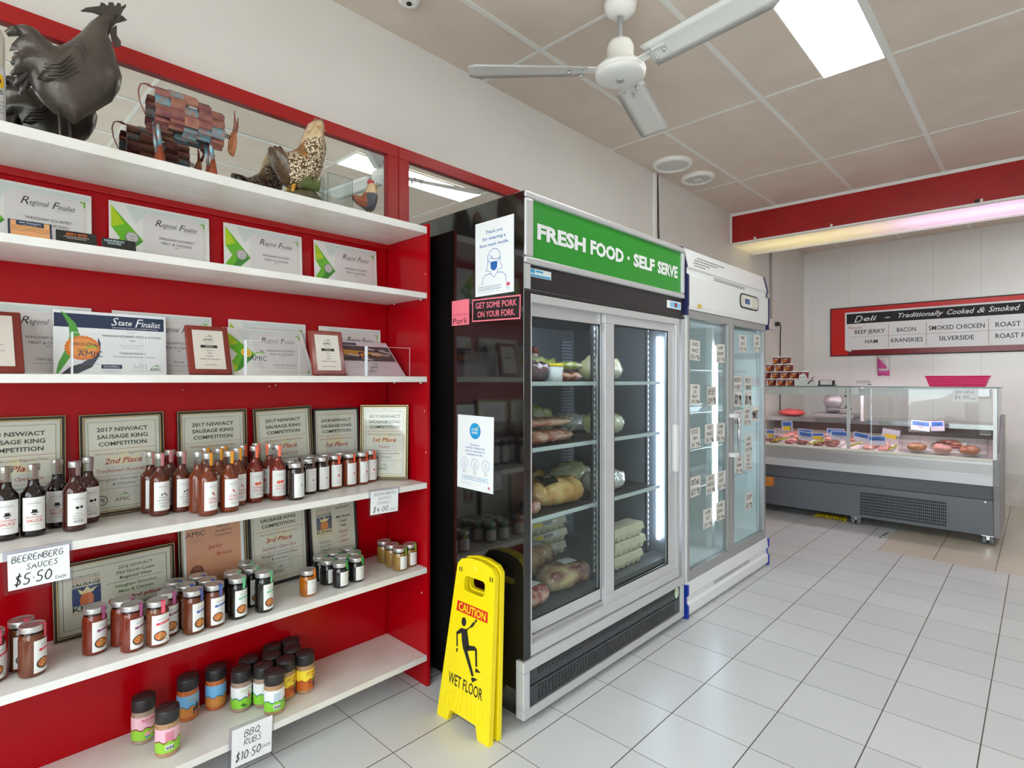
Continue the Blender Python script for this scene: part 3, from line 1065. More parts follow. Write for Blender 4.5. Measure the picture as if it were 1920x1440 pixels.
# perforations on the sloped top and in the groove
Ps = Plane((0, 1.4358, 1.975), (1, 0, 0), Vector((0, .026, .110)).normalized())
for r, (n, xo) in enumerate(((6, 0), (9, -.0), (13, .02), (16, .06))):
    for i in range(n):
        x = 3.02 + xo + i * .024
        b.rect(x, x + .014, .016 + r * .018, .023 + r * .018, Ps, M_BLACK, .0006)
P = Plane((0, 1.4438, 0), (1, 0, 0), (0, 0, 1))
for i in range(22):
    x = 3.29 + i * .022
    for z in (1.943, 1.953):
        b.rect(x, x + .013, z, z + .006, P, M_BLACK, .0006)
h = b.build('header', t)
b = mbw(FL)
HP2 = [(y - .006, z) for y, z in HP[:-3]] + [(1.50, 2.098), (1.50, 1.70), (1.424, 1.70)]
for x in (X0, 4.166):
    xprism(b, HP2, x, x + .015, mat('navy_trim', (40, 44, 92), .35))
b.build('side_trim', h)
b = mbw(FL)
P = Plane((0, 1.428, 0), (1, 0, 0), (0, 0, 1))


def rrect(cx, cz, w, h_, r, n=5):
    out = []
    for sx, sz, a0 in ((1, 1, 0), (-1, 1, 90), (-1, -1, 180), (1, -1, 270)):
        for i in range(n + 1):
            a = radians(a0 + 90 * i / n)
            out.append((cx + sx * (w / 2 - r) + r * cos(a), cz + sz * (h_ / 2 - r) + r * sin(a)))
    return out


b.prism(rrect(3.81, 1.862, .33, .098, .04), P, 0, .003, M_BLACK)
b.prism(rrect(3.81, 1.862, .305, .080, .034), P, .003, .0045, mat('panel_beige', (222, 218, 205), .4))
b.flat(rrect(3.775, 1.862, .13, .054, .012), P, M_WPAPER, .005)
b.flat(rrect(3.765, 1.862, .085, .036, .004), P, mat('display_navy', (24, 44, 104), .2), .0055)
b.text('3', 3.772, 1.852, .018, P, mat('digit_blue', (90, 150, 240), .3, emit=1.5), d=.006)
for i in range(4):
    b.disc(3.86 + i * .014, 1.895, .003, .003, P, M_BLACK, .005, 8)
    b.disc(3.86 + i * .014, 1.832, .003, .003, P, M_BLACK, .005, 8)
b.build('controller', h)['label'] = 'oval thermostat panel with small blue display'
b = mbw(FL)
b.rect(3.03, 3.085, 1.75, 1.775, P, mat('sticker_yellow2', (226, 196, 92), .4), .0006)
b.build('sticker', h)
# doors
b = mbw(FL)
b.box(X0 + .004, X0 + .036, 1.440, 1.50, .19, 1.735, M_FW)
b.build('edge_strip', t)
for x0, x1, fl, fr in ((2.925, 3.524, .026, .046), (3.528, 4.140, .050, .040)):
    b = mbw(FL)
    for a, c, d, e in ((x0, x1, 1.69, 1.733), (x0, x1, .205, .256), (x0, x0 + fl, .256, 1.69), (x1 - fr, x1, .256, 1.69)):
        b.box(a, c, 1.436, 1.470, d, e, M_GREYAL)
    d = b.build('door', t, bevel=.002)
    b = mbw(FL)
    b.box(x0 + fl, x1 - fr, 1.448, 1.456, .256, 1.69, M_FGL2)
    b.build('door_glass', d)
    if x0 > 3.5:
        b = mbw(FL)
        b.tube([(3.575, 1.405, .845), (3.575, 1.405, 1.125)], .008, M_CHROME, 10)
        for z in (.86, 1.11):
            b.box(3.50, 3.585, 1.40, 1.436, z - .012, z + .012, M_WPAPER)
        b.build('handle', d)
# kick plate
KP = [(1.432, .016), (1.428, .03), (1.428, .075), (1.440, .088), (1.440, .118), (1.428, .13), (1.434, .200), (1.46, .204), (1.49, .204), (1.49, .016)]
b = mbw(FL)
xprism(b, KP, 2.918, 4.165, M_FW)
P = Plane((0, 1.4398, 0), (1, 0, 0), (0, 0, 1))
for i in range(22):
    x = 3.28 + i * .026
    for z in (.096, .107):
        b.rect(x, x + .015, z, z + .006, P, M_BLACK, .0006)
k = b.build('kick_plate', t)
b = mbw(FL)
KP2 = [(1.424, .004), (1.424, .07), (1.436, .086), (1.436, .12), (1.424, .132), (1.424, .19), (1.49, .19), (1.49, .004)]
for x in (X0, 4.166):
    xprism(b, KP2, x, x + .017, M_BLUE)
b.build('side_trim', k)['label'] = 'bright blue plastic edge'
b = mbw(FL)
b.box(3.525, 3.565, 1.56, 1.60, .236, 1.68, M_INTW)
b.build('centre_post', t)
b = mbw(FL)
b.tube([(3.545, 1.545, .42), (3.545, 1.545, 1.56)], .013, mat('cold_tube', (226, 236, 255), emit=22.0), 10)
b.build('light_tube', t)
for z in (1.40, 1.13, .90, .66):
    b = mbw(FL)
    for x0, x1 in ((2.96, 3.52), (3.57, 4.125)):
        for i in range(12):
            y = 1.57 + i * .05
            b.tube([(x0, y, z), (x1, y, z)], .0028, M_FW, 6)
        for x in (x0, (x0 + x1) / 2, x1):
            b.tube([(x, 1.56, z - .005), (x, 2.14, z - .005)], .004, M_FW, 6)
    b.build('wire_shelf', t)

# ------------------------------------------------------------------ folding wet floor sign
M_YEL = mat('safety_yellow', (246, 222, 14), .35)
L0 = (1.47, 1.60, 0.0)
t = thing('wet_floor_sign', 'yellow folding wet floor sign standing before the black fridge', 'sign', L0)
ux = Vector((0, -1, 0)); top = Vector((.078, 0, .63)); uy = top.normalized(); HL = top.length


def wet_outline():
    return [(-.15, 0), (-.088, 0), (-.072, .045), (.072, .045), (.088, 0), (.15, 0), (.108, HL - .035), (.085, HL - .012), (.03, HL), (-.03, HL), (-.085, HL - .012), (-.108, HL - .035)]


def panel(P, m, name, parent):
    ol = wet_outline()
    hole = rrect(0, HL - .10, .118, .058, .016)
    # outline with a slot cut: stitch through a bridge
    ring = ol
    bm = bmesh.new()
    for loop in (ol, hole):
        vs = [bm.verts.new((x, y, 0)) for x, y in loop]
        for i in range(len(vs)):
            bm.edges.new((vs[i], vs[(i + 1) % len(vs)]))
    bmesh.ops.triangle_fill(bm, use_beauty=True, use_dissolve=False, edges=bm.edges[:], normal=(0, 0, 1))
    bm.verts.ensure_lookup_table()
    b = MB()
    co = [v.co.copy() for v in bm.verts]
    n = len(co)
    fs = []
    for f in bm.faces:
        ids = [v.index for v in f.verts]
        if f.normal.z < 0:
            ids.reverse()
        fs.append(tuple(ids))
    th = .022
    vs = [P(c.x, c.y, 0) for c in co] + [P(c.x, c.y, -th) for c in co]
    fs2 = fs + [tuple(i + n for i in reversed(f)) for f in fs]
    no = len(ol)
    fs2 += [(i, i + n, (i + 1) % no + n, (i + 1) % no) for i in range(no)]
    nh = len(hole)
    fs2 += [(no + (i + 1) % nh, no + (i + 1) % nh + n, no + i + n, no + i) for i in range(nh)]
    b.add(vs, fs2, m)
    bm.free()
    return b


P = Plane((-.078, 0, 0), ux, uy)
b = panel(P, M_YEL, 'front_panel', t)
M_CAU = mat('caution_red', (214, 40, 26), .45)
b.flat([(-.090, .420), (.090, .420), (.087, .460), (-.087, .460)], P, M_CAU, .0005)
b.text('CAUTION', 0, .426, .028, P, M_YEL, w=.155, bold=.02, d=.001)
b.text('WET FLOOR', -.002, .142, .040, P, M_BLACK, w=.195, bold=.01, d=.001)


def pol(pts, m=M_BLACK):
    b.flat([(x, y - .036) for x, y in pts], P, m, .0009)


b.disc(-.040, .389, .0135, .017, P, M_BLACK, .0009, 14)
pol([(-.052, .398), (-.018, .402), (.003, .343), (-.007, .328), (-.030, .323), (-.042, .352)])
pol([(-.022, .402), (-.028, .388), (.016, .442), (.025, .438), (.012, .420)])
pol([(.019, .447), (.030, .455), (.034, .447), (.026, .439)])
pol([(-.052, .398), (-.078, .375), (-.073, .366), (-.044, .382)])
pol([(-.078, .375), (-.070, .323), (-.062, .325), (-.070, .373)])
pol([(-.070, .316), (-.060, .317), (-.062, .303), (-.068, .302)])
pol([(-.030, .326), (-.008, .330), (.042, .249), (.030, .243)])
pol([(.027, .236), (.037, .242), (.064, .243), (.036, .223)])
pol([(-.010, .345), (.034, .355), (.044, .343), (-.006, .325)])
pol([(.034, .353), (.046, .347), (.056, .286), (.046, .284)])
pol([(.046, .278), (.056, .280), (.076, .272), (.048, .264)])
for sx in (-1, 1):
    for q in (-.088, -.076):
        b.rect(sx * .088 + q * 0 + (q + .082), sx * .088 + q * 0 + (q + .082) + .005, HL - .062, HL - .045, P, M_BLACK, .0009)
b.disc(-.002, HL - .035, .011, .011, P, mat('hot_yellow', (250, 232, 60), .3), .0012)
b.build('front_panel', t, bevel=.002)
# ribs on the lower half
b = MB()
for sx in (-1, 1):
    for i in range(5):
        x = .022 + i * .022
        b.prism([(sx * x - .003, .055), (sx * x + .003, .055), (sx * (x - .01) + .003, .132 - i * .006), (sx * (x - .01) - .003, .132 - i * .006)] if sx > 0 else [(sx * x - .003, .055), (sx * x + .003, .055), (sx * (x - .01) + .003, .132 - i * .006), (sx * (x - .01) - .003, .132 - i * .006)], P, .0002, .0022, M_YEL)
b.outline(-.075, .075, HL - .15, HL - .05, .0025, P, M_YEL, .0014)
b.build('moulded_ribs', t)
P = Plane((-.012, 0, 0), -ux, Vector((.064, 0, .63)).normalized())
panel(P, M_YEL, 'rear_panel', t).build('rear_panel', t, bevel=.002)

# ------------------------------------------------------------------ deli counter
M_DGREY = mat('deli_grey_panel', (104, 109, 117), .35)
M_STEEL = mat('deli_steel', (188, 188, 188), .3, metal=.55)
M_STEEL2 = mat('deli_pale_band', (206, 209, 213), .35, metal=.2)
M_GLD = glass_mat('deli_glass', (.95, .97, .965), 1.45)
M_GEDGE = mat('glass_edge', (120, 150, 142), .2)
L0 = (5.82, 1.25, 0.0)
t = thing('deli_counter', 'grey refrigerated deli counter with square glass front on castors', 'counter', L0)
YA, YB = .28, 2.2


def yprism(b, prof, y0, y1, m):
    n = len(prof)
    vs = [(x, y0, z) for x, z in prof] + [(x, y1, z) for x, z in prof]
    b.add(vs, [tuple(range(n)), tuple(reversed(range(n, 2 * n)))] + [(k, n + k, n + (k + 1) % n, (k + 1) % n) for k in range(n)], m)


b = mbw(L0)
yprism(b, [(5.90, .08), (6.70, .08), (6.70, .70), (6.60, .72), (5.86, .66), (5.845, .49), (5.885, .37), (5.885, .08)], YA, YB, M_DGREY)
b.build('body', t)
b = mbw(L0)
yprism(b, [(5.822, .49), (5.845, .488), (5.845, .69), (5.822, .69), (5.815, .66), (5.822, .58)], YA, YB, M_STEEL)
yprism(b, [(5.818, .492), (5.8215, .49), (5.8215, .565), (5.818, .565)], YA, YB, M_STEEL2)
yprism(b, [(5.806, .688), (5.83, .680), (5.845, .705), (5.812, .708)], YA, YB, mat('cream_bumper', (226, 224, 212), .35))
b.build('front_rail', t)
b = mbw(L0)
b.box(5.884, 5.888, YA, YB, .365, .371, M_BLACK)
for y in (1.28, .33):
    b.box(5.876, 5.886, y - .006, y + .006, .345, .357, M_CHROME)
P = Plane((5.884, 0, 0), (0, -1, 0), (0, 0, 1))
for i in range(46):
    for k_ in range(8):
        y = -1.205 + i * .0137
        z = .106 + k_ * .0265
        b.rect(y, y + .0095, z, z + .019, P, M_BLACK, .001)
b.build('grille', t)
b = mbw(L0)
yprism(b, [(5.885, .07), (6.72, .07), (6.72, 1.0), (6.66, 1.03), (6.36, 1.03), (6.33, 1.0), (6.30, .93), (6.20, .84), (6.0, .74), (5.81, .70), (5.812, .50), (5.86, .37)], .238, .279, mat('deli_end_grey', (142, 142, 146), .4))
b.build('end_panel', t, bevel=.006)
b = mbw(L0)
yprism(b, [(5.86, .663), (6.6, .725), (6.6, .735), (5.86, .675)], YA, YB, mat('deli_deck', (236, 226, 226), .35))
b.build('display_deck', t)
b = mbw(L0)
b.box(6.60, 6.74, YA, YB, .70, .80, mat('deli_back', (206, 196, 196), .35))
b.box(6.60, 6.74, YA, YB, .80, .905, mat('deli_back_dark', (96, 80, 76), .4))
b.box(6.42, 6.98, YA, YB, .905, .935, M_STEEL)
b.box(6.41, 6.42, YA, YB, .898, .94, M_CHROME)
b.build('rear_worktop', t)
b = mbw(L0)
b.box(5.815, 5.821, YA + .01, 1.284, .70, 1.262, M_GLD)
b.build('front_glass', t)
b = mbw(L0)
b.box(5.815, 5.821, 1.296, YB, .70, 1.262, M_GLD)
b.build('front_glass', t)
b = mbw(L0)
b.box(5.83, 6.40, YA - .03, YA - .024, .76, 1.262, M_GLD)
b.build('side_glass', t)
b = mbw(L0)
b.box(5.812, 6.42, YA - .035, YB, 1.272, 1.280, M_GLD)
b.box(5.810, 5.812, YA - .035, YB, 1.270, 1.282, M_GEDGE)
b.box(5.812, 6.42, YA - .038, YA - .035, 1.270, 1.282, M_GEDGE)
b.build('top_glass', t)
for y in (1.29, YA - .012):
    b = mbw(L0)
    b.box(5.824, 5.854, y - .012, y + .012, .69, 1.272, M_ALUW)
    b.box(6.38, 6.41, y - .012, y + .012, .93, 1.272, M_ALUW)
    b.build('post', t)
for y0, y1 in ((1.31, 1.365), (1.20, 1.262), (.30, .37)):
    b = mbw(L0)
    b.box(5.806, 5.826, y0, y1, 1.205, 1.266, M_ALUW)
    b.build('glass_clamp', t)
b = mbw(L0)
b.box(5.95, 5.956, YA + .02, YB, 1.195, 1.262, M_FW)
b.box(5.956, 6.03, YA + .02, YB, 1.256, 1.262, M_FW)
b.build('light_rail', t)
b = mbw(L0)
b.tube([(5.99, YA + .1, 1.222), (5.99, YB - .1, 1.222)], .012, mat('deli_tube', (255, 226, 234), emit=44.0), 10)
b.build('light_tube', t)
for x in (5.93, 6.60):
    for y in (.315, 1.245, 2.12):
        b = mbw(L0)
        for s_ in (-.024, .024):
            b.lathe([(.012, -.012), (.034, -.012), (.036, 0), (.034, .012), (.012, .012)], mat('castor_grey', (120, 124, 130), .4), 18)
            k0 = len(b.v) - 5 * 18
            for i in range(k0, len(b.v)):
                p = Vector(b.v[i]) + Vector(L0)
                b.v[i] = tuple(Vector((x + p.x, y + s_ + p.z, .037 + p.y)) - Vector(L0))
        b.box(x - .02, x + .02, y - .01, y + .01, .04, .08, M_CHROME)
        b.box(x - .03, x + .03, y - .042, y + .042, .070, .082, M_CHROME)
        b.build('castor', t)
# ------------------------------------------------------------------ bottles and jars
M_LID = mat('silver_lid', (206, 204, 202), .28, metal=.75)
M_LABEL = mat('label_paper', (236, 236, 234), .55)
M_JGL = glass_mat('jar_glass', (.93, .95, .94), 1.45)
M_DIM = mat('dim_print', (168, 166, 170), .6)


def sauce(name, rgb, rgb2=None):
    rgb = tuple(int(v * .70) for v in rgb)
    return mat(name, rgb, .10, coat=.3, noise=((rgb2 or tuple(min(255, int(v * 1.16)) for v in rgb)), 30, .3))


def jar_label(t, r, z0, z1, arc, a0, draw):
    b = MB()
    P = Wrap(r + .0004, z0, a0)
    b.rect(-arc * r, arc * r, 0, z1 - z0, P, M_LABEL, 0, n=12)
    draw(b, P, z1 - z0, arc * r)
    return b.build('label', t)


def seal(t, r, ztop, drop, m, a0, w=.0065, dots=None):
    b = MB()
    n = 5
    P = Wrap(r + .0008, 0, a0)
    vs = []
    pr = [(r - .012, ztop + .0006), (r - .004, ztop + .0006), (r + .0012, ztop - .001), (r + .0012, ztop - drop * .5), (r + .001, ztop - drop)]
    for rr, z in pr:
        for k in range(n):
            x = (-1 + 2 * k / (n - 1)) * w
            a = a0 + x / r
            zz = z + ((x / w) ** 2 * .004 if z == pr[-1][1] else 0)
            vs.append((rr * cos(a), rr * sin(a), zz))
    b.add(vs, [(i * n + k, i * n + k + 1, (i + 1) * n + k + 1, (i + 1) * n + k) for i in range(len(pr) - 1) for k in range(n - 1)], m)
    if dots:
        for i in range(5):
            for x in ((-.003, .003) if i % 2 else (0,)):
                b.disc(x, ztop - .004 - i * drop * .17, .0014, .0014, Wrap(r + .0012, 0, a0), dots, .0006, 6)
    return b.build('seal_tab', t)


def lines(b, P, ys, w, m, hgt=.0012, x=0):
    for i, y in enumerate(ys):
        b.rect(x - w * (1 - .25 * (i % 2)) / 2, x + w * (1 - .25 * (i % 2)) / 2, y, y + hgt, P, m, .0005, n=3)


def bottle(label, loc, a, spec, group):
    cm, tabm, draw = spec
    t = thing('sauce_bottle', label, 'bottle', loc, a, group)
    b = MB()
    b.lathe([(.024, 0, cm), (.0285, .003, cm), (.029, .01, cm), (.029, .114, cm), (.0275, .124, cm), (.022, .133, cm), (.015, .142, cm), (.0128, .15, cm), (.0126, .158, M_JGL), (.0126, .186, M_JGL), (.0135, .188, M_JGL)], cm, 22, cap=True)
    b.build('bottle_body', t)
    MB().lathe([(.0142, .186), (.0152, .1875), (.0152, .201), (.0145, .204), (.012, .2045)], M_LID, 20).build('cap', t)
    jar_label(t, .029, .018, .112, 1.0, -pi / 2, draw)
    seal(t, .0152, .2042, .043, tabm, -pi / 2 + .12, .0058)
    return t


def jar(label, loc, a, r, h, spec, group, lid=.016, name='sauce_jar'):
    cm, tabm, dots, draw, lz0, lz1, arc = spec
    t = thing(name, label, 'jar', loc, a, group)
    zl = h - lid
    b = MB()
    b.lathe([(r * .88, 0, cm), (r * .98, .003, cm), (r, .008, cm), (r, zl - .022, cm), (r * .95, zl - .014, cm), (r * .86, zl - .008, M_JGL), (r * .86, zl, M_JGL)], cm, 24)
    b.build('jar_body', t)
    MB().lathe([(r * .93, zl - .002), (r * .96, zl), (r * .96, h - .004), (r * .93, h - .001), (r * .88, h - .0015), (r * .86, h - .003)], M_LID, 24).build('lid', t)
    jar_label(t, r, lz0, lz1, arc, -pi / 2, draw)
    seal(t, r * .96, h - .0008, .040 if h > .11 else .030, tabm, -pi / 2 + .08, .0062, dots)
    return t


M_TXR = mat('label_red', (206, 84, 78), .6)


def brand(b, P, H):
    b.text('BEERENBERG', 0, H - .019, .0042, P, M_DIM, w=.030, d=.0006)
    lines(b, P, (H - .0115, H - .0255), .018, mat('pale_print', (205, 204, 206), .6), .0010)


def d_worc(b, P, H, w):
    brand(b, P, H)
    b.flat([(-.009, .050), (.009, .050), (.0075, .053), (.0055, .053), (.0055, .060), (-.0055, .060), (-.0055, .053), (-.0075, .053)], P, M_BLACK, .0007)
    b.flat([(-.006, .044), (0, .0455), (.006, .044), (.003, .0475), (-.003, .0475)], P, M_BLACK, .0007)
    b.text('WORCESTERSHIRE', 0, .036, .0045, P, M_TXR, w=.040)
    b.text('SAUCE', 0, .024, .0085, P, M_TXR, w=.034, bold=.01)
    lines(b, P, (.017,), .026, M_DIM)


def d_bourb(b, P, H, w):
    brand(b, P, H)
    b.disc(-.005, .052, .005, .004, P, M_BLACK, .0007, 10); b.disc(.005, .053, .004, .004, P, M_BLACK, .0007, 10)
    for i, s_ in enumerate(('THE', 'SMOKY', 'BOURBON', 'BARBECUE')):
        b.text(s_, 0, .041 - i * .0075, .0045, P, M_DIM)
    b.hand('Aussie', -.014, .008, .008, P, M_GREYTX, w=.026)


def d_bbq(b, P, H, w):
    brand(b, P, H)
    for x, y in ((-.006, .052), (.002, .055), (.007, .050)):
        b.disc(x, y, .003, .0026, P, M_BLACK, .0007, 8)
    for i, s_ in enumerate(('SMOKY', 'BARBECUE')):
        b.text(s_, 0, .040 - i * .009, .0055, P, M_DIM)
    lines(b, P, (.023,), .03, M_GREYTX)
    b.hand('Fine', -.010, .010, .009, P, M_DIM, w=.018)


def d_chilli(b, P, H, w):
    brand(b, P, H)
    b.flat([(-.006, .059), (-.004, .060), (-.001, .052), (.005, .047), (.008, .047), (.003, .049), (0, .054)], P, M_TXR, .0008)
    b.flat([(-.005, .0595), (-.002, .0585), (.003, .0495), (.008, .047), (-.001, .050), (-.0055, .056)], P, mat('chilli_red', (206, 44, 40), .5), .0009)
    b.text('CHILLI', 0, .034, .0075, P, M_TXR, w=.032)
    b.text('SAUCE', 0, .023, .0075, P, M_TXR, w=.032)
    lines(b, P, (.015, .011), .026, M_DIM)


def d_tom(b, P, H, w):
    brand(b, P, H)
    mr = mat('tomato_red', (232, 96, 66), .5)
    b.disc(-.006, .051, .007, .006, P, mr, .0007, 14); b.disc(.006, .052, .006, .006, P, mr, .0008, 14)
    b.text('TOMATO', 0, .034, .0075, P, M_TXR, w=.036)
    b.text('SAUCE', 0, .023, .0075, P, M_TXR, w=.032)
    lines(b, P, (.015, .011), .026, M_DIM)


def tabm(n, c):
    return mat('tab_' + n, c, .5)


BS = {
 'W': (sauce('sauce_black', (30, 17, 13)), tabm('taupe', (122, 104, 92)), d_worc),
 'B': (sauce('sauce_bourbon', (84, 34, 22)), tabm('mauve', (140, 116, 120)), d_bourb),
 'C': (sauce('sauce_barbecue', (116, 48, 26)), tabm('rose', (202, 134, 134)), d_bbq),
 'D': (sauce('sauce_chilli', (150, 62, 24)), tabm('amber', (250, 166, 48)), d_chilli),
 'E': (sauce('sauce_hot', (128, 40, 24)), tabm('vermilion', (226, 84, 48)), d_chilli),
 'T': (sauce('sauce_tomato', (156, 46, 26)), tabm('coral', (255, 124, 96)), d_tom),
}
Z4 = SH[3] + .0006
G_B = 'sauce bottles on the fourth shelf'
BOTTLES = [
 ('W', .138, 2.092, 0.05, 'nearly black sauce bottle with hat label at the left picture edge'),
 ('W', .197, 2.095, 0.0, 'nearly black sauce bottle with hat label right above the $5.50 price card'),
 ('W', .258, 2.163, -.1, 'nearly black sauce bottle half hidden behind the front brown bottle with mauve tab'),
 ('B', .289, 2.078, .25, 'brown sauce bottle with mauve tab and white label, foremost of its pair'),
 ('B', .334, 2.163, .3, 'brown sauce bottle with mauve tab behind its twin, before the 2nd Place frame'),
 ('C', .504, 2.172, .3, 'red-brown bottle with rose tab at rear left, edge over the 2nd Place frame'),
 ('C', .516, 2.110, .2, 'red-brown bottle with rose tab standing foremost of the rose-tab bottles'),
 ('C', .583, 2.118, .25, 'red-brown bottle with rose tab, right one of the front rose-tab pair'),
 ('C', .565, 2.180, -.2, 'rose-tab bottle at rear right, only its neck seen between two bottles'),
 ('D', .618, 2.062, .9, 'orange-brown chilli bottle turned so its label shows edge-on, left of its group'),
 ('D', .626, 1.995, .35, 'chilli sauce bottle with amber tab nearest the shelf edge'),
 ('D', .695, 2.000, .2, 'chilli sauce bottle with amber tab, right one of the two at the front'),
 ('D', .747, 2.072, .3, 'chilli sauce bottle behind the front right chilli bottle, label half hidden'),
 ('D', .672, 2.165, .2, 'chilli bottle at the back left, capped neck before the second 2017 frame'),
 ('D', .698, 2.110, .2, 'chilli bottle with bright amber tab in the middle of the chilli group'),
 ('D', .736, 2.175, .2, 'chilli bottle at the back centre, only cap and amber tab showing'),
 ('E', .795, 2.150, .3, 'dark red sauce bottle with vermilion tab behind the tomato sauce'),
 ('T', .812, 2.085, .1, 'tomato sauce bottle with coral tab, full white label facing forward'),
 ('T', .857, 2.182, .1, 'tomato sauce bottle hidden behind another, only its coral cap tab showing'),
 ('T', .888, 2.062, -.1, 'tomato sauce bottle with coral tab beside the small dark jars'),
 ('T', .885, 2.128, -1.2, 'tomato sauce bottle turned away at the rear, between two tomato bottles'),
]
first = {}
for k, x, y, a, lab in BOTTLES:
    if k not in first:
        first[k] = bottle(lab, (x, y, Z4), a, BS[k], G_B)
    else:
        dup(first[k], (x, y, Z4), a, lab)


def d_small(icon, m):
    def f(b, P, H, w):
        b.text('BEERENBERG', 0, H - .012, .0034, P, M_DIM, w=.024)
        lines(b, P, (H - .020,), .016, M_DIM)
        if icon == 'cup':
            b.rect(-.004, .004, H * .52, H * .52 + .003, P, m); b.rect(-.0028, .0028, H * .44, H * .52, P, m)
        elif icon == 'hat':
            b.flat([(-.003, H * .45), (.003, H * .45), (.0015, H * .55), (-.0015, H * .55)], P, M_GREYTX, .0006)
        else:
            b.disc(.004, H * .45, .0028, .0024, P, m, .0006, 8)
        lines(b, P, (H * .34, H * .28, H * .20, H * .12), .024, mat('pale_print', (205, 204, 206), .6), .0014)
    return f


def d_curry(m, txt='Slow Cook'):
    def f(b, P, H, w):
        b.text('BEERENBERG', .002, H - .016, .0042, P, M_DIM, w=.03)
        b.flat([(-.017, H - .031), (.024, H - .028), (.024, H - .021), (-.017, H - .024)], P, m, .0006)
        b.text(txt, .004, H - .0285, .0042, P, M_WPAPER, w=.026, shear=.2, d=.0009)
        b.disc(-.006, .024, .0175, .0150, P, mat('pan_dark', (52, 48, 46), .5), .0006, 20)
        b.disc(-.0055, .0245, .0145, .0120, P, mat('stew_orange', (206, 120, 56), .5), .0008, 18)
        rr = random.Random(5)
        ms = [mat('stew_pale', (240, 196, 140), .5), mat('stew_red', (196, 66, 40), .5), mat('stew_green', (120, 140, 60), .5)]
        for i in range(16):
            a = rr.uniform(0, 6.28); q = rr.uniform(0, 1)
            b.disc(-.0055 + .011 * q * cos(a), .0245 + .009 * q * sin(a), .0022, .0018, P, ms[i % 3], .0010 + i * .00002, 6)
        lines(b, P, (H - .038, H - .043), .022, mat('pale_print', (205, 204, 206), .6), .001, .004)
        b.disc(.014, .008, .003, .002, P, M_GREYTX, .0006, 6)
    return f


M_DOT = mat('tab_dot', (250, 236, 240), .5)
JS = {
 'Jd': (sauce('relish_dark', (58, 36, 28)), tabm('cocoa', (112, 88, 80)), None, d_small('hat', M_GREYTX), .010, .098, 1.0),
 'Jt': (sauce('relish_tomato', (152, 66, 36)), tabm('coralred', (238, 92, 58)), None, d_small('cup', mat('cup_red', (206, 62, 52), .5)), .010, .098, 1.0),
 'Kp': (sauce('curry_red', (150, 52, 26)), tabm('plum', (196, 104, 156)), None, d_curry(mat('band_plum', (142, 62, 118), .5)), .010, .098, .95),
 'Kr': (sauce('curry_brown', (136, 68, 34)), tabm('pink', (238, 84, 112)), M_DOT, d_curry(mat('band_pink', (222, 58, 88), .5)), .010, .098, .95),
 'Kb': (sauce('curry_tan', (134, 64, 34)), tabm('blue', (58, 92, 178)), M_DOT, d_curry(mat('band_blue', (40, 84, 176), .5)), .010, .098, .95),
 'M': (sauce('curry_black', (34, 26, 22)), tabm('mint', (120, 214, 160)), None, d_curry(mat('band_mint', (110, 196, 150), .5)), .010, .098, .95),
 'O': (sauce('jam_dark', (38, 32, 34)), tabm('leaf', (60, 190, 84)), None, d_small('dot', mat('leaf_print', (60, 160, 90), .5)), .008, .062, .95),
 'N': (sauce('jam_orange', (218, 124, 26)), tabm('tangerine', (252, 140, 40)), None, d_small('dot', mat('tan_print', (230, 150, 60), .5)), .008, .062, .95),
 'P': (sauce('mustard', (186, 140, 66)), tabm('lime', (142, 220, 62)), None, d_small('dot', mat('lime_print', (120, 200, 60), .5)), .008, .062, .95),
}
G_J = 'small relish jars on the fourth shelf'
G_K = 'simmer sauce jars on the fifth shelf'
G_O = 'little preserve jars on the fifth shelf'
Z5 = SH[4] + .0006
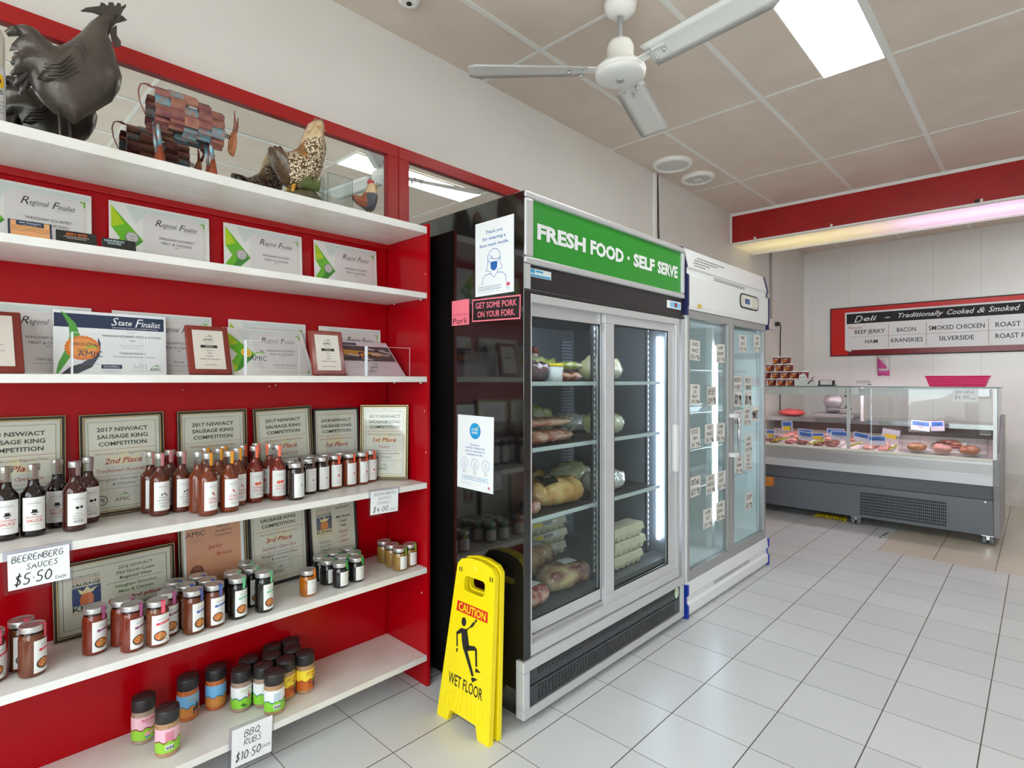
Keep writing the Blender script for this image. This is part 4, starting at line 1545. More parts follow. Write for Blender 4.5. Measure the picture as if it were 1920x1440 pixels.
JARS = [
 ('Jd', .938, 2.020, .35, Z4, G_J, 'small dark relish jar nearest the tomato bottles, at the front of the row'),
 ('Jd', 1.021, 2.090, .2, Z4, G_J, 'small dark relish jar, second dark one in the front row'),
 ('Jd', 1.081, 2.100, .25, Z4, G_J, 'small dark relish jar touching the first red relish jar'),
 ('Jt', 1.146, 2.115, .1, Z4, G_J, 'small red relish jar next to the dark relish jars'),
 ('Jt', 1.212, 2.113, .25, Z4, G_J, 'small red relish jar, middle one of the front three'),
 ('Jt', 1.273, 2.118, .3, Z4, G_J, 'small red relish jar, third red one before the glinting frame'),
 ('Jt', 1.329, 2.141, .1, Z4, G_J, 'rightmost small red relish jar against the glinting frame'),
 ('Jd', .957, 2.107, .2, Z4, G_J, 'dark relish jar tucked behind the first jar beside the tomato bottles'),
 ('Jd', 1.000, 2.168, .2, Z4, G_J, 'dark relish jar hidden at the back left, before the 2017 frame'),
 ('Jd', 1.065, 2.168, .2, Z4, G_J, 'dark relish jar in the back row, only its silver lid showing'),
 ('Jt', 1.140, 2.178, .1, Z4, G_J, 'red relish jar lid seen at the back, left under 1st Place'),
 ('Jt', 1.209, 2.178, .1, Z4, G_J, 'red relish jar lid seen at the back, right under 1st Place'),
 ('Kr', .105, 2.050, .5, Z5, G_K, 'brown simmer sauce jar cut off by the left picture edge'),
 ('Kr', .170, 2.088, .3, Z5, G_K, 'brown simmer sauce jar with red band behind the jar at left front'),
 ('Kr', .188, 2.022, .95, Z5, G_K, 'brown simmer sauce jar turned sideways at the far left front'),
 ('Kp', .332, 2.050, .6, Z5, G_K, 'red simmer sauce jar with plum tab standing alone before the sausage emblem'),
 ('Kp', .402, 2.055, .9, Z5, G_K, 'red plum-tab jar behind, its label turned away to the right'),
 ('Kp', .414, 1.990, .6, Z5, G_K, 'red plum-tab jar at the shelf edge beside the pink-dot tab jar'),
 ('Kr', .477, 1.972, .2, Z5, G_K, 'brown sauce jar with pink dotted tab and red label band'),
 ('Kp', .517, 2.024, .35, Z5, G_K, 'plum-tab sauce jar half hidden behind the pink-dot tab jar'),
 ('Kb', .580, 1.985, .6, Z5, G_K, 'tan sauce jar with blue tab, front left of the blue-tab jars'),
 ('Kb', .645, 1.990, .3, Z5, G_K, 'tan sauce jar with blue tab, front right, full blue band showing'),
 ('Kb', .563, 2.114, .3, Z5, G_K, 'blue-tab sauce jar at the back left, grey lid before the gold frame'),
 ('Kb', .578, 2.052, .3, Z5, G_K, 'blue-tab sauce jar directly behind the front left one'),
 ('Kb', .634, 2.118, .3, Z5, G_K, 'blue-tab sauce jar furthest back, lid before the orange certificate'),
 ('Kb', .643, 2.055, .3, Z5, G_K, 'blue-tab sauce jar directly behind the front right one'),
 ('M', .722, 2.000, .35, Z5, G_K, 'black sauce jar with mint tab, front left of its kind'),
 ('M', .808, 1.990, .5, Z5, G_K, 'black sauce jar with mint tab, standing right with half label showing'),
 ('M', .730, 2.068, .5, Z5, G_K, 'black mint-tab jar behind the front left one'),
 ('M', .794, 2.070, .5, Z5, G_K, 'black mint-tab jar in second row with its pan picture just visible'),
 ('M', .803, 2.138, .3, Z5, G_K, 'black mint-tab jar at the very back under 3rd Place frame'),
 ('N', .983, 2.017, .45, Z5, G_O, 'single little orange preserve jar with tangerine tab'),
 ('O', 1.093, 2.070, .5, Z5, G_O, 'little dark preserve jar, left of the second row beside the orange jar'),
 ('O', 1.112, 2.006, .45, Z5, G_O, 'little dark preserve jar nearest the shelf edge'),
 ('O', 1.190, 2.018, .35, Z5, G_O, 'little dark preserve jar, front right with label fully seen'),
 ('O', 1.095, 2.136, .3, Z5, G_O, 'little dark jar at rear left, silver lid just under the 2015 frame'),
 ('O', 1.157, 2.072, .3, Z5, G_O, 'little dark jar in the centre of its cluster'),
 ('O', 1.218, 2.085, .3, Z5, G_O, 'little dark jar behind the front right one'),
 ('O', 1.157, 2.142, .3, Z5, G_O, 'little dark jar at the back centre of its cluster'),
 ('O', 1.232, 2.150, .3, Z5, G_O, 'little dark jar at the back right corner of its cluster'),
 ('P', 1.398, 2.135, .7, Z5, G_O, 'mustard-yellow little jar at the back left of the four'),
 ('P', 1.392, 2.064, .7, Z5, G_O, 'mustard-yellow little jar in the middle of the row of three'),
 ('P', 1.388, 1.998, .4, Z5, G_O, 'mustard-yellow little jar nearest the shelf edge'),
 ('P', 1.450, 2.012, .35, Z5, G_O, 'mustard-yellow little jar against the red end panel'),
]
for k, x, y, a, z, g, lab in JARS:
    if k not in first:
        r, h = {'J': (.0295, .137), 'K': (.0305, .139), 'M': (.030, .139)}.get(k[0], (.0305, .097))
        first[k] = jar(lab, (x, y, z), a, r, h, JS[k], g, name={'J': 'relish_jar', 'K': 'sauce_jar', 'M': 'sauce_jar'}.get(k[0], 'preserve_jar'))
    else:
        dup(first[k], (x, y, z), a, lab)

# ------------------------------------------------------------------ shaker jars of rub
M_LIDB = mat('black_lid', (40, 37, 38), .4)
M_LIDT = mat('black_lid_top', (58, 44, 44), .45)


def rub(label, loc, a, spice, top, bottom, edge, title, tcol, fig):
    t = thing('spice_rub_jar', label, 'jar', loc, a, 'spice rub jars on the bottom shelf')
    r = .0345
    b = MB()
    cm = mat('spice_' + spice[0], spice[1], .25, coat=.5, noise=(spice[2], 120, .2))
    b.lathe([(r * .85, 0, cm), (r * .97, .004, cm), (r * .97, .010, cm), (r * .93, .012, cm), (r, .015, cm), (r, .092, cm), (r * .95, .096, cm), (r * .99, .100, cm), (r * .95, .106, cm), (r * .9, .110, cm)], cm, 24)
    b.build('jar_body', t)
    b = MB().lathe([(r * .98, .106), (r * 1.0, .108), (r * 1.0, .139), (r * .96, .146)], M_LIDB, 28)
    b.lathe([(r * .90, .1462), (r * .88, .1470), (r * .3, .1475)], M_LIDT, 24)
    b.box(-r * .82, r * .82, -.0022, .0022, .1455, .1482, M_LIDB)
    b.build('lid', t)
    b = MB()
    P = Wrap(r + .0005, .016, -pi / 2)
    arc = 2.3
    H = .074
    hz = [.036 + .004 * sin(i * 1.3) for i in range(25)]
    mt, mb_, me = mat('art_' + top[0], top[1], .5), mat('art_' + bottom[0], bottom[1], .5), mat('art_' + edge[0], edge[1], .5)
    vs, fs = [], []
    n = 24
    for lo, hi, m in ((lambda i: 0, lambda i: hz[i] - .004, mb_), (lambda i: hz[i] - .004, lambda i: hz[i], me), (lambda i: hz[i], lambda i: H, mt)):
        vs, fs = [], []
        for i in range(n + 1):
            x = (-1 + 2 * i / n) * arc * r
            vs += [P(x, lo(i)), P(x, hi(i))]
        b.add(vs, [(2 * i, 2 * i + 2, 2 * i + 3, 2 * i + 1) for i in range(n)], m)
    tm = mat('art_' + tcol[0], tcol[1], .5)
    if title:
        b.text(title, 0, .058, .009, P, tm, w=.042, bold=.015)
        lines(b, P, (.051,), .022, tm, .0015)
    mr, ms, mk = mat('figure_red', (200, 44, 40), .5), mat('figure_skin', (222, 170, 130), .5), mat('figure_dark', (48, 52, 80), .5)
    if fig == 'walker':
        b.flat([(.004, .034), (.012, .034), (.011, .046), (.005, .046)], P, mr, .0007)
        b.disc(.008, .0495, .003, .003, P, ms, .0008, 8); b.rect(.004, .012, .0515, .0535, P, mr, .0009)
        b.flat([(.004, .034), (.008, .034), (.003, .020), (.000, .020)], P, ms, .0007); b.flat([(.008, .034), (.012, .034), (.015, .022), (.012, .021)], P, ms, .0007)
        b.flat([(-.022, .012), (-.012, .018), (.002, .006), (-.010, .004)], P, mat('shoot_green', (60, 120, 40), .5), .0007)
    elif fig == 'horse':
        b.flat([(-.006, .018), (.014, .02), (.018, .034), (.012, .036), (.006, .028), (-.006, .028)], P, mk, .0007)
        for x in (-.005, .0, .009, .013):
            b.rect(x, x + .0025, .004, .020, P, mk, .0007)
        b.flat([(.004, .028), (.010, .028), (.009, .044), (.005, .044)], P, M_BLACK, .0008)
        b.disc(.007, .047, .003, .003, P, ms, .0008, 8)
    elif fig == 'farmer':
        b.rect(.004, .014, .006, .024, P, mk, .0007); b.rect(.004, .014, .024, .040, P, mat('shirt_green', (60, 130, 60), .5), .0007)
        b.disc(.009, .045, .004, .004, P, ms, .0008, 8); b.rect(.003, .015, .048, .050, P, M_BLACK, .0009)
        b.rect(-.014, -.002, .022, .030, P, mat('roo_brown', (150, 70, 30), .5), .0007); b.rect(-.012, -.010, .010, .022, P, mat('roo_brown', (150, 70, 30), .5), .0007); b.rect(-.005, -.003, .010, .022, P, mat('roo_brown', (150, 70, 30), .5), .0007)
    elif fig == 'pig':
        b.disc(-.004, .018, .010, .007, P, mat('pig_pink', (240, 176, 170), .5), .0007, 12); b.disc(.008, .022, .005, .005, P, mat('pig_pink', (240, 176, 170), .5), .0008, 10)
        b.rect(.014, .024, .008, .034, P, mat('hut_yellow', (230, 190, 60), .5), .0007); b.rect(.014, .019, .004, .010, P, mk, .0008)
        b.rect(-.012, .002, .006, .011, P, mat('water_blue', (60, 150, 210), .5), .0008)
    elif fig == 'back':
        b.rect(-.020, .006, .036, .066, P, mat('panel_print', (226, 150, 170), .5) if top[0] == 'pink' else mat('panel_pale', (214, 224, 234), .5), .0007, n=6)
        for i in range(6):
            b.rect(-.018, .004 - .003 * (i % 3), .040 + i * .004, .0412 + i * .004, P, mat('fine_red', (190, 90, 110), .5) if top[0] == 'pink' else mat('fine_blue', (150, 170, 190), .5), .0009, n=4)
        b.rect(-.020, .004, .008, .024, P, M_WPAPER, .0007, n=5)
        x = -.018
        for i in range(9):
            w_ = (.0008, .0015, .0022)[i * 7 % 3]
            b.rect(x, x + w_, .010, .020, P, M_BLACK, .0009); x += w_ + .0010
        # the seam where the wrap label ends
    b.build('label', t)
    return t


BR = ('grey', (150, 128, 112), (176, 150, 128)); ORG = ('orange', (186, 92, 40), (206, 116, 58)); TAN = ('tan', (166, 126, 88), (190, 150, 110))
PK = (('pink', (240, 190, 206)), ('grass', (150, 210, 60)), ('earthred', (130, 50, 40)))
BL = (('sky', (120, 186, 236)), ('desert', (214, 140, 66)), ('teal', (60, 120, 150)))
GR = (('pale', (238, 242, 244)), ('pasture', (140, 212, 56)), ('hillblue', (40, 110, 130)))
YE = (('sun', (252, 224, 60)), ('outback', (206, 104, 34)), ('rust', (170, 60, 30)))
RUBT = {
 'pig': (BR,) + PK + ('PIGGY PETES', ('crimson', (206, 40, 80)), 'pig'), 'pigb': (TAN,) + PK + ('', ('crimson', (206, 40, 80)), 'back'),
 'cow': (ORG,) + BL + ('CITRUS', ('gold', (214, 200, 110)), 'horse'), 'cow2': (ORG,) + BL + ('', ('gold', (214, 200, 110)), ''),
 'lamb': (BR,) + GR + ('GOLD COAST', ('olive', (190, 190, 120)), 'walker'), 'lambb': (TAN,) + GR + ('', ('olive', (190, 190, 120)), 'back'),
 'roo': (TAN,) + YE + ('JOEY THE RUB', ('brick', (190, 50, 30)), 'farmer'),
}
RUBS = [
 ('pig', .482, 2.160, .25, 'rub jar with pink sky label and red title, at the left of the shelf'),
 ('pigb', .519, 2.033, .15, 'rub jar with pink and green back label and barcode at shelf front left'),
 ('cow', .623, 2.190, .35, 'rub jar with blue sky label and dark horse picture'),
 ('cow2', .715, 2.190, .1, 'rub jar with plain blue and orange desert label'),
 ('lamb', .775, 2.110, .2, 'rub jar with green pasture label and red-shirted walker, front left of cluster'),
 ('lamb', .842, 2.080, .5, 'rub jar with green pasture label squeezed second from left in its cluster'),
 ('lambb', .850, 2.004, .1, 'rub jar with pale and green back label and barcode nearest the price card'),
 ('roo', .918, 2.062, .35, 'rub jar with yellow label half hidden behind the front jar'),
 ('roo', .990, 2.055, .3, 'rub jar with yellow label and farmer picture at the right end'),
 ('lamb', .822, 2.165, .2, 'rub jar at the back left of the cluster, black lid only'),
 ('lamb', .895, 2.134, .2, 'rub jar in the centre of the cluster, black lid only'),
 ('roo', .925, 2.200, .2, 'rub jar at the rear of the cluster beside the furthest one'),
 ('roo', .997, 2.196, .2, 'rub jar furthest back against the red panel'),
 ('roo', .972, 2.128, .2, 'rub jar directly behind the yellow label jar at the right end'),
]
for k, x, y, a, lab in RUBS:
    if k not in first:
        first[k] = rub(lab, (x, y, SH[5] + .0006), a, *RUBT[k])
    else:
        dup(first[k], (x, y, SH[5] + .0006), a, lab)
# ------------------------------------------------------------------ ornaments on the top shelf
Z1_ = SH[0] + .0006
M_IRON = mat('dark_iron', (100, 92, 86), .36, metal=.45, noise=((80, 72, 66), 12, .3), bump=(70, .12))
M_IRON2 = mat('dark_iron_edge', (84, 78, 74), .32, metal=.5)
t = thing('rooster_sculpture', 'large dark metal rooster sculpture at the left of the top shelf', 'sculpture', (.27, 2.06, Z1_))
RB = [(.079,.44),(.053,.405),(.029,.361),(.005,.327),(-.017,.304),(-.031,.297),(-.051,.308),(-.069,.323),(-.084,.328),(-.103,.325),(-.125,.309),(-.137,.29),(-.129,.279),(-.106,.291),(-.121,.263),(-.127,.24),(-.106,.252),(-.122,.225),(-.122,.204),(-.108,.183),(-.092,.191),(-.086,.177),(-.077,.152),(-.062,.13),(-.044,.113),(-.031,.1),(-.017,.103),(-.002,.096),(.015,.083),(.043,.117),(.065,.139),(.107,.185),(.127,.229),(.133,.269),(.122,.308),(.111,.352),(.099,.38),(.103,.406),(.118,.431),(.13,.461)]
b = MB(); b.pillow(RB, FRONT, .062, .10, M_IRON, step=.013)
b.build('body', t)
RC = [(.03,.426),(.043,.442),(.076,.463),(.079,.476),(.088,.476),(.095,.472),(.099,.486),(.11,.49),(.114,.480),(.121,.495),(.129,.496),(.13,.487),(.143,.502),(.143,.494),(.135,.478),(.129,.459),(.107,.445),(.079,.437),(.059,.436)]
MB().prism(RC, FRONT, -.004, .004, M_IRON2).build('comb', t, bevel=.0015)
b = MB(); b.pillow([(.110,.424),(.112,.455),(.134,.462),(.146,.453)], FRONT, .012, .015, M_IRON2, step=.006)
b.build('beak', t)
MB().prism([(.100,.404),(.119,.425),(.119,.394),(.13,.379),(.129,.363),(.115,.356),(.106,.375)], FRONT, -.003, .003, M_IRON).build('wattle', t, bevel=.001)
W_ = [(-.074,.144),(-.065,.165),(-.045,.197),(-.016,.242),(-.002,.266),(.02,.288),(.035,.256),(.032,.224),(.008,.188),(-.028,.159),(-.057,.145)]
for sgn in (1, -1):
    b = MB()
    Pw = Plane((0, -.050 * sgn, .02), (1, 0, 0), (0, 0, 1))
    b.pillow(W_, Pw, .018, .02, M_IRON, step=.012)
    w = b.build('wing', t)
    b = MB()
    for i in range(5):
        f = i / 4
        p0 = Vector((-.070 + .010 * f, -(.060) * sgn, .168 + .04 * f)); p1 = Vector((.018 - .02 * f, -.071 * sgn, .215 + .040 * f))
        mid = (p0 + p1) / 2 + Vector((.005, -.008 * sgn, -.012))
        b.tube([p0, mid, p1], [.001, .003, .001], M_IRON2, 6)
    b.build('feather_ridges', w)
for i, (x, z0) in enumerate(((-.016, .10), (.013, .10))):
    y = -.02 if i == 0 else .02
    MB().tube([(x - .008, y, z0 + .03), (x - .004, y, .05), (x, y, .004)], .0035, M_IRON2, 6).build('leg', t)
    b = MB()
    for a in (-35, 0, 35):
        b.tube([(x, y, .003), (x + .035 * cos(radians(a)), y + .035 * sin(radians(a)), .003)], .003, M_IRON2, 6)
    b.build('foot', t)
for i in range(5):
    a = radians(150 + i * 22)
    c = Vector((-.07 + .0 * i, .0, .20))
    pts = [Vector((-.075 + .05 * cos(a) * k, .012 * (i - 2) / 2, .215 + .075 * sin(a) * k - .02 * k * k)) for k in (0, .35, .7, 1.0)]
    MB().tube(pts, [.016, .014, .010, .004], M_IRON2, 8).build('tail_feather', t)

t = thing('spray_can', 'white spray can with sunflower label cut off by the left picture edge', 'can', (.100, 1.99, Z1_))
M_CAN = mat('can_white', (226, 224, 220), .35)
MB().lathe([(.028, 0), (.031, .004), (.031, .150), (.027, .160)], M_CAN, 24).build('can_body', t)
MB().lathe([(.029, .157), (.030, .160), (.030, .235), (.024, .252), (.010, .256)], mat('can_cap', (222, 214, 200), .4), 24).build('cap', t)
b = MB(); P = Wrap(.0313, 0, radians(-62))
b.rect(-.05, .04, .01, .146, P, mat('can_label', (222, 224, 226), .4), .0003, n=10)
for i in range(12):
    a = 2 * pi * i / 12
    b.disc(.0 + .011 * cos(a), .112 + .014 * sin(a), .006, .007, P, mat('petal_yellow', (250, 200, 30), .5), .0006 + .00001 * i, 8)
b.disc(0, .112, .007, .008, P, mat('seed_brown', (96, 52, 24), .5), .0009, 12)
b.text('70', .004, .078, .012, P, M_BLACK)
for i in range(4):
    b.rect(-.02, .02 - .004 * (i % 2), .03 + i * .009, .033 + i * .009, P, M_DIM, .0006, n=4)
b.build('label', t)

t = thing('bull_sculpture', 'copper and blue patchwork metal bull with spring neck on the top shelf', 'sculpture', (.58, 2.06, Z1_))
M_COP = mat('flamed_copper', (186, 128, 112), .3, metal=.6, noise=((124, 72, 84), 22, .3))
M_COPB = mat('patina_copper', (176, 124, 104), .35, metal=.5, noise=((96, 178, 200), 55, .25))
M_COP2 = mat('flamed_copper_b', (206, 152, 122), .28, metal=.5, noise=((150, 92, 92), 26, .3))
M_COP3 = mat('flamed_copper_c', (142, 88, 92), .28, metal=.5, noise=((182, 128, 104), 26, .3))
M_TERR = mat('rust_cone', (176, 92, 62), .45, metal=.5)
MB().lathe([(.03, -.09), (.05, -.085), (.05, .085), (.03, .09)], M_IRON2, 12).build('barrel', t)
bo = COL.objects[-1] if False else t.children[-1]
for i, v in enumerate(bo.data.vertices):
    x, y, z = v.co
    v.co = (z + .005, y * .9, x * .9 + .19 - z * .12)
rr = random.Random(11)
for s_ in (1, -1):
    for c in range(5):
        for r in range(4):
            x = -.082 + c * .0405
            z = .142 + r * .030 + (.010 if c % 2 else 0) - .12 * x + (.014 if r == 3 and c == 2 else 0)
            y = -.054 * s_ if r in (1, 2) else -.046 * s_
            b = MB()
            rings = []
            for k in range(6):
                u = -1 + 2 * k / 5
                yy = y - s_ * (.010 * (1 - u * u) + .003 * (c % 2)) + (s_ * .012 if (r == 0 and u < -.3) or (r == 3 and u > .3) else 0)
                yy -= s_ * .005 * ((c + r) % 2)
                rings.append([(x - .0205, yy, z + u * .018), (x + .0205, yy, z + u * .018), (x + .0205, yy + .004 * s_, z + u * .018), (x - .0205, yy + .004 * s_, z + u * .018)])
            b.loft(rings, M_COPB if (c, r) in ((2, 2), (1, 3), (2, 0), (4, 1), (3, 0), (0, 2)) else (M_COP, M_COP2, M_COP3)[(c * 2 + r * 3) % 3], smooth=False)
            b.build('body_plate', t)
for x, y in ((-.088, -.036), (.066, -.036), (-.080, .036), (.074, .036)):
    b = MB(); b.tube([(x - .003, y, .175), (x, y, .12), (x + .006, y, .075)], .0065, M_COPB, 8)
    l = b.build('leg', t)
    MB().lathe([(.019, 0), (.017, .01), (.005, .085)], M_TERR, 14, c=(x + .006, y, 0)).build('hoof_cone', l)
b = MB(); b.tube([(-.098, 0, .18), (-.116, 0, .178), (-.130, 0, .211), (-.135, 0, .245), (-.129, 0, .268), (-.114, 0, .276)], .0022, M_COP, 6)
tl = b.build('tail', t)
b = MB(); b.pillow([(-.118, .272), (-.108, .279), (-.086, .271), (-.1, .268)], FRONT, .003, .006, M_COP, step=.006)
b.build('tail_tuft', tl)
pts = []
for i in range(60):
    a = i * 2 * pi / 8
    f = i / 59
    pts.append((.095 + .045 * f, .007 * cos(a), .192 + .006 * 0 + .007 * sin(a) - .010 * f))
MB().tube(pts, .0014, mat('spring_wire', (96, 60, 44), .4, metal=.7), 5).build('neck_spring', t)
b = MB(); b.pillow([(.151,.119),(.138,.123),(.131,.135),(.132,.165),(.141,.198),(.150,.214),(.160,.205),(.162,.181),(.160,.150)], FRONT, .010, .016, mat('head_copper', (186, 124, 88), .35, metal=.6), step=.009)
hd = b.build('head', t)
b = MB()
b.tube([(.152, -.004, .208), (.153, -.008, .235), (.149, -.012, .277)], [.006, .005, .0012], M_COP, 8)
b.tube([(.158, .004, .206), (.166, .008, .232), (.170, .012, .268)], [.006, .005, .0012], M_COP, 8)
b.build('horns', hd)

t = thing('hen_figurine', 'speckled brown and cream ceramic hen on a mossy base', 'figurine', (.96, 2.06, Z1_))
mh = bpy.data.materials.new('speckled_hen')
mh.use_nodes = True
nt = mh.node_tree
bs = nt.nodes['Principled BSDF']; bs.inputs['Roughness'].default_value = .28
tc = nt.nodes.new('ShaderNodeTexCoord')
vo = nt.nodes.new('ShaderNodeTexVoronoi'); vo.inputs['Scale'].default_value = 150
nt.links.new(tc.outputs['Object'], vo.inputs['Vector'])
cr = nt.nodes.new('ShaderNodeValToRGB')
cr.color_ramp.elements[0].position = .34; cr.color_ramp.elements[0].color = lin((236, 220, 186))
cr.color_ramp.elements[1].position = .62; cr.color_ramp.elements[1].color = lin((84, 58, 34))
nt.links.new(vo.outputs['Distance'], cr.inputs[0])
nt.links.new(cr.outputs[0], bs.inputs['Base Color'])
M_HEN = mh
M_HENB = mat('hen_back_brown', (176, 120, 60), .3, noise=((92, 66, 40), 60, .3))
M_HENN = mat('hen_neck_cream', (226, 206, 168), .3, noise=((176, 136, 88), 40, .3))
M_HENT = mat('hen_tail_brown', (112, 88, 64), .3, noise=((70, 54, 40), 70, .3))
HEN = [(.044,.326),(.029,.292),(.007,.224),(-.024,.2),(-.049,.187),(-.075,.195),(-.104,.194),(-.11,.183),(-.1,.152),(-.085,.117),(-.061,.081),(-.034,.062),(.007,.062),(.054,.082),(.083,.119),(.101,.162),(.112,.207),(.114,.24),(.108,.274),(.103,.298),(.108,.313),(.103,.332),(.094,.354),(.072,.351)]


def henpick(x, z):
    if z > .262 + .3 * (x - .05):
        return M_HENN
    if x < -.045 - .25 * (z - .1):
        return M_HENT
    if z > .175 - 1.1 * (x - .0) and x < .018:
        return M_HENB
    return M_HEN


b = MB(); b.pillow(HEN, FRONT, .066, .075, M_HEN, step=.011, pick=henpick)
b.build('body', t)
b = MB(); b.pillow([(.064,.330),(.066,.352),(.072,.361),(.085,.358),(.097,.368),(.112,.355),(.110,.338),(.104,.322),(.108,.300),(.101,.287),(.092,.300),(.090,.325)], FRONT, .017, .02, mat('hen_face', (150, 112, 92), .35), step=.007)
cb = b.build('comb', t)
b = MB(); b.pillow([(.100,.333),(.106,.336),(.122,.322),(.112,.318),(.100,.322)], FRONT, .008, .01, mat('hen_beak', (216, 160, 60), .35), step=.005)
b.build('beak', t)
MB().lathe([(.001, -.001), (.003, 0), (.001, .001)], M_BLACK, 8, c=(.096, -.017, .338)).build('eye', t)
for y in (-.022, .022):
    MB().tube([(-.02, y, .08), (-.025, y, .05), (-.03, y - .0, .02)], [.010, .007, .006], mat('hen_leg', (206, 150, 50), .4), 8).build('leg', t)
b = MB(); b.pillow([(-.105,0),(-.085,.024),(-.055,.044),(-.03,.05),(.03,.075),(.06,.078),(.072,.060),(.10,.042),(.115,.02),(.122,0)], FRONT, .055, .05, mat('mossy_base', (112, 98, 72), .5, noise=((72, 70, 46), 18, .3)), step=.012)
b.build('base', t)
b = MB()
for i in range(9):
    x = .0 + i * .008
    b.tube([(x, -.040, .06), (x + .002, -.050, .085), (x - .004 + (i % 3) * .004, -.054, .108)], [.006, .005, .001], mat('moss_green', (96, 106, 56), .5), 6)
b.build('grass_tuft', t)

t = thing('glass_case', 'upright clear glass case beside the small rooster on the top shelf', 'glass', (1.175, 2.155, Z1_))
b = MB()
b.box(-.056, .056, -.035, -.031, 0, .185, M_ACRYL); b.box(-.056, .056, .031, .035, 0, .185, M_ACRYL)
b.box(-.056, -.052, -.031, .031, 0, .185, M_ACRYL); b.box(.052, .056, -.031, .031, 0, .185, M_ACRYL)
b.build('glass_walls', t)
b = MB()
for x in (-.057, .055):
    b.box(x, x + .002, -.0362, -.035, 0, .187, M_GEDGE)
b.box(-.057, .057, -.0362, -.035, .185, .187, M_GEDGE)
b.build('glass_edges', t)

t = thing('rooster_figurine', 'tiny rooster figurine with red comb at the right of the top shelf', 'figurine', (1.243, 2.03, Z1_))
SR = [(.008,.149),(.02,.158),(.036,.158),(.046,.149),(.04,.138),(.048,.117),(.05,.09),(.042,.058),(.03,.04),(.0,.038),(-.022,.05),(-.05,.062),(-.068,.085),(-.05,.09),(-.026,.088),(-.006,.116)]


def srpick(x, z):
    return mat('cream_neck', (206, 178, 140), .35) if z > .108 else mat('rust_wing', (150, 84, 56), .35) if x < -.012 else mat('slate_breast', (76, 80, 88), .35, noise=((50, 54, 60), 60, .3))


b = MB(); b.pillow(SR, FRONT, .034, .036, mat('slate_breast', (76, 80, 88), .35), step=.008, pick=srpick)
b.build('body', t)
M_COMBR = mat('comb_red', (190, 36, 36), .35)
MB().prism([(.008, .152), (.008, .166), (.015, .162), (.019, .172), (.025, .163), (.032, .172), (.036, .158)], FRONT, -.004, .004, M_COMBR).build('comb', t)
MB().prism([(.042, .140), (.046, .132), (.043, .120), (.037, .126), (.037, .140)], FRONT, -.004, .004, M_COMBR).build('wattle', t)
MB().tube([(.044, 0, .147), (.056, 0, .143)], [.005, .0008], mat('hen_beak', (216, 160, 60), .35), 8).build('beak', t)
for y in (-.012, .012):
    MB().tube([(.01, y, .045), (.01, y, .004)], .004, M_HENT, 8).build('leg', t)
MB().lathe([(.03, 0), (.03, .004), (.026, .006)], M_HENT, 18, c=(.01, 0, 0)).build('base', t)

# ------------------------------------------------------------------ award cards
M_CERT = mat('certificate_paper', (226, 224, 220), .3)
M_CERT2 = mat('certificate_panel', (218, 213, 212), .3)
M_GR1 = mat('print_lime', (176, 204, 24), .35)
M_GR2 = mat('print_green', (104, 182, 36), .35)
M_GR3 = mat('print_deep_green', (58, 138, 44), .35)
M_PGR = mat('print_pale_grey', (206, 212, 210), .35)
M_GOLDL = mat('print_gold_line', (206, 190, 156), .4)
M_TXT = mat('print_text', (48, 44, 46), .5)


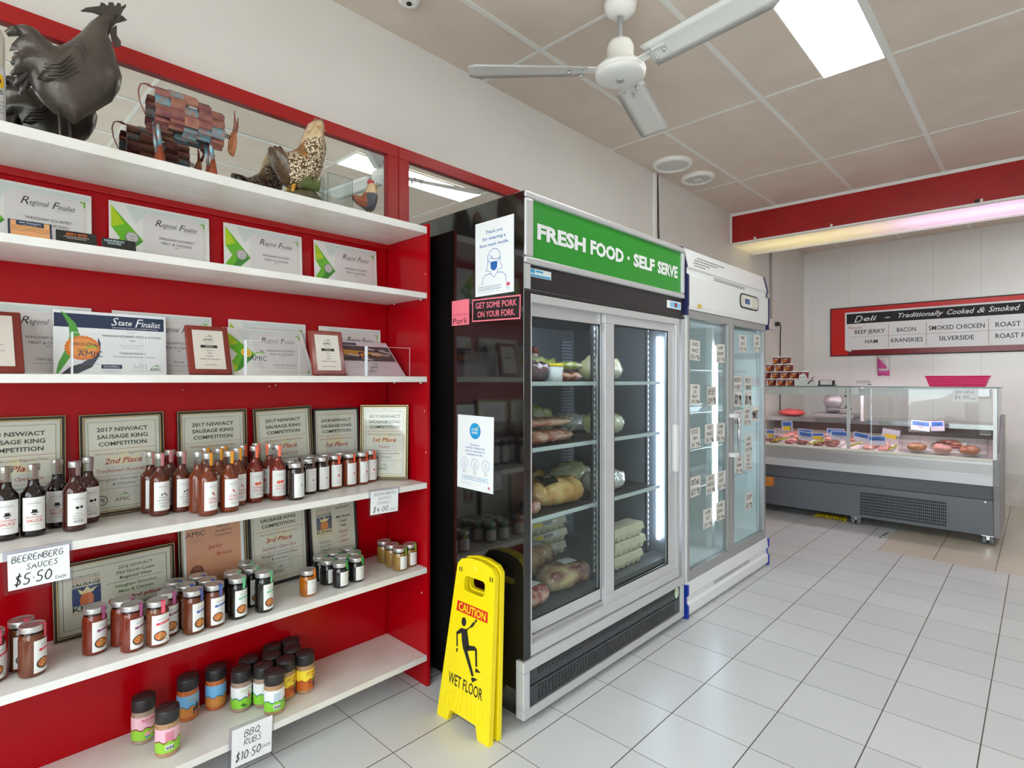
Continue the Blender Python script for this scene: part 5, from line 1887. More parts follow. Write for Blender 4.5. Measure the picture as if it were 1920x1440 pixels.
def regional(label, x, y, z, tilt, roll, medal, l1, l2='', w=.305, h=.2155, group='regional finalist certificates', rz=0.0):
    t = thing('certificate', label, 'certificate', (x, y, z + .0008), (radians(-tilt), radians(roll), rz), group)
    b = MB()
    W = w / 2
    b.box(-W, W, -.0008, .0008, 0, h, M_CERT)
    P = Plane((0, -.0008, 0), (1, 0, 0), (0, 0, 1))
    m = .006
    b.flat([(-W + m, h * .94), (-W + m, h * .60), (-W + .030, h * .44), (-W + .098, h * .44)], P, M_GR2, .0003)
    b.flat([(-W + m, h * .94), (-W + m, h * .76), (-W + .042, h * .68)], P, M_GR1, .0005)
    b.flat([(-W + m, h * .76), (-W + m, h * .60), (-W + .042, h * .66), (-W + .042, h * .68)], P, M_GR1, .0005)
    b.flat([(-W + .098, h * .44), (-W + .030, h * .44), (-W + m, h * .28), (-W + m, h * .06), (-W + .03, h * .12)], P, M_GR2, .0003)
    b.flat([(-W + .098, h * .44), (-W + .055, h * .44), (-W + .012, h * .08), (-W + .03, h * .12)], P, M_GR3, .0005)
    b.flat([(-W + m, h * .28), (-W + m, h * .06), (-W + .022, h * .17)], P, M_GR1, .0006)
    b.flat([(-W + .045, h * .97), (W - m, h * .97), (W - m, h * .90), (-W + .11, h * .90), (-W + .095, h * .80), (-W + .075, h * .70)], P, M_PGR, .0003)
    pn = [(-W + .095, .008), (W - .012, .008), (W - .012, h * .90)] + [(-W + .115, h * .90), (-W + .103, h * .87), (-W + .096, h * .80)]
    b.flat(pn, P, M_CERT2, .0006)
    b.rect(-W + .118, W - .018, h * .868, h * .873, P, M_GOLDL, .0008)
    b.rect(W - .0195, W - .018, .016, h * .873, P, M_GOLDL, .0008)
    b.rect(-W + .118, W - .018, .016, .0172, P, M_GOLDL, .0008)
    b.rect(W - .030, W - .016, h * .865, h * .885, P, M_GR2, .0009); b.rect(W - .021, W - .016, h * .80, h * .885, P, M_GR2, .0009)
    b.rect(W - .030, W - .016, .012, .016, P, M_GR2, .0009); b.rect(W - .0195, W - .016, .012, .026, P, M_GR2, .0009)
    if medal:
        mc = {'silver': mat('print_silver', (196, 192, 192), .3), 'gold': mat('print_medal_gold', (236, 190, 60), .3)}[medal]
        b.disc(-W + .064, h * .46, .0215, .0215, P, M_GR3, .0009, 22)
        b.disc(-W + .064, h * .47, .0195, .0195, P, mat('medal_rim', (150, 146, 146), .3) if medal == 'silver' else mat('medal_rim_gold', (246, 214, 110), .3), .0010, 22)
        b.disc(-W + .064, h * .47, .016, .016, P, mc, .0011, 20)
        b.text(medal.upper(), -W + .064, h * .48, .0042, P, M_TXT, d=.0014); b.text('2018' if medal == 'silver' else '2019', -W + .064, h * .43, .0042, P, M_TXT, d=.0014)
    cx = -W + .198
    b.text('R', cx - .066, h * .715, .0235, P, M_TXT, al='L', shear=.35, d=.001); b.text('egional', cx - .045, h * .717, .0165, P, M_TXT, w=.046, al='L', shear=.35, d=.001)
    b.text('F', cx + .008, h * .705, .0225, P, M_TXT, al='L', shear=.35, d=.001); b.text('inalist', cx + .022, h * .707, .0165, P, M_TXT, w=.044, al='L', shear=.35, d=.001)
    b.text('COMPETITION', cx + .035, h * .675, .003, P, M_DIM, w=.04, d=.001); b.text('COMPETITION', cx - .03, h * .690, .003, P, M_DIM, w=.04, d=.001)
    lines(b, P, (h * .60,), .055, M_DIM, .001, cx)
    b.text('WINGHAM GOURMET', cx, h * .51, .0085, P, M_TXT, w=.112, d=.001); b.text('MEAT & CHICKEN', cx, h * .435, .0085, P, M_TXT, w=.094, d=.001)
    b.text('NSW', cx, h * .395, .004, P, M_TXT, d=.001)
    lines(b, P, (h * .335, h * .30), .066, M_DIM, .001, cx)
    if l1:
        b.text(l1, cx, h * .205, .0075, P, M_TXT, shear=.25, d=.001)
    if l2:
        b.text(l2, cx, h * .15, .004, P, M_GREYTX, w=.08, d=.001)
    o = b.build('printed_sheet', t)
    return t


def sealed(x):
    return x


z2, z3 = SH[1], SH[2]
regional('regional finalist certificate behind the little book cards, cut off at left on second shelf', .200, 2.218, z2, 3, 0, 'silver', '')
regional('regional finalist certificate for bacon with silver seal, second from left on second shelf', .551, 2.218, z2, 3, 0, 'silver', 'Bacon', 'SILVER REGIONAL WINNER')
regional('regional finalist certificate reading Traditional Australian Pork, third on the second shelf', .906, 2.218, z2, 3, 0, 'silver', 'Traditional Australian Pork', 'CATEGORY')
regional('regional finalist certificate at the right end of the second shelf', 1.264, 2.218, z2, 3, 0, 'silver', 'Gourmet / Open', 'CATEGORY')
regional('regional finalist certificate for Half Leg Ham behind the leftmost wood plaque', .200, 2.221, z3, 2, 0, None, 'Half Leg Ham', 'LEG HAM OF THE REGION')
regional('regional finalist certificate mostly covered by the State Finalist sheet', .560, 2.226, z3, 1, 0, 'silver', 'Bronze', 'CATEGORY')
regional('regional finalist certificate standing upright behind the sloping one', .923, 2.221, z3, 2, 0, 'silver', '')
regional('regional finalist certificate sloping back with gold seal behind a clear block', .893, 2.088, z3, 33, 0, 'gold', 'Lamb, Mint & Honey', 'GOURMET CATEGORY')
regional('regional finalist certificate upright behind the Winner sheet, right end of third shelf', 1.286, 2.221, z3, 2, 0, 'silver', '')

# state finalist sheet
t = thing('certificate', 'State Finalist sheet with navy banner and orange bronze seal', 'certificate', (.405, 2.192, z3 + .0008), (radians(-4), 0, 0))
b = MB()
W, h = .152, .203
b.box(-W, W, -.0008, .0008, 0, h, M_WPAPER)
P = Plane((0, -.0008, 0), (1, 0, 0), (0, 0, 1))
M_NAVY = mat('print_navy', (40, 54, 84), .35)
b.rect(-W + .002, W - .006, h * .74, h * .955, P, M_NAVY, .0003)
b.flat([(-W + .018, h * .99), (-W + .034, h * .93), (-W + .055, h * .80), (-W + .066, h * .62), (-W + .060, h * .45), (-W + .040, h * .26), (-W + .012, h * .02), (-W + .006, h * .02), (-W + .012, h * .18), (-W + .030, h * .40), (-W + .040, h * .60), (-W + .038, h * .78)], P, mat('print_leaf_green', (88, 164, 66), .35), .0006)
b.flat([(-W + .018, h * .01), (-W + .060, h * .02), (-W + .096, h * .12), (-W + .117, h * .32), (-W + .119, h * .50), (-W + .113, h * .60), (-W + .110, h * .45), (-W + .098, h * .30), (-W + .070, h * .18), (-W + .040, h * .12)], P, mat('print_slate', (58, 60, 70), .35), .0005)
n = 44
b.flat([(-W + .072 + (.046 if k % 2 else .043) * cos(2 * pi * k / n), h * .42 + (.040 if k % 2 else .0375) * sin(2 * pi * k / n)) for k in range(n)], P, mat('print_seal_orange', (232, 128, 50), .35), .0009)
b.disc(-W + .072, h * .42, .036, .031, P, mat('print_seal_light', (242, 158, 84), .35), .0011, 24)
b.text('BRONZE', -W + .072, h * .455, .010, P, M_TXT, w=.046, d=.0014); b.text('2020', -W + .072, h * .36, .009, P, M_TXT, d=.0014)
b.text('S', -W + .148, h * .80, .026, P, M_WPAPER, al='L', shear=.3, d=.0008); b.text('tate', -W + .167, h * .81, .017, P, M_WPAPER, w=.038, al='L', shear=.25, bold=.01, d=.0008)
b.text('F', -W + .214, h * .79, .028, P, M_WPAPER, al='L', shear=.3, d=.0008); b.text('inalist', -W + .232, h * .80, .018, P, M_WPAPER, w=.056, al='L', shear=.25, bold=.01, d=.0008)
b.text('SAUSAGE KING COMPETITION', -W + .215, h * .758, .0035, P, M_WPAPER, w=.13, d=.0008)
b.text('WINGHAM GOURMET MEAT & CHICKEN', -W + .205, h * .615, .006, P, M_TXT, w=.165, d=.0008)
lines(b, P, (h * .69,), .024, M_DIM, .001, .05); b.text('NSW', .055, h * .55, .005, P, M_TXT, shear=.2)
lines(b, P, (h * .48, h * .44), .07, M_DIM, .001, .05)
b.text('Traditional Australian', .055, h * .34, .007, P, M_TXT, shear=.25, w=.075); b.text('TRADITIONAL AUSTRALIAN PORK CATEGORY', .06, h * .285, .004, P, M_GREYTX, w=.12)
b.rect(-.032, .024, h * .10, h * .165, P, M_NAVY, .0006); b.text('SCAMPBELL', -.004, h * .118, .006, P, M_WPAPER, d=.001, w=.044)
lines(b, P, (h * .065, h * .04), .05, M_DIM, .001, -.005); b.hand('wm', .055, h * .09, .02, P, M_DIM, w=.04, lw=.06); lines(b, P, (h * .065,), .046, M_DIM, .001, .075)


def amic(b, P, x, y, s, m=None, d=.0012):
    b.flat([(x - .5 * s, y + .52 * s), (x - .15 * s, y + .78 * s), (x + .25 * s, y + .80 * s), (x + .55 * s, y + .55 * s), (x + .2 * s, y + .70 * s), (x - .15 * s, y + .68 * s)], P, M_GR2, d)
    b.flat([(x - .05 * s, y + .98 * s), (x + .35 * s, y + .88 * s), (x + .68 * s, y + .50 * s), (x + .40 * s, y + .76 * s), (x + .1 * s, y + .90 * s)], P, M_NAVY, d + .0002)
    b.text('AMIC', x, y, .42 * s, P, m or M_NAVY, w=1.45 * s, d=d)


amic(b, P, W - .034, h * .07, .022, M_TXT)
b.build('printed_sheet', t)

# Winner sheet sloping
t = thing('certificate', 'sloping 2019 Winner sheet with dark photo band at right end of third shelf', 'certificate', (1.315, 2.052, z3 + .0012), (radians(-44), 0, radians(3)))
b = MB()
W, h = .148, .215
b.box(-W, W, -.0008, .0008, 0, h, mat('lilac_paper', (226, 216, 228), .3))
P = Plane((0, -.0008, 0), (1, 0, 0), (0, 0, 1))
b.rect(-W + .006, W - .006, h * .42, h * .86, P, mat('photo_charcoal', (92, 84, 86), .3), .0004)
b.flat([(-W + .006, h * .60), (W - .09, h * .56), (W - .05, h * .66), (-W + .006, h * .76)], P, mat('photo_ochre', (206, 152, 62), .3), .0006)
rr = random.Random(4)
for i in range(9):
    x = -W + .02 + i * .03; y = h * (.47 + .32 * rr.random())
    b.flat([(x - .03, y), (x + .02, y - .012), (x + .034, y - .006), (x - .02, y + .008)], P, [mat('photo_pale', (206, 198, 200), .3), mat('photo_dark', (48, 42, 46), .3)][i % 2], .0007 + i * .00002)
b.rect(-W + .016, -.02, h * .88, h * .95, P, M_NAVY, .0005); b.text('BEST LAMB SAUSAGE', -W + .070, h * .90, .0075, P, mat('banner_pale', (150, 150, 170), .4), w=.10, d=.0009)
b.text('2019', .095, h * .72, .012, P, M_WPAPER, shear=.25, d=.0011); b.text('Winner', .082, h * .57, .022, P, M_WPAPER, shear=.3, w=.10, d=.0011)
b.rect(-.035, -.010, h * .50, h * .68, P, mat('crest_violet', (70, 50, 110), .3), .0010); b.disc(-.0225, h * .59, .008, .012, P, mat('crest_gold', (236, 160, 40), .3), .0012, 12)
lines(b, P, (h * .36, h * .30, h * .24), .2, M_DIM, .0014)
amic(b, P, -.02, h * .10, .024)
b.outline(-W + .005, W - .005, .008, h * .40, .001, P, M_GOLDL)
b.build('printed_sheet', t)

# ------------------------------------------------------------------ wooden plaques
M_WOOD = mat('red_plaque_wood', (140, 46, 32), .25, coat=.3, noise=((110, 32, 24), 14, .3, (1, 1, .15)))
M_PLATE = mat('plaque_plate', (218, 210, 200), .3)


def plaque(label, x, y, tilt, rz, body, w=.138, h=.178):
    t = thing('award_plaque', label, 'plaque', (x, y, z3 + .0026), (radians(-tilt), 0, radians(rz)), 'wooden award plaques on the third shelf')
    W = w / 2
    MB().box(-W, W, -.007, .007, 0, h, M_WOOD).build('board', t, bevel=.004)
    b = MB(); b.box(-W + .020, W - .020, -.0088, -.0068, .018, h - .018, M_PLATE)
    P = Plane((0, -.0088, 0), (1, 0, 0), (0, 0, 1))
    amic(b, P, 0, h - .058, .024, M_TXT, .0006)
    lines(b, P, (h - .064, h - .068), .03, M_DIM, .001)
    b.rect(-.027, .027, h - .083, h - .073, P, M_BLACK, .0005); b.text('-2020-', 0, h - .0805, .0055, P, M_PLATE, w=.03, d=.0009)
    for i, s_ in enumerate(body):
        b.text(s_, 0, h - .094 - i * .0105, .0044, P, M_TXT, d=.0006)
    b.build('engraved_plate', t)
    return t


plaque('wooden award plaque sloping back at the left picture edge', .100, 2.045, 35, 0, ('Winner', '2020', 'Regional', 'Sausage King Competition', '', 'Traditional Australian Pork'), .15, .215)
plaque('wooden award plaque between the State Finalist sheet and the sloping certificate', .662, 2.075, 17, 0, ('Winner', '2020', 'Regional', 'Smallgoods Competition', '', 'Jerky / Biltong'))
plaque('wooden award plaque left of the Winner sheet', 1.062, 2.0, 12, 0, ('Winner', '2020', 'Regional', 'Smallgoods Competition', '', 'Leg Ham on the Bone'))

# ------------------------------------------------------------------ clear award blocks
M_BLK = glass_mat('award_acrylic', (.985, .99, .99), 1.3)
M_EDGE = mat('polished_acrylic_edge', (226, 230, 236), .15)
for lab, x, y, w, h, logo in (('clear award block with green and navy logo before State Finalist sheet', .358, 2.0, .175, .120, 1), ('clear award block with logo before the sloping gold-seal certificate', .842, 2.0, .19, .122, 1), ('clear award block with small logo before the Winner sheet', 1.304, 1.962, .208, .120, 1)):
    t = thing('award_block', lab, 'award', (x, y, z3 + .0008), 0, 'clear award blocks on the third shelf')
    b = MB(); b.box(-w / 2, w / 2, -.008, .008, 0, h, M_BLK); b.build('block', t)
    b = MB(); b.box(-w / 2 - .0004, -w / 2 + .0030, -.0084, .0084, 0, h, M_EDGE); b.box(-w / 2, w / 2, -.0084, -.0076, h - .0008, h + .0004, M_EDGE); b.box(w / 2 - .0006, w / 2 + .0004, -.0084, -.0070, 0, h, M_EDGE)
    b.build('polished_edge', t)
    b = MB(); P = Plane((0, -.0084, 0), (1, 0, 0), (0, 0, 1))
    lx = -w / 2 + .042 if x < 1.2 else -w / 2 + .035
    s_ = .040 if x < 1.2 else .024
    amic(b, P, lx, h * .42 if x < 1.2 else h * .25, s_)
    lines(b, P, (h * .36, h * .30, h * .24) if x < 1.2 else (h * .18,), s_ * 1.1, mat('print_blue_small', (110, 120, 160), .4), .001, lx)
    b.build('printed_logo', t)

# ------------------------------------------------------------------ little book cards on the second shelf
for lab, x, w, h, rz, kind in (('small orange card with navy border before the leftmost certificate', .187, .094, .072, -2, 0), ('small black pack with orange lettering beside the orange card', .290, .095, .060, -4, 1), ('small black pack lettered DRINKING WATER before the bacon certificate', .394, .085, .056, -5, 2)):
    t = thing('book' if kind == 0 else 'display_pack', lab, 'card' if kind == 0 else 'pack', (x, 2.045, z2 + .004), (radians(-28), 0, radians(rz)))
    b = MB()
    M0 = mat('pack_black', (40, 38, 38), .4) if kind else mat('card_navy', (44, 60, 84), .4)
    b.box(-w / 2, w / 2, -.005, .005, 0, h, M0)
    P = Plane((0, -.005, 0), (1, 0, 0), (0, 0, 1))
    if kind == 0:
        b.rect(-w / 2 + .005, w / 2 - .005, 0, h - .002, P, mat('card_orange', (226, 164, 110), .4), .0003)
        b.rect(-.030, .030, h - .018, h - .001, P, M0, .0005); b.text('Jack Thompson', 0, h - .010, .0045, P, M_WPAPER, w=.046, bold=.01, d=.001)
        lines(b, P, (h - .015,), .03, M_WPAPER, .0012)
        for k in range(3):
            b.ribbon([(-.04 + i * .008, h - .024 - k * .006 + .002 * sin(i * 1.1 + k)) for i in range(11)], .0012, P, mat('card_line', (120, 80, 60), .5), .0006)
    elif kind == 1:
        b.text('JERKY BITES', 0, h - .016, .008, P, mat('pack_orange', (226, 110, 50), .4), w=.05, bold=.02, d=.0006)
        lines(b, P, (h - .022, h - .028), .06, mat('pack_text', (206, 190, 180), .5), .0018)
    else:
        b.text('DRINKING', -.012, h - .013, .007, P, mat('pack_ice', (196, 222, 226), .4), w=.05, bold=.02, d=.0006); b.text('WATER', -.012, h - .023, .007, P, mat('pack_ice', (196, 222, 226), .4), w=.036, bold=.02, d=.0006)
    b.build('cover', t)

# ------------------------------------------------------------------ framed certificates
M_FRB = mat('frame_black', (30, 30, 34), .3)
M_FRG = mat('frame_gold', (196, 168, 110), .3, metal=.7)
M_CREAM = mat('award_cream', (216, 212, 196), .5)
M_GLZ = glass_mat('picture_glass', (.98, .985, .98), 1.45)
M_RTX = mat('award_red', (170, 30, 30), .5)
M_ATX = mat('award_black', (24, 22, 24), .5)
M_SLATE = mat('award_faint_slate', (207, 205, 196), .5)  # pale printed panel of the award emblem


def framed(label, x, y, z, tilt, roll, rz, w, h, draw, gold=True, paper=None, bar=.013):
    t = thing('framed_certificate', label, 'frame', (x, y, z + .0035), (radians(-tilt), radians(roll), radians(rz)), 'framed competition certificates')
    W = w / 2
    b = MB()
    for x0, x1, z0, z1 in ((-W, W, h - bar, h), (-W, W, 0, bar), (-W, -W + bar, bar, h - bar), (W - bar, W, bar, h - bar)):
        b.box(x0, x1, -.007, .007, z0, z1, M_FRB)
    f = b.build('frame_moulding', t, bevel=.0015)
    if gold:
        b = MB()
        P = Plane((0, -.0072, 0), (1, 0, 0), (0, 0, 1))
        b.outline(-W + .0006, W - .0006, .0006, h - .0006, .0015, P, M_FRG, .0004)
        b.outline(-W + bar - .0035, W - bar + .0035, bar - .0035, h - bar + .0035, .0026, P, M_FRG, .0004)
        b.build('gilt_lines', f)
    b = MB()
    b.box(-W + bar, W - bar, -.001, .001, bar, h - bar, paper or M_CREAM)
    P = Plane((0, -.001, 0), (1, 0, 0), (0, 0, 1))
    draw(b, P, w - 2 * bar, h)
    b.build('printed_award', t)
    MB().box(-W + bar, W - bar, -.0052, -.0042, bar, h - bar, M_GLZ).build('glass_pane', t)
    return t


def award(year, place, cls='', extra=''):
    def f(b, P, w, h):
        W = w / 2
        b.outline(-W + .010, W - .010, .022, h - .026, .0009, P, M_ATX)
        # faint emblem
        b.rect(-.05, .055, .05, .20, P, M_SLATE, .0003)
        b.flat([(-.04, .16), (-.05, .20), (-.02, .185), (0, .212), (.02, .185), (.05, .20), (.04, .16)], P, mat('award_pale_gold', (222, 212, 178), .5), .0005)
        for i, s_ in enumerate((year + ' NSW/ACT', 'SAUSAGE KING', 'COMPETITION')):
            b.text(s_, 0, h - .058 - i * .0235, .0125, P, M_ATX, w=(.142, .142, .134)[i], bold=.022, d=.0008)
        y = h - .118
        for yy in (y, y - .088, y - .130):
            b.rect(-W + .010, W - .010, yy, yy + .0010, P, M_RTX, .0008)
        b.text('Mid North Coast Regional Heat', 0, y - .017, .0075, P, mat('award_brown', (170, 110, 70), .5), w=.155, shear=.3, d=.0010)
        b.text(place, 0, y - .047, .0175, P, M_RTX, w=.105, shear=.3, bold=.015, d=.0010)
        if cls:
            b.text(cls, 0, y - .075, .0115, P, M_RTX, w=min(.165, .0068 * len(cls)), shear=.2, d=.0010)
        b.text('Wingham Gourmet Meat', 0, y - .103, .0085, P, M_ATX, w=.145, shear=.1, d=.0010); b.text('& Chicken', 0, y - .119, .0085, P, M_ATX, w=.064, d=.0010)
        b.disc(-.062, .048, .017, .017, P, mat('award_badge', (120, 116, 114), .4), .0008, 20); b.disc(-.062, .048, .0125, .0125, P, M_CREAM, .0010, 18)
        b.text('PS', -.062, .042, .012, P, M_ATX, bold=.03, d=.0013)
        amic(b, P, -.005, .040, .030, M_TXT, .0010)
    return f


framed('framed award at the left picture edge behind the nearly black bottles', .166, 2.216, Z4, 2, 0, 0, .24, .331, award('2018', '1st Place', 'Gourmet / Open Class'))
framed('framed award reading 2nd Place, black frame with gilt lines', .441, 2.216, Z4, 2, -.8, 0, .236, .331, award('2017', '2nd Place', 'Traditional Australian'))
framed('framed award behind the chilli bottles, third from left on the fourth shelf', .719, 2.216, Z4, 2, -.5, 0, .238, .331, award('2017', '2nd Place', 'Gourmet / Open Class'))
framed('framed award tilted slightly beside the red relish jars, reading Place',   .986, 2.210, Z4 + .002, 2, -2.0, 0, .238, .331, award('2017', '3rd Place', 'Traditional Pork'))
framed('framed award reading 2018 and 1st Place in plain black frame', 1.213, 2.214, Z4, 2, 0, 0, .214, .320, award('2018', '1st Place', ''), gold=False, bar=.008)
framed('framed award angled into the right corner, glass catching the window light', 1.392, 2.127, Z4, 3, 0, -48, .216, .331, award('2017', '1st Place', 'Poultry'))


def king(b, P, x, y, s):
    """sausage competition block: lettering round a blue panel with a plain crown"""
    w = .5 * s
    for i, (tx, m, hh) in enumerate((('AUSTRALIAN MEAT', M_ATX, .06), ('INDUSTRY COUNCIL', M_ATX, .06), ('REGIONAL', mat('award_orange', (206, 110, 70), .5), .08), ('SAUSAGE', M_ATX, .13))):
        b.text(tx, x, y + s * (.93, .84, .72, .55)[i], hh * s, P, m, w=2 * w * .98, bold=.02 if i == 3 else 0, d=.0008)
    b.rect(x - w, x + w, y - .28 * s, y + .50 * s, P, mat('award_royal', (58, 74, 116), .5), .0006)
    b.flat([(x - .22 * s, y + .20 * s), (x - .30 * s, y + .44 * s), (x - .12 * s, y + .32 * s), (x + .02 * s, y + .50 * s), (x + .14 * s, y + .34 * s), (x + .40 * s, y + .44 * s), (x + .20 * s, y + .22 * s)], P, mat('award_crown', (226, 212, 160), .5), .0010)
    b.flat([(x - .22 * s, y - .26 * s), (x + .24 * s, y - .26 * s), (x + .25 * s, y + .05 * s), (x + .16 * s, y + .22 * s), (x, y + .26 * s), (x - .16 * s, y + .18 * s), (x - .24 * s, y)], P, mat('award_orange', (206, 110, 70), .5), .0009)
    b.text('KING', x, y - .50 * s, .19 * s, P, M_ATX, w=2 * w * .98, bold=.02, d=.0008); b.text('COMPETITION', x, y - .62 * s, .08 * s, P, mat('award_orange', (206, 110, 70), .5), w=2 * w * .98, d=.0008)


def d_2016(b, P, w, h):
    W = w / 2
    b.outline(-W + .012, W - .012, .028, h - .028, .0013, P, M_ATX)
    king(b, P, -.082, .118, .074)
    cx = .052
    for i, s_ in enumerate(('2016 NSW/ACT', 'Mid North Coast', 'Regional Heat')):
        b.text(s_, cx, h - .052 - i * .017, .0105, P, M_ATX, w=(.098, .106, .090)[i], d=.0008)
    b.rect(cx - .082, cx + .075, h - .094, h - .093, P, M_ATX)
    g = mat('award_green', (92, 132, 62), .5)
    b.text('Wingham Gourmet', cx, h - .112, .0095, P, g, w=.118, bold=.01, d=.0008); b.text('Meat & Chicken', cx, h - .130, .0095, P, g, w=.098, bold=.01, d=.0008)
    b.text('Equal 3rd place', cx - .004, h - .155, .011, P, M_RTX, w=.150, shear=.3, bold=.015, d=.0008)
    b.text('Traditional Australian', cx - .01, h - .178, .008, P, M_ATX, shear=.2, d=.0008)
    b.rect(cx - .082, cx + .075, .052, .053, P, M_ATX); lines(b, P, (.045, .040), .1, M_GREYTX, .001, cx)


def d_jerky(b, P, w, h):
    W = w / 2
    b.rect(-W + .012, W - .012, .025, h - .022, P, mat('award_peach', (222, 156, 122), .5), .0003)
    amic(b, P, -W + .045, h - .088, .044, M_ATX, .0008)
    lines(b, P, (h - .096, h - .104, h - .112), .04, M_GREYTX, .001, -W + .048)
    for i, s_ in enumerate(('2017', 'NSW/ACT', 'Smallgoods', 'Competition')):
        b.text(s_, .034, h - .055 - i * .0155, .0090, P, M_ATX, w=(.026, .046, .056, .062)[i], d=.0008)
    b.text('Jerky', .004, h - .142, .0125, P, M_RTX, w=.048, bold=.01, d=.0008); b.text('Bronze', .036, h - .172, .0125, P, M_RTX, w=.054, d=.0008)
    b.disc(-W + .046, .118, .0215, .0205, P, mat('seal_bronze', (120, 64, 52), .4), .0008, 24); b.disc(-W + .046, .118, .0165, .0160, P, mat('seal_bronze2', (160, 98, 78), .4), .0010, 24); b.text('BRONZE', -W + .046, .115, .006, P, M_ATX, w=.026, d=.0013)
    b.text('Wingham Gourmet', .02, .060, .008, P, M_ATX, d=.0008)


def d_2015(b, P, w, h):
    W = w / 2
    king(b, P, -.042, h - .128, .070)
    b.outline(.004, .088, h - .085, h - .030, .0008, P, M_DIM)
    for i, s_ in enumerate(('2015', 'NSW/ACT')):
        b.text(s_, .046, h - .053 - i * .020, .0115, P, M_ATX, w=(.038, .066)[i], d=.0008)
    for i, s_ in enumerate(('Mid North', 'Coast', 'Heat')):
        b.text(s_, .046, h - .112 - i * .019, .0105, P, M_ATX, shear=.3, bold=.015, d=.0008)
    for i, s_ in enumerate(('Equal', '2nd', 'place')):
        b.text(s_, .046, h - .176 - i * .021, .0105, P, M_RTX, shear=.3, bold=.015, sp=1.2, d=.0008)
    for i, s_ in enumerate(('Wingham', 'Gourmet', 'Meat &', 'Chicken')):
        b.text(s_, -.042, h - .205 - i * .0165, .0095, P, mat('award_olive', (90, 100, 80), .5), d=.0008)


framed('wide framed award with sausage emblem and green lettering, lower left', .421, 2.198, Z5, 2, -1.2, 0, .334, .238, d_2016)
framed('framed orange Jerky Bronze award behind the blue-tab jars', .722, 2.210, Z5, 3, -1, 0, .238, .331, d_jerky, paper=M_WPAPER)
framed('framed award reading 3rd Place on the fifth shelf', .962, 2.208, Z5, 3, -1, 0, .236, .331, award('2018', '3rd Place', 'Gourmet / Open Class'), gold=False, bar=.009)
framed('framed 2015 award with small sausage emblem behind the dark preserve jars', 1.203, 2.212, Z5, 3, -1.5, 0, .222, .320, d_2015, gold=False, bar=.010)

# ------------------------------------------------------------------ handwritten price cards on the shelf edges
M_SLEEVE = glass_mat('plastic_sleeve', (.88, .88, .92), 1.3)
M_INK = mat('marker_ink', (28, 30, 36), .6)
for lab, x, ztop, w, h, roll, rows in (
        ('price card reading Sauces $5.50 each hanging from the fourth shelf', .194, .884, .128, .098, -1.2, (('BEERENBERG', -.054, .074, .017, .106), ('SAUCES', -.026, .051, .015, .066), ('$5.50', -.050, .014, .028, .078), ('EACH', .033, .010, .009, .022))),
        ('price card reading Sauces small $4.00 each hanging at right end of fourth shelf', 1.262, .888, .132, .096, 1.6, (('BEERENBERG', -.050, .078, .012, .104), ('SAUCES', -.030, .060, .011, .062), ('(SMALL)', -.034, .042, .011, .064), ('$4.00', -.052, .012, .022, .072), ('EACH', .028, .012, .008, .028))),
        ('price card reading BBQ Rubs $10.50 each hanging from the bottom shelf', .740, .176, .134, .128, 1.8, (('BBQ', -.026, .092, .022, .054), ('RUBS', -.026, .064, .020, .058), ('$10.50', -.052, .020, .028, .084), ('EACH', .034, .030, .010, .026)))):
    t = thing('price_card', lab, 'sign', (x, SF - .003, ztop - h), (0, radians(roll), 0), 'handwritten cards on shelf edges')
    b = MB(); b.box(-w / 2 - .007, w / 2 + .007, -.0012, .0012, -.006, h + .01, M_SLEEVE); b.build('plastic_sleeve', t)
    b = MB(); b.box(-w / 2 + .002, w / 2, -.0022, -.0014, .004, h, M_WPAPER)
    P = Plane((0, -.0022, 0), (1, 0, 0), (0, 0, 1))
    for s_, px__, py__, hh, ww in rows:
        b.hand(s_, px__, py__, hh, P, M_INK, w=ww, lw=.10)
    b.build('card', t)
# ------------------------------------------------------------------ notices on the black fridge
M_NBLUE = mat('notice_blue', (36, 98, 176), .45)
M_NCYAN = mat('notice_cyan', (30, 156, 214), .45)
M_NSW = mat('notice_pink', (212, 90, 120), .45)
FSX = 1.568


def side_sheet(name, label, y, z, w, h, m, rot=0.0, cat='notice'):
    """sheet taped to the fridge side; print plane centred on its lower middle"""
    t = thing(name, label, cat, (FSX - .0012, y, z), (radians(rot), 0, 0))
    b = MB()
    b.box(-.0006, .0006, -w / 2, w / 2, 0, h, m)
    return t, b, Plane((-.0006, 0, 0), (0, -1, 0), (0, 0, 1))


t, b, P = side_sheet('notice', 'white notice with blue masked face taped high on the black fridge side', 1.601, 1.682, .222, .304, M_WPAPER)
for i, (s_, w_) in enumerate((('Thank you', .098), ('for wearing a', .132), ('face mask inside.', .168))):
    b.text(s_, .0, .252 - i * .026, .0125, P, M_NBLUE, w=w_, bold=.012, d=.0004)


def arcp(cx, cy, rx, ry, a0, a1, n=14):
    return [(cx + rx * cos(radians(a0 + (a1 - a0) * i / n)), cy + ry * sin(radians(a0 + (a1 - a0) * i / n))) for i in range(n + 1)]


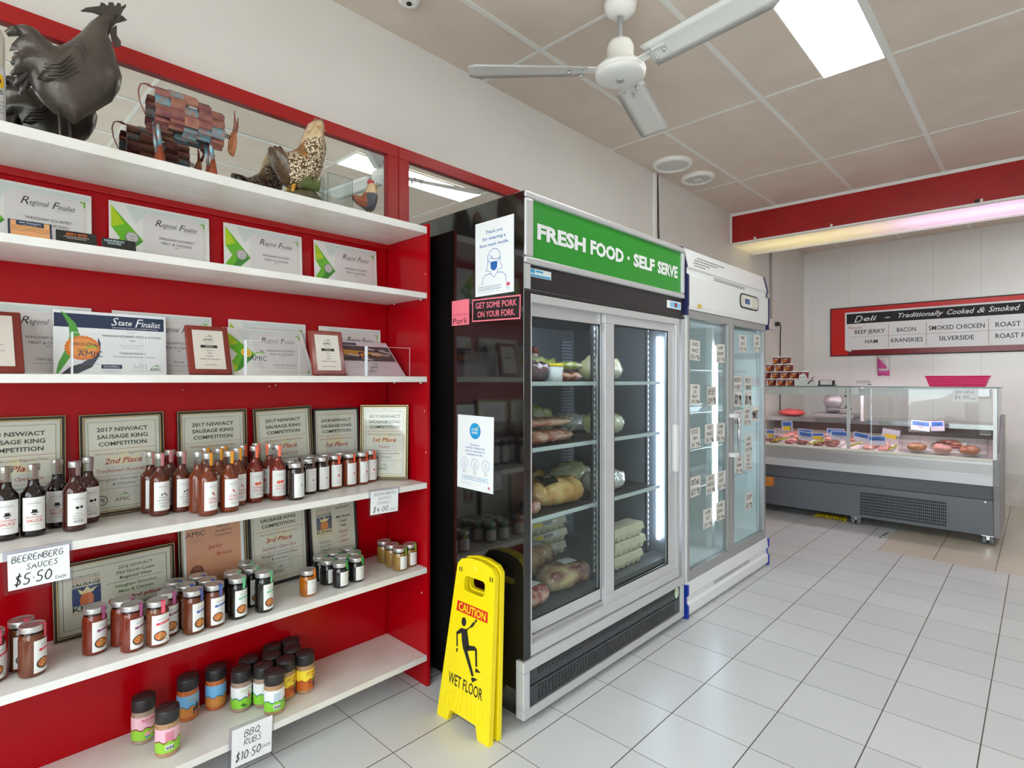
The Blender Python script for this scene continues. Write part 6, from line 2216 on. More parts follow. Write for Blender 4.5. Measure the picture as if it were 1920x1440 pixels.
LW = .0024
b.ribbon(arcp(0, .150, .036, .036, -10, 190), LW, P, M_NBLUE, .0004)
b.ribbon([(-.036, .150), (-.036, .128), (-.046, .100), (-.026, .096)], LW, P, M_NBLUE, .0004)
b.ribbon([(.036, .150), (.037, .128), (.048, .104), (.026, .097)], LW, P, M_NBLUE, .0004)
b.ribbon([(-.022, .162), (-.004, .146), (.012, .142), (.034, .146)], LW, P, M_NBLUE, .0004)
b.ribbon([(-.024, .146), (-.015, .150), (-.008, .146)], LW, P, M_NBLUE, .0004)
b.flat([(-.020, .128), (-.014, .134), (.014, .134), (.020, .128), (.018, .108), (.008, .098), (-.008, .098), (-.018, .108)], P, M_NBLUE, .0005)
b.ribbon([(-.034, .142), (-.018, .131)], LW, P, M_NBLUE, .0004); b.ribbon([(.034, .142), (.018, .131)], LW, P, M_NBLUE, .0004)
b.ribbon([(-.018, .097), (-.020, .086), (0, .070), (.020, .088), (.018, .098)], LW, P, M_NBLUE, .0004)
b.ribbon([(-.070, .044), (-.066, .070), (-.050, .084), (-.020, .088)], LW, P, M_NBLUE, .0004); b.ribbon([(.070, .044), (.066, .070), (.050, .084), (.020, .088)], LW, P, M_NBLUE, .0004)
b.outline(-.092, .040, .022, .037, .0016, P, M_NBLUE, .0004); b.text('HELP KEEP NSW COVID SAFE', -.026, .027, .0045, P, M_BLACK, w=.105, d=.0004); lines(b, P, (.013, ), .125, M_DIM, .0008, -.026)
b.disc(.080, .034, .011, .008, P, M_NSW, .0004, 14); b.text('NSW', .080, .017, .0055, P, M_NBLUE, d=.0004); lines(b, P, (.0125,), .02, M_NBLUE, .0008, .08)
b.build('printed_sheet', t)

t, b, P = side_sheet('notice', 'white notice with blue round stamp taped lower on the black fridge side', 1.717, .874, .222, .312, M_WPAPER, .8)
b.disc(0, .248, .034, .034, P, M_NCYAN, .0004, 26)
b.text('COVID', -.002, .250, .0095, P, M_WPAPER, w=.038, bold=.02, d=.0006); b.text('SAFE', -.002, .236, .0095, P, M_WPAPER, w=.036, bold=.02, d=.0006); b.ribbon([(.006, .262), (.012, .258), (.022, .270)], .003, P, mat('tick_yellow', (240, 210, 60), .4), .0008)
for i, (s_, w_) in enumerate((('We have a', .060), ('COVID-19 Safety Plan', .122), ('and are committed to', .122), ('keeping you safe.', .100))):
    b.text(s_, .0, .186 - i * .0135, .0075, P, M_NBLUE, w=w_, bold=.01, d=.0004)
for x in (-.066, 0, .066):
    b.ribbon(arcp(x, .108, .022, .024, 0, 360, 22), .0010, P, M_NCYAN, .0004)
    b.ribbon(arcp(x, .108, .020, .022, 0, 360, 22), .0006, P, M_DIM, .0004)
    b.disc(x, .114, .004, .005, P, M_PGR, .0004, 10); b.ribbon([(x - .010, .098), (x - .006, .108), (x + .006, .108), (x + .010, .098)], .0016, P, M_DIM, .0005); b.ribbon([(x - .002, .092), (x, .104), (x + .006, .094)], .0014, P, M_NBLUE, .0006)
    b.text(('Good', 'Hand', 'Physical')[int(x * 20) + 1] if False else ('Good' if x < 0 else 'Hand' if x == 0 else 'Keep'), x, .076, .0045, P, M_TXT, d=.0004); b.text('hygiene' if x < 0 else 'washing' if x == 0 else 'distance', x, .069, .0045, P, M_TXT, d=.0004)
b.outline(-.080, .080, .040, .056, .0016, P, M_NCYAN, .0004); b.text('HELP KEEP NSW COVID SAFE', 0, .046, .0048, P, M_BLACK, w=.135, d=.0004)
lines(b, P, (.026, .021), .085, M_DIM, .0008, -.052); b.disc(.086, .020, .007, .005, P, M_NSW, .0004, 12); b.text('NSW', .086, .009, .004, P, M_NBLUE, d=.0004)
b.build('printed_sheet', t)

M_PK1 = mat('sticker_pink', (248, 124, 142), .4)
M_VINYL = mat('sticker_black', (32, 28, 28), .3)
t, b, P = side_sheet('sticker', 'square pink sticker reading Pork on the black fridge side', 1.808, 1.572, .112, .108, M_PK1, 0, 'sticker')
b.text('AUSTRALIAN', 0, .041, .0075, P, mat('sticker_rose', (190, 70, 96), .4), w=.094, d=.0004); b.text('Pork', 0, .006, .026, P, M_BLACK, w=.094, d=.0004)
b.build('printed_sheet', t)
t, b, P = side_sheet('sticker', 'black sticker in pink border reading Get Some Pork On Your Fork', 1.594, 1.576, .278, .094, M_VINYL, 1.6, 'sticker')
b.outline(-.139, .139, 0, .094, .0055, P, M_PK1, .0004)
b.text('GET SOME PORK', 0, .054, .024, P, M_PK1, w=.236, bold=.012, d=.0004); b.text('ON YOUR FORK.', .002, .017, .024, P, M_PK1, w=.216, bold=.012, d=.0004)
b.build('printed_sheet', t)

# ------------------------------------------------------------------ food in the black fridge
from mathutils import noise as nz


def outl(w, d, n=20, wob=.08, seed=1, sq=.55):
    rr = random.Random(seed)
    pts = []
    for i in range(n):
        a = 2 * pi * i / n
        ca, sa = cos(a), sin(a)
        x = w / 2 * (abs(ca) ** sq) * (1 if ca > 0 else -1)
        y = d / 2 * (abs(sa) ** sq) * (1 if sa > 0 else -1)
        k = 1 + rr.uniform(-wob, wob)
        pts.append((x * k, y * k))
    return pts


def packet(label, name, cat, x, y, z, w, d, T, m, rz=0.0, tilt=0.0, seed=1, film=None, sticker=None, wob=.06, noise=.12, group=None, lump=1.0):
    """soft pack lying on a shelf: puffed body, optional shop label and gathered film end"""
    t = thing(name, label, cat, (x, y, z + .001), (radians(tilt), 0, radians(rz)), group)
    P = Plane((0, 0, T), (1, 0, 0), (0, 1, 0))
    b = MB(); b.pillow(outl(w, d, wob=wob, seed=seed), P, T, min(w, d) * .42, m, step=min(w, d) / 13, noise=noise * .3)
    o = b.build('pack_body', t)
    for v in o.data.vertices:      # lumps and film creases
        c = v.co
        q = Vector((c.x * 22 + seed, c.y * 22, c.z * 22))
        r_ = Vector((c.x * 60, c.y * 35 + seed, c.z * 60))
        f = nz.noise(q) * .30 + (abs(nz.noise(r_)) - .25) * .30
        k = max(0.0, min(1.0, c.z / T - .25))
        v.co = (c.x * (1 + f * .10), c.y * (1 + f * .10), max(0.0, c.z + f * T * k * lump))
    if film:
        b = MB()
        rr = random.Random(seed + 9)
        x0 = w / 2 * film
        for i in range(7):
            a = radians(-40 + 80 * i / 6)
            L_ = .05 + .03 * rr.random()
            s_ = 1 if film > 0 else -1
            p0 = Vector((x0 * .92, 0, T * .9)); p1 = p0 + Vector((s_ * L_ * cos(a), L_ * sin(a) * .9, .005 + .025 * rr.random())); a2 = a + radians(13)
            p2 = p0 + Vector((s_ * L_ * cos(a2), L_ * sin(a2) * .9, .03 * rr.random()))
            b.add([p0, p1, p2], [(0, 1, 2)], mat('clear_film', (214, 210, 208), .15))
        b.build('gathered_film', t)
    if sticker:
        for (sx, sy, sw, sh, ms, kind) in sticker:
            b = MB(); P2 = Dome(w, d, T * 1.10, sx, sy)
            for q in range(4):
                b.rect(-sw / 2, sw / 2, -sh / 2 + sh * q / 4, -sh / 2 + sh * (q + 1) / 4, P2, ms, .001, n=5)
            if kind == 'bars':
                lines(b, P2, [(-.3 + .2 * k) * sh for k in range(4)], sw * .7, M_DIM, sh * .05)
            if kind == 'seven':
                b.rect(-sw * .30, sw * .30, -sh * .38, sh * .30, P2, mat('label_bright_green', (60, 170, 50), .4), .0016); b.text('7R', 0, -sh * .20, sh * .30, P2, M_WPAPER, shear=.3, d=.0024)
            b.build('shop_label', t)
    return t


mr_ = lambda n, a, b_, s=14, st=(1, 1, 1): mat(n, a, .18, coat=.6, noise=(b_, s, .72, st), bump=(45, .7))
MT_RIB = mr_('vac_ribs', (204, 176, 138), (128, 72, 62), 9, (1, 2.2, 1))
MT_RIB2 = mr_('vac_ribs_b', (196, 164, 126), (140, 76, 62), 12)
MT_RED = mr_('vac_red_meat', (168, 84, 76), (214, 170, 150), 20)
MT_PINK = mr_('vac_pink_meat', (196, 128, 112), (226, 186, 164), 18)
MT_CHK = mr_('vac_chicken', (226, 188, 126), (206, 150, 84), 11)
MT_GRN = mr_('bag_greens', (150, 162, 70), (206, 204, 160), 16)
MT_WHT = mr_('bag_white', (206, 198, 190), (226, 222, 214), 10)
MT_PUR = mr_('bag_purple', (112, 76, 84), (70, 62, 72), 12)
MT_YEL = mr_('bag_cream', (206, 200, 150), (226, 220, 196), 12)
LB = M_WPAPER
F1Z = (1.3255, 1.0465, .7485, .3605)
t = thing('food_tub', 'white tub with yellow lid on the top shelf of the black fridge', 'tub', (1.985, 1.635, F1Z[0]))
MB().lathe([(.040, 0), (.042, .003), (.047, .076)], M_WPAPER, 24).build('tub_body', t)
MB().lathe([(.0485, .074), (.0495, .076), (.0495, .084), (.047, .0855)], mat('tub_lid_yellow', (244, 214, 30), .35), 24).build('lid', t)
b = MB(); P = Wrap(.0462, .0, radians(-62)); b.text('CREAMY', 0, .050, .008, P, M_TXT, w=.04, d=.001); b.text('Salad', 0, .028, .014, P, mat('tub_orange', (240, 140, 50), .4), w=.042, shear=.3, bold=.02, d=.001); b.build('print', t)
G_F = 'bagged food in the black fridge'
packet('purple-grey bag at the far left of the black fridge top shelf', 'food_bag', 'bag', 1.835, 1.61, F1Z[0], .13, .09, .045, MT_PUR, seed=2)
packet('green salad bag behind the white tub in the black fridge', 'food_bag', 'bag', 2.11, 1.85, F1Z[0], .24, .15, .060, MT_GRN, seed=3)
packet('dark meat pack right of the white tub on the top shelf', 'meat_pack', 'meat', 2.13, 1.68, F1Z[0], .16, .13, .026, MT_RED, seed=4)
packet('greens bag lying on the dark meat pack right of the white tub', 'food_bag', 'bag', 2.135, 1.67, F1Z[0] + .058, .15, .12, .020, MT_GRN, seed=5)
packet('round reddish pack at the back of the top shelf above the white tub', 'food_bag', 'bag', 2.10, 2.04, F1Z[0], .18, .14, .08, MT_PINK, seed=6)
t = thing('sauce_bottle', 'squat bottle with red cap at the back of the black fridge top shelf', 'bottle', (2.29, 2.02, F1Z[0]))
MB().lathe([(.036, 0), (.040, .01), (.038, .10), (.018, .14), (.018, .16)], MT_YEL, 20).build('bottle_body', t)
MB().lathe([(.021, .158), (.021, .19), (.018, .193)], mat('cap_maroon', (130, 40, 44), .4), 16).build('cap', t)
packet('white bag with green stalks behind the right sliding door, top shelf', 'food_bag', 'bag', 2.45, 1.70, F1Z[0], .25, .18, .066, MT_YEL, seed=7, film=1)
packet('flat meat bag in front on the middle shelf of the black fridge', 'meat_pack', 'meat', 1.91, 1.66, F1Z[1], .40, .19, .030, MT_RED, seed=8, rz=3, film=1)
packet('pinkish meat bag lying on top of the flat one, middle shelf', 'meat_pack', 'meat', 1.94, 1.685, F1Z[1] + .072, .34, .16, .022, MT_PINK, seed=9, rz=-5, film=1)
packet('green bag heaped behind the meat bags on the middle shelf', 'food_bag', 'bag', 2.12, 1.89, F1Z[1], .24, .16, .078, MT_GRN, seed=10)
packet('cream bag behind the right sliding door, middle shelf', 'food_bag', 'bag', 2.45, 1.68, F1Z[1], .22, .17, .058, MT_YEL, seed=11, film=1)
packet('pale wrapped joint at the back of the middle shelf, right door', 'food_bag', 'bag', 2.48, 1.92, F1Z[1], .24, .18, .05, MT_WHT, seed=85)
packet('yellow wrapped chicken roll with black and green label, third shelf', 'meat_pack', 'meat', 2.025, 1.67, F1Z[2], .32, .17, .062, MT_CHK, seed=12, rz=-12, sticker=[(-.062, -.025, .080, .09, M_VINYL, 'seven'), (.035, .02, .07, .04, LB, 'bars')])
packet('vacuum packed red joint with black label at front left, third shelf', 'meat_pack', 'meat', 1.765, 1.61, F1Z[2], .14, .11, .036, MT_RED, seed=13, rz=6, sticker=[(-.01, 0, .06, .05, M_VINYL, 'bars')])
packet('yellow wrapped chicken behind the labelled roll, third shelf', 'meat_pack', 'meat', 2.10, 1.855, F1Z[2], .20, .13, .060, MT_CHK, seed=14)
packet('dark vacuum pack with pointed film end, back of the third shelf', 'meat_pack', 'meat', 2.20, 2.03, F1Z[2], .18, .12, .060, MT_PUR, seed=15, film=-1)
packet('white wrapped joint behind the right sliding door, third shelf', 'meat_pack', 'meat', 2.45, 1.68, F1Z[2], .26, .16, .058, MT_WHT, seed=16, film=1)
packet('cream bag behind the white wrapped joint, third shelf', 'food_bag', 'bag', 2.47, 1.91, F1Z[2], .24, .18, .06, MT_YEL, seed=84)
packet('large rib slab with white label in front on the black fridge floor', 'meat_pack', 'meat', 2.06, 1.64, F1Z[3], .30, .16, .052, MT_RIB, seed=17, rz=-5, sticker=[(.02, -.005, .085, .06, LB, 'bars')])
packet('rib slab with white label behind the front one on the fridge floor', 'meat_pack', 'meat', 2.03, 1.845, F1Z[3], .30, .16, .075, MT_RIB2, seed=18, rz=-4, sticker=[(.03, -.02, .085, .05, LB, 'bars')])
packet('red rib pack with white label at the lower left door edge', 'meat_pack', 'meat', 1.79, 1.60, F1Z[3], .17, .13, .040, MT_RED, seed=19, rz=4, sticker=[(.0, .0, .085, .05, LB, 'bars')])

M_PULP = mat('egg_carton_pulp', (226, 218, 192), .8, noise=((208, 200, 172), 40, .3))


def egg_carton(label, x, y, z, rz=0.0):
    t = thing('egg_carton', label, 'carton', (x, y, z), rz, 'egg cartons in the black fridge')
    b = MB()
    for i in range(6):
        for j in range(2):
            cx, cy = -.125 + i * .05, -.026 + j * .052
            b.lathe([(.012, 0), (.018, .002), (.0235, .022), (.0245, .034)], M_PULP, 12, c=(cx, cy, 0))
    b.box(-.152, .152, -.055, .055, .032, .036, M_PULP)
    b.build('cup_tray', t)
    b = MB()
    rings = []
    for s_, z_ in ((1, .036), (1, .044), (.94, .064), (.88, .070)):
        rings.append([(sx * .150 * (s_ + (1 - s_) * .5), sy * .053 * s_, z_) for sx, sy in ((-1, -1), (1, -1), (1, 1), (-1, 1))])
    b.loft(rings, M_PULP, smooth=False)
    b.build('lid', t)
    b = MB()
    P = Plane((0, -.0535, .046), (1, 0, 0), Vector((0, .16, 1)).normalized())
    b.rect(-.13, -.06, 0, .016, P, mat('carton_yellow', (244, 222, 40), .5), .0006)
    b.rect(-.055, .02, 0, .016, P, mat('carton_grey', (128, 132, 140), .5), .0006)
    b.rect(.025, .06, .001, .015, P, M_WPAPER, .0008)
    lines(b, P, (.004, .008, .012), .05, M_WPAPER, .0012, -.018)
    b.build('carton_label', t)
    return t


eg = egg_carton('lowest of the egg cartons stacked behind the rib slabs, fridge floor', 2.33, 2.0, F1Z[3])
for k, lab in ((1, 'second egg carton up in the stack behind the rib slabs'), (2, 'third egg carton up, yellow label showing behind the rib slabs'), (3, 'topmost egg carton with yellow label under the third shelf')):
    dup(eg, (2.33 + .008 * (k % 2), 2.0, F1Z[3] + .0715 * k), 0, lab)
for k, (dx, lab) in enumerate(((0, 'lowest egg carton behind the right sliding door'), (.03, 'middle egg carton of the three behind the right sliding door'), (.01, 'topmost egg carton behind the right sliding door'))):
    dup(eg, (2.50 + dx, 1.61, F1Z[3] + .0715 * k), (0, 0, pi), lab)

# ------------------------------------------------------------------ white fridge: stock and price tags
F2Z = (1.4035, 1.1335, .9035, .6635, .2365)
t = thing('carton_box', 'pink and red carton standing on the white fridge floor, lower left', 'box', (3.08, 1.72, F2Z[4]))
b = MB(); b.box(-.10, .10, -.12, .12, 0, .33, mat('carton_pink', (206, 132, 118), .6, noise=((190, 104, 96), 5, .3)))
P = Plane((0, -.12, 0), (1, 0, 0), (0, 0, 1))
for i in range(6):
    b.rect(.03, .085, .05 + i * .045, .068 + i * .045, P, mat('carton_red', (150, 64, 58), .6), .0006)
b.build('box_body', t, bevel=.003)
packet('dark bag on the lower middle wire shelf of the white fridge, left door', 'food_bag', 'bag', 3.12, 1.78, F2Z[2], .22, .22, .06, MT_PUR, seed=21)
for lab, x, y, z, w in (('stack of white trays on the second wire shelf, left door', 3.30, 1.72, F2Z[1], .34), ('white tray on the second wire shelf, right door', 3.86, 1.70, F2Z[1], .40), ('white tray on the third wire shelf, right door', 3.86, 1.74, F2Z[2], .40), ('white tray on the lowest wire shelf, right door', 3.84, 1.74, F2Z[3], .40)):
    t = thing('foam_tray', lab, 'tray', (x, y, z + .001))
    b = MB()
    for k in range(2 if 'stack' in lab else 1):
        rings = [[(sx * w / 2 * s_, sy * .12 * s_, z_ + .02 * k) for sx, sy in ((-1, -1), (1, -1), (1, 1), (-1, 1))] for s_, z_ in ((.86, 0), (1, .032), (.97, .032), (.84, .005))]
        b.loft(rings, M_WPAPER, smooth=False)
    b.build('tray_body', t)
TAGS = [
 (3.035, 1.508, 'CHUCK MINCE $24.99', 'upper left corner tag of the left glass door'), (3.392, 1.503, 'LAMB SHANKS $17.99', 'tag at upper right corner of the left glass door'),
 (3.035, 1.255, 'LAMB LEG ROAST $15.99', 'tag at the left edge of the left door, second row'), (3.265, 1.240, 'BEEF $19.99', 'tag near the light tube in second row, left door'),
 (3.042, 1.003, 'DICED HAM $6.99', 'tag at the left edge of the left door, third row'), (3.231, 1.015, 'DOG MINCE $6.99', 'middle tag in the third row of the left door'), (3.388, 1.012, 'LAMB NECK $6.99', 'right tag in the third row of the left door'),
 (3.045, .722, 'OXTAIL $21.99', 'tag at the left edge of the left door, fourth row'), (3.250, .708, 'BEEF CHEEKS $18.99', 'middle tag in the fourth row, left door'), (3.405, .710, 'BEEF RIBS $17.99', 'right tag in the fourth row, left door'),
 (3.388, .523, 'LAMB BONES $5.00', 'lower right tag of the left door'), (3.208, .510, 'LAMB FAT $4.99', 'lowest tag of the left door, over the light tube'),
 (3.745, 1.583, 'PORK RIBS $12.99', 'upper left tag of the right glass door'), (4.004, 1.596, 'LAMB RIBS $13.99', 'upper right tag of the right glass door'),
 (3.660, 1.316, 'PICKLED PORK', 'left word tag in the middle of the right door'), (3.662, 1.258 - .045, '$12.99', 'price tag under the left word tag, right door'),
 (3.838, 1.312, 'BEEF CORNED', 'right word tag in the middle of the right door'), (3.838, 1.205, '$13.99', 'price tag under the right word tag, right door'),
 (3.664, 1.090, 'SOUP BONES', 'left tag of the crowded row above the handle level, right door'), (3.818, 1.090, 'LAMB NECK $15.99', 'middle tag of the crowded row, right door'), (3.965, 1.100, 'MINCE', 'right tag of the crowded row, right door'),
 (3.846, .901, 'LAMB RUMP $19.99', 'single tag below the crowded row, right door'), (3.680, .776, 'DOG CHUNK $4.99', 'left tag of the pair right of the handle foot'), (3.838, .779, 'HAM HOCK BONES $9.99', 'right tag of the pair right of the handle foot'),
 (3.851, .511, 'SOUP $12.99', 'lowest tag, alone on the right door'),
]
for i, (x, z, txt, lab) in enumerate(TAGS):
    small = txt.startswith('$') or len(txt.split()) < 3 and not '$' in txt
    h = .095 if small else .112
    w = .125
    rr = random.Random(i)
    t = thing('price_tag', 'handwritten white ' + lab, 'tag', (x, 1.4345 if x < 3.53 else 1.4345, z - h / 2), (0, radians(rr.uniform(-3, 3)), 0), 'handwritten price tags on the white fridge')
    b = MB(); b.box(-w / 2, w / 2, .0118, .0128, 0, h, M_PAPER)
    P = Plane((0, .0118, 0), (1, 0, 0), (0, 0, 1))
    b.outline(-w / 2 - .002, w / 2 + .002, -.002, h + .002, .003, P, mat('tag_sleeve_edge', (206, 204, 196), .3), .0002)
    rows = txt.split()
    n = len(rows)
    for k, s_ in enumerate(rows):
        hh = h / n * (.58 if not s_.startswith('$') else .62)
        wd = min(w * .84, hh * .82 * len(s_))
        b.hand(s_, -wd / 2, h - (k + .86) * h / n + .002, hh, P, M_INK, w=wd, lw=.15)
    if '$' in txt:
        b.disc(w / 2 - .016, .012, .008, .006, P, M_INK, .0006, 8)
    b.build('card', t)

# ------------------------------------------------------------------ inside the deli counter
def deck(x):
    return .675 + (x - 5.86) * .0811 + .001


M_TRAY = mat('deli_tray', (226, 224, 224), .3)
G_M = 'cuts of meat in the deli counter'
MD = [mr_('deli_beef', (138, 52, 46), (188, 110, 96), 22), mr_('deli_jerky', (96, 44, 34), (140, 76, 56), 30), mr_('deli_bacon', (206, 120, 110), (236, 200, 184), 16, (1, 3, 1)), mr_('deli_ham', (222, 150, 142), (236, 186, 172), 14), mr_('deli_snag', (176, 96, 70), (206, 140, 104), 20), mr_('deli_pie', (196, 140, 84), (160, 96, 52), 16)]
rr = random.Random(21)
pos = [(2.05, 1, 'at the far left by the white fridge', 0), (1.785, 0, 'behind the first parsley strip', 0), (1.52, 1, 'before the Plain ticket', 0), (1.10, 2, 'just right of the counter post', 0), (1.92, 3, 'at the back left of the deck', .355), (1.62, 2, 'at the back below the slicer', .355), (1.30, 4, 'at the back behind the counter post', .355), (.62, 5, 'at the back behind the clear bin', .355)]
for i, (y, mi, where, bx) in enumerate(pos):
    t = thing('meat_tray', 'shallow white deli tray ' + where, 'tray', (6.06 + bx, y, deck(6.06 + bx) - .012), (0, radians(-4.6), 0), 'shallow trays in the deli counter')
    rings = [[(sx * .17 * s_, sy * .125 * s_, z_) for sx, sy in ((-1, -1), (1, -1), (1, 1), (-1, 1))] for s_, z_ in ((.93, .012), (1, .036), (.98, .036), (.91, .016))]
    MB().loft(rings, M_TRAY, smooth=False).build('tray_body', t)
    for k, (dx, dy, side) in enumerate(((-.09, .058, 'front left'), (-.085, -.058, 'front right'), (.03, .058, 'middle left'), (.035, -.055, 'middle right'), (.12, 0, 'rear'))):
        dx += bx
        packet('%s piece of meat in the tray %s' % (side, where), 'meat_cut', 'meat', 6.06 + dx, y + dy, deck(6.06 + dx) + .0065, .095 if k < 4 else .055, .085 if k < 4 else .15, .020, MD[(mi + (k % 3) * (i % 2)) % 6], rz=rr.uniform(-8, 8), seed=40 + i * 5 + k, wob=.12, noise=.35, group=G_M)
M_TK = mat('ticket_white', (232, 222, 240), .4)
M_TKB = mat('ticket_blue', (66, 120, 206), .4)
M_TKY = mat('ticket_yellow', (246, 206, 40), .4)
TK = [
 (2.02, 5.96, .745, .09, .085, 0, 'y', '', 'yellow price ticket at the far left, half behind the white fridge'), (1.875, 6.02, .820, .105, .10, -3, 'by', 'BEEF', 'tall blue and yellow ticket raised above the left tray'),
 (1.715, 6.03, .770, .13, .08, 2, 'b', 'HOT', 'blue ticket behind the Hot ticket'), (1.692, 5.955, .744, .125, .085, 6, 'b', 'HOT BEEF JERKY', 'blue ticket reading Hot'),
 (1.585, 6.00, .752, .115, .072, -2, 'y', '', 'yellow ticket right of the Hot ticket'), (1.440, 6.03, .785, .15, .085, 0, 'b', 'BEEF', 'blue ticket behind the Plain ticket'),
 (1.385, 5.955, .770, .155, .085, 1, 'b', 'PLAIN BEEF JERKY', 'blue ticket reading Plain'), (1.225, 5.99, .762, .13, .085, 10, 'b', 'HAM', 'tilted pale blue ticket by the counter post'),
 (1.085, 5.955, .742, .14, .088, -2, 'b', 'KRANSKIES', 'white and blue ticket right of the post'), (1.00, 6.03, .80, .135, .09, 8, 'py', '', 'pink ticket with yellow square behind the white and blue one'),
 (.80, 6.20, .880, .14, .09, 5, 'b', 'SLICED HAM', 'blue ticket raised at the back, left of the pair'), (.675, 6.24, .880, .10, .09, -4, 'b', 'HAM', 'blue ticket raised at the back, right of the pair'),
]
for y, x, z, w, h, roll, k, tx, lab in TK:
    zb = deck(x) + .002
    t = thing('price_ticket', lab, 'ticket', (x, y, zb), 0, 'price tickets in the deli counter')
    b = MB()
    P = Plane((-.0006, 0, z - zb), Vector((0, -cos(radians(roll)), -sin(radians(roll)))), Vector((0, -sin(radians(roll)), cos(radians(roll)))))
    b.prism([(-w / 2, 0), (w / 2, 0), (w / 2, h), (-w / 2, h)], P, -.0012, 0, M_TK)
    if k in ('b', 'by'):
        b.rect(-w / 2 + .008, w / 2 - .008, h * .48, h - .008, P, M_TKB, .0004)
    if k in ('y', 'by', 'py'):
        b.rect(-w / 2 + .015, w / 2 - .02, h * .08, h * .48, P, M_TKY, .0005); b.rect(w / 2 - .022, w / 2 - .012, h * .1, h * .4, P, M_GREYTX, .0005)
    if k == 'y':
        b.rect(-w / 2 + .01, w / 2 - .01, h * .56, h - .01, P, M_TKB, .0004)
    ws = tx.split(' ', 1) if tx else []
    if ws:
        b.text(ws[0], 0, h * .60, h * .16, P, M_NAVY, bold=.02, d=.0008)
    if len(ws) > 1:
        b.text(ws[1], 0, h * .30, h * .12, P, M_TXT, bold=.01, d=.0008)
    b.build('card', t)
    MB().box(-.004, .004, -.006, .006, 0, max(.01, z - zb + .01), M_ACRYL).build('clip_stem', t)
M_PARS = mat('plastic_parsley', (206, 210, 50), .4)
for k, (y0, y1, lab) in enumerate(((1.985, 1.84, 'yellow-green plastic parsley strip, leftmost in the deli counter'), (1.645, 1.515, 'yellow-green plastic parsley strip below the Hot ticket'), (1.30, 1.205, 'yellow-green plastic parsley strip at the counter post'), (.985, .93, 'yellow-green plastic parsley sprig near the clear bin'))):
    yc = (y0 + y1) / 2
    t = thing('parsley_strip', lab, 'garnish', (5.905, yc, deck(5.905)), 0, 'plastic parsley in the deli counter')
    b = MB()
    rr = random.Random(k)
    n = int((y0 - y1) / .008)
    for i in range(n):
        f = i / max(1, n - 1)
        y = y0 - (y0 - y1) * f - yc
        zz = .040 + .040 * f
        for q in range(3):
            a = rr.uniform(0, 6.28); L_ = .010 + .010 * rr.random()
            p = Vector((rr.uniform(-.008, .008), y, zz))
            d1 = Vector((cos(a) * L_, sin(a) * L_, L_ * rr.uniform(-.3, .9)))
            d2 = Vector((-sin(a) * L_ * .6, cos(a) * L_ * .6, L_ * .4))
            b.add([p - d1 * .5, p + d2, p + d1, p - d2 * .6], [(0, 1, 2, 3)], M_PARS)
    b.tube([(0, y0 - yc, .034), (0, y1 - yc, .075)], .004, M_PARS, 6)
    b.build('leaves', t)
t = thing('clear_bin', 'clear box with meat packs at the right end of the deli counter', 'box', (6.03, .62, .786))
b = MB()
for a in ((-.12, -.117, -.30, .30), (.117, .12, -.30, .30), (-.117, .117, -.30, -.297), (-.117, .117, .297, .30)):
    b.box(*a, -.075, .055, M_BLK)
b.box(-.12, .12, -.30, .30, -.078, -.075, M_BLK)
b.build('bin_walls', t)
for i, (dy, mi, lab) in enumerate(((.18, 5, 'left'), (0, 3, 'middle'), (-.18, 4, 'right'))):
    packet('pale meat pack inside the clear deli box, ' + lab, 'meat_pack', 'meat', 6.03, .62 + dy, .712, .17, .14, .034, MD[mi], seed=70 + i, noise=.25)
t = thing('price_card', 'white card reading Dog Chews $4.00 taped on the deli glass top right', 'sign', (5.8115, .450, 1.160))
b = MB(); b.box(-.0006, .0006, -.079, .079, 0, .108, M_WPAPER)
P = Plane((-.0006, 0, 0), (0, -1, 0), (0, 0, 1)); b.hand('DOG CHEWS', -.062, .070, .022, P, M_GREYTX, w=.12, lw=.09); b.hand('$4.00', -.068, .022, .032, P, M_GREYTX, w=.095, lw=.08); b.hand('EACH', .036, .020, .012, P, M_GREYTX, w=.03)
b.build('card', t)
# meat slicer and cloth on the rear worktop
t = thing('meat_slicer', 'grey meat slicer standing on the worktop behind the deli glass', 'slicer', (6.70, 1.60, .936))
M_SLC = mat('slicer_metal', (150, 148, 150), .35, metal=.6)
MB().box(-.16, .16, -.20, .20, 0, .05, M_SLC).build('base', t, bevel=.012)
b = MB(); b.lathe([(.001, -.008), (.085, -.004), (.09, 0), (.085, .004), (.001, .008)], M_SLC, 32)
o = b.build('blade', t)
for v in o.data.vertices:
    x, y, z = v.co
    v.co = (z - .03, x + .02, y + .18)
MB().box(-.14, -.02, -.16, .04, .09, .105, M_SLC).build('carriage', t, bevel=.004)
MB().tube([(-.10, -.12, .10), (-.10, -.15, .20), (-.10, -.10, .26)], .012, M_SEAL, 8).build('handle', t)
MB().box(.0, .12, -.02, .10, .05, .26, M_SLC).build('motor_cover', t, bevel=.02)
packet('pink cloth heaped on the worktop behind the deli glass at left', 'cloth', 'cloth', 6.68, 2.035, .9365, .22, .26, .035, mat('cloth_coral', (226, 96, 96), .8, noise=((206, 76, 80), 10, .3)), seed=31, wob=.12, noise=.3)

# ------------------------------------------------------------------ on top of the deli counter
M_TUBR = mat('tub_red', (146, 38, 28), .4)
ZT = 1.281


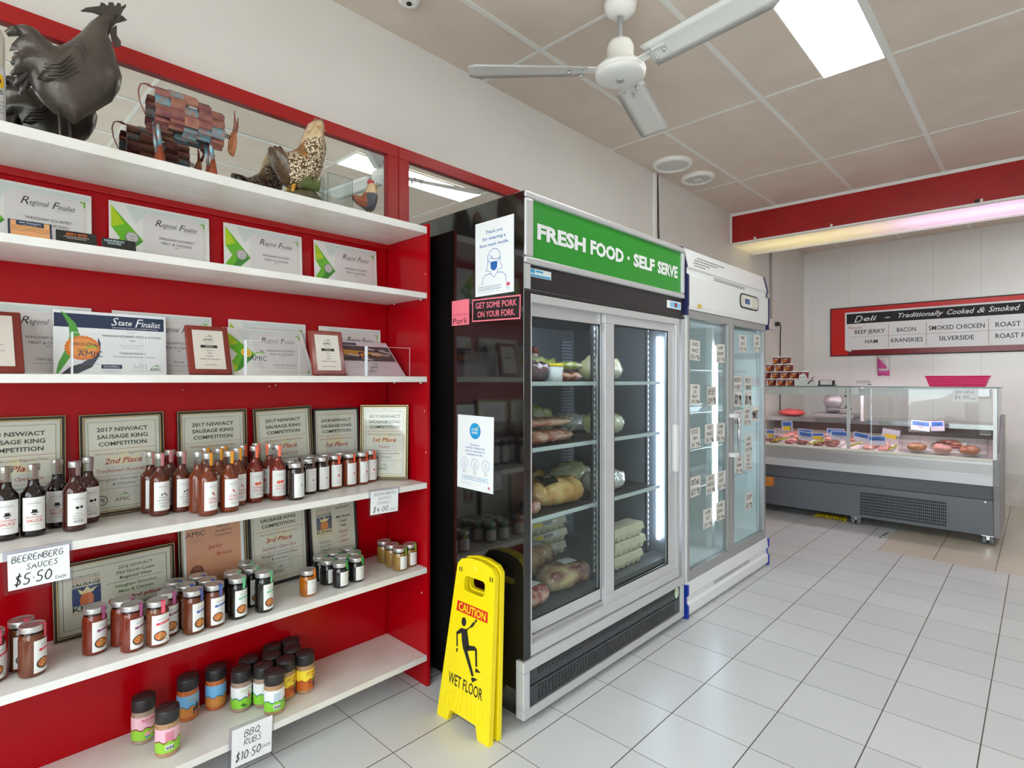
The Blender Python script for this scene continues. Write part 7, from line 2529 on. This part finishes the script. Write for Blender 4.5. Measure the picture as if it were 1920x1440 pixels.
def tub(label, x, y, z, first_=[None]):
    if first_[0]:
        return dup(first_[0], (x, y, z), 0, label)
    t = thing('small_tub', label, 'tub', (x, y, z), 0, 'stacked red tubs on the deli counter')
    MB().lathe([(.036, 0), (.037, .002), (.042, .062)], M_TUBR, 18).build('tub_body', t)
    MB().lathe([(.0435, .061), (.0440, .063), (.0440, .074), (.042, .0755)], M_WPAPER, 18).build('lid', t)
    b = MB(); P = Wrap(.0405, .004, pi)
    b.rect(-.040, .010, .012, .034, P, mat('tub_orange_print', (220, 110, 40), .4), .001, n=6); b.rect(-.02, .024, .036, .046, P, mat('tub_pale_print', (226, 200, 180), .4), .0012, n=5); b.rect(.014, .034, .010, .040, P, mat('tub_dark_print', (84, 30, 26), .4), .0014, n=4); b.rect(-.030, -.006, .006, .016, P, M_TKY, .0016, n=4)
    b.build('print', t)
    first_[0] = t
    return t


RW = (('bottom row', 0, (2.14, 2.04, 1.945, 1.85)), ('second row', 1, (2.095, 2.0, 1.905, 1.818, 1.730)), ('third row', 2, (2.06, 1.965, 1.875)), ('top row', 3, (1.99, 1.898)))
ORD = ('leftmost', 'second', 'third', 'fourth', 'fifth')
for nm, lv, ys in RW:
    for i, y in enumerate(ys):
        o_ = 'leftmost' if i == 0 else 'rightmost' if i == len(ys) - 1 else ORD[i] + ' from left'
        tub('small red tub with white lid, %s in the %s of the pyramid' % (o_, nm), 6.07, y, ZT + lv * .0762)
t = thing('price_tag', 'small round white price tag before the red tubs', 'tag', (5.985, 1.72, ZT + .03))
t.location.z = ZT
b = MB(); P = Plane((0, 0, .085), (0, -1, 0), (0, 0, 1)); b.prism([(.036 * cos(2 * pi * k / 20), .034 * sin(2 * pi * k / 20)) for k in range(20)], P, -.002, 0, M_WPAPER); b.hand('$7.50', -.022, -.01, .018, P, mat('ink_green', (60, 120, 80), .5), w=.044)
b.build('disc', t); MB().box(.002, .006, -.004, .004, 0, .06, M_ACRYL).build('stem', t)
t = thing('paper_box', 'white wedge-shaped paper box with dark flap beside the red tubs', 'box', (6.07, 1.71, ZT), 0)
b = MB(); b.add([(-.06, .095, 0), (-.06, -.085, 0), (.06, -.085, 0), (.06, .095, 0), (-.06, .095, .0755), (-.06, -.065, .04), (.06, -.065, .05), (.06, .095, .0755)], [(0, 3, 2, 1), (4, 5, 6, 7), (0, 1, 5, 4), (1, 2, 6, 5), (2, 3, 7, 6), (3, 0, 4, 7)], M_WPAPER); b.build('box_body', t)
b = MB(); b.add([(-.02, -.03, .062), (-.02, -.07, .088), (.05, -.07, .095), (.05, -.03, .066)], [(0, 1, 2, 3)], M_SEAL); b.tube([(-.062, -.03, .02), (-.064, -.05, .045), (-.05, -.078, .06)], .005, M_SEAL); b.build('flap', t)
t = thing('card_stand', 'small black stand holding a white card on the deli glass', 'stand', (6.06, 1.525, ZT))
MB().box(-.05, .05, -.075, .075, 0, .010, M_SEAL).build('base', t, bevel=.003)
b = MB(); b.box(-.02, .02, -.068, .068, .010, .055, M_SEAL); b.build('holder', t)
b = MB(); b.box(-.024, -.020, -.052, .052, .012, .060, M_WPAPER); P = Plane((-.024, 0, 0), (0, -1, 0), (0, 0, 1)); b.outline(-.052, .052, .055, .060, .002, P, M_REDTX); b.ribbon(arcp(.034, .036, .008, .010, 0, 360, 14), .002, P, M_REDTX); b.build('card', t)
M_HOT = mat('hot_pink_plastic', (236, 30, 112), .4)
t = thing('basket', 'hot pink woven plastic basket on the right end of the deli counter', 'basket', (6.12, .527, ZT))
b = MB()
n = 11
rings = []
for k in range(n + 1):
    f = k / n
    hw, hd = .182 + .030 * f, .085 + .016 * f
    bulge = .0022 * (k % 2)
    rings.append([(sx * (hd + bulge), sy * (hw + bulge), .088 * f) for sx, sy in ((-1, -1), (-.5, -1), (0, -1), (.5, -1), (1, -1), (1, -.66), (1, -.33), (1, 0), (1, .33), (1, .66), (1, 1), (.5, 1), (0, 1), (-.5, 1), (-1, 1), (-1, .66), (-1, .33), (-1, 0), (-1, -.33), (-1, -.66))])
for k in range(n, -1, -1):
    f = k / n
    hw, hd = .182 + .030 * f - .004, .085 + .016 * f - .004
    rings.append([(sx * hd, sy * hw, max(.004, .088 * f)) for sx, sy in ((-1, -1), (-.5, -1), (0, -1), (.5, -1), (1, -1), (1, -.66), (1, -.33), (1, 0), (1, .33), (1, .66), (1, 1), (.5, 1), (0, 1), (-.5, 1), (-1, 1), (-1, .66), (-1, .33), (-1, 0), (-1, -.33), (-1, -.66))])
b.loft(rings, M_HOT, smooth=False)
b.build('woven_sides', t)
b = MB(); c_ = [(-.102, -.213), (.102, -.213), (.102, .213), (-.102, .213), (-.102, -.213)]
for a, e in zip(c_[:-1], c_[1:]):
    b.tube([(a[0], a[1], .090), (e[0], e[1], .090)], .0045, M_HOT, 8)
b.build('rim', t)

# ------------------------------------------------------------------ car parked outside the shop windows (seen in reflections)
t = thing('car', 'white car parked outside the shop, mirrored faintly in the deli glass', 'car', (-4.2, .1, -.06))
M_CARP = mat('car_white', (236, 238, 240), .2, coat=.8)
M_CARG = mat('car_window', (40, 46, 52), .08)
pr = [(-2.15, .35), (-2.12, .62), (-1.95, .80), (-1.10, .95), (-.55, 1.38), (.75, 1.42), (1.45, 1.02), (2.0, .92), (2.15, .62), (2.12, .34), (1.72, .32), (1.62, .55), (1.35, .66), (1.08, .55), (.98, .30), (-.98, .30), (-1.08, .55), (-1.35, .66), (-1.62, .55), (-1.72, .32)]
b = MB()
rings = []
for x, k in ((-.86, .0), (-.84, .02), (-.80, .03), (.80, .03), (.84, .02), (.86, .0)):
    tuck = [(y * (1 - .02 * abs(k - .03) / .03), z - (.06 if abs(x) > .85 and z > 1.2 else 0)) for y, z in pr]
    rings.append([(x - (.10 * (1 if x > 0 else -1) if z > 1.2 else 0), y, z) for y, z in tuck])
b.loft(rings, M_CARP, smooth=False)
b.build('car_body', t, bevel=.03)
b = MB()
for x in (.868, -.868):
    for q in ([(-.98, .98), (-.56, 1.30), (.08, 1.33), (.08, .98)], [(.14, .98), (.14, 1.33), (.72, 1.33), (1.22, 1.02)]):
        b.add([(x - (.09 * (1 if x > 0 else -1) if z > 1.1 else 0), y, z) for y, z in q], [(0, 1, 2, 3)], M_CARG)
b.build('side_windows', t)
for y in (-1.35, 1.35):
    for x in (-.74, .74):
        b = MB(); b.lathe([(.16, -.10), (.30, -.10), (.31, -.07), (.31, .07), (.30, .10), (.16, .10)], M_SEAL, 24)
        o = b.build('wheel', t)
        for v in o.data.vertices:
            v.co = (x + v.co.z, y + v.co.x, .312 + v.co.y)
MB().box(.868, .885, .20, .36, .90, .93, M_CHROME).build('door_handle', t)

# ------------------------------------------------------------------ on the back wall
BX = BACK_X - .001
t = thing('deli_sign', 'long red and white deli menu sign on the back wall', 'sign', (BX, .75, 1.64))
YL, YR = 1.953, -.48
b = MB()
b.box(-.012, 0, YR - .75, YL - .75, 0, .61, M_BLACK)
b.build('board', t)
b = MB()
P = Plane((-.012, 1.953 - .75, 0), (0, -1, 0), (0, 0, 1))   # x runs right from the sign's left end
M_SRED = mat('sign_red', (204, 20, 16), .25)
M_SRED2 = mat('sign_dark_red', (128, 24, 32), .25)
WD = YL - YR
b.rect(.012, WD - .012, .012, .598, P, M_SRED, .0005)
b.rect(.20, WD - .10, .012, .085, P, M_SRED2, .0008)
b.flat([(.167, .075), (WD - .15, .075), (WD - .15, .545), (.167, .545)], P, M_WPAPER, .0012)
b.flat([(.167, .075), (.235, .075), (.235, .050)], P, mat('sign_fold', (206, 206, 206), .4), .0014)
b.flat([(.185, .400), (WD - .17, .400), (WD - .17, .525), (.185, .525)], P, M_BLACK, .0018)
b.text('D', .268, .415, .082, P, M_WPAPER, al='L', shear=.35, d=.0026); b.text('eli', .368, .428, .058, P, M_WPAPER, w=.140, al='L', shear=.3, bold=.01, d=.0026)
b.text('-', .615, .43, .07, P, M_WPAPER, w=.05, d=.0026)
b.text('Traditionally', .722, .440, .052, P, M_WPAPER, w=.425, al='L', shear=.35, bold=.01, d=.0026); b.text('Cooked', 1.18, .440, .056, P, M_WPAPER, w=.240, al='L', shear=.35, bold=.01, d=.0026)
b.text('&', 1.44, .440, .056, P, M_WPAPER, w=.07, al='L', shear=.35, d=.0026); b.text('Smoked', 1.535, .440, .058, P, M_WPAPER, w=.255, al='L', shear=.35, bold=.01, d=.0026); b.text('on Site', 1.83, .440, .052, P, M_WPAPER, w=.24, al='L', shear=.35, bold=.01, d=.0026)
for s_, x0, x1, y_, hh in (('BEEF JERKY', .272, .590, .272, .048), ('HAM', .385, .515, .150, .046), ('BACON', .708, .893, .272, .048), ('KRANSKIES', .649, .959, .150, .048), ('SMOKED CHICKEN', 1.013, 1.504, .272, .050), ('SILVERSIDE', 1.106, 1.414, .150, .048), ('ROAST BEEF', 1.592, 1.945, .272, .050), ('ROAST PORK', 1.592, 1.955, .150, .050)):
    b.text(s_, (x0 + x1) / 2, y_, hh, P, M_ATX, w=x1 - x0, bold=.008, d=.002)
b.text('Famous', .275, .338, .030, P, M_REDTX, w=.15, shear=.35, d=.002)
for x in (.623, .989, 1.535, 2.0):
    b.rect(x, x + .004, .10, .375, P, mat('sign_maroon_line', (150, 60, 60), .4), .002)
b.rect(.22, 2.2, .234, .238, P, mat('sign_line', (190, 150, 150), .4), .0018)
b.build('printed_face', t)
t = thing('glove_pack', 'white plastic pack with pink triangle hanging below the deli sign', 'pack', (BX, 1.377, 1.39))
M_PURP = mat('pack_magenta', (206, 66, 150), .4)
b = MB(); P = Plane((0, 0, 0), (0, -1, 0), (0, 0, 1))
b.pillow([(-.062, .02), (-.055, .0), (.055, .0), (.064, .02), (.066, .20), (.07, .24), (-.07, .24), (-.066, .20)], Plane((-.02, 0, 0), (0, -1, 0), (0, 0, 1)), .018, .03, mat('pack_film', (214, 206, 208), .2), step=.02, pick=lambda x, z: M_PURP if (z < .065 and z > .004) or (z > .09 and z < .22 and x < .065 - (z - .07) * .75 and x > -.06) else mat('pack_film', (214, 206, 208), .2))
b.build('pack_body', t)
t = thing('wall_card', 'small white card with grey print on the back wall above the deli glass', 'notice', (BX, 1.59, 1.275))
b = MB(); b.box(-.001, 0, -.095, .095, 0, .08, M_WPAPER)
P = Plane((-.001, 0, 0), (0, -1, 0), (0, 0, 1))
lines(b, P, (.062, .056), .15, M_DIM, .003); lines(b, P, (.040,), .16, M_TXT, .006); lines(b, P, (.022,), .16, M_GREYTX, .003); b.rect(.045, .085, .006, .018, P, M_GREYTX)
b.build('printed_sheet', t)

# ------------------------------------------------------------------ broom under the counter, bench end beyond the white fridge
t = thing('broom_head', 'yellow bristle broom head lying under the deli counter', 'broom', (6.03, 1.47, 0))
b = MB()
rr = random.Random(2)
for i in range(90):
    y = -.11 + .22 * rr.random()
    b.tube([(.05 + rr.uniform(-.01, .01), y, .03), (-.02, y * 1.15, .022 + rr.uniform(-.01, .01)), (-.09 + rr.uniform(-.02, .02), y * 1.3, .006 + .02 * rr.random())], .0022, mat('bristle_yellow', (226, 196, 20), .5), 4)
o = b.build('bristles', t); o['kind'] = 'stuff'
MB().box(.045, .085, -.13, .13, .005, .05, mat('broom_block', (60, 56, 54), .5)).build('block', t, bevel=.006)
t = thing('wooden_bench', 'end of an orange wooden bench just right of the white fridge', 'bench', (5.66, 2.05, 0))
M_PINE = mat('orange_pine', (206, 134, 50), .5, noise=((180, 106, 36), 8, .3, (1, .2, 4)))
MB().box(-.045, .045, -.155, .19, .305, .385, M_PINE).build('seat_plank', t, bevel=.003)
for y in (.02, .16):
    MB().box(-.035, .035, y - .02, y + .02, 0, .305, M_PINE).build('leg', t)
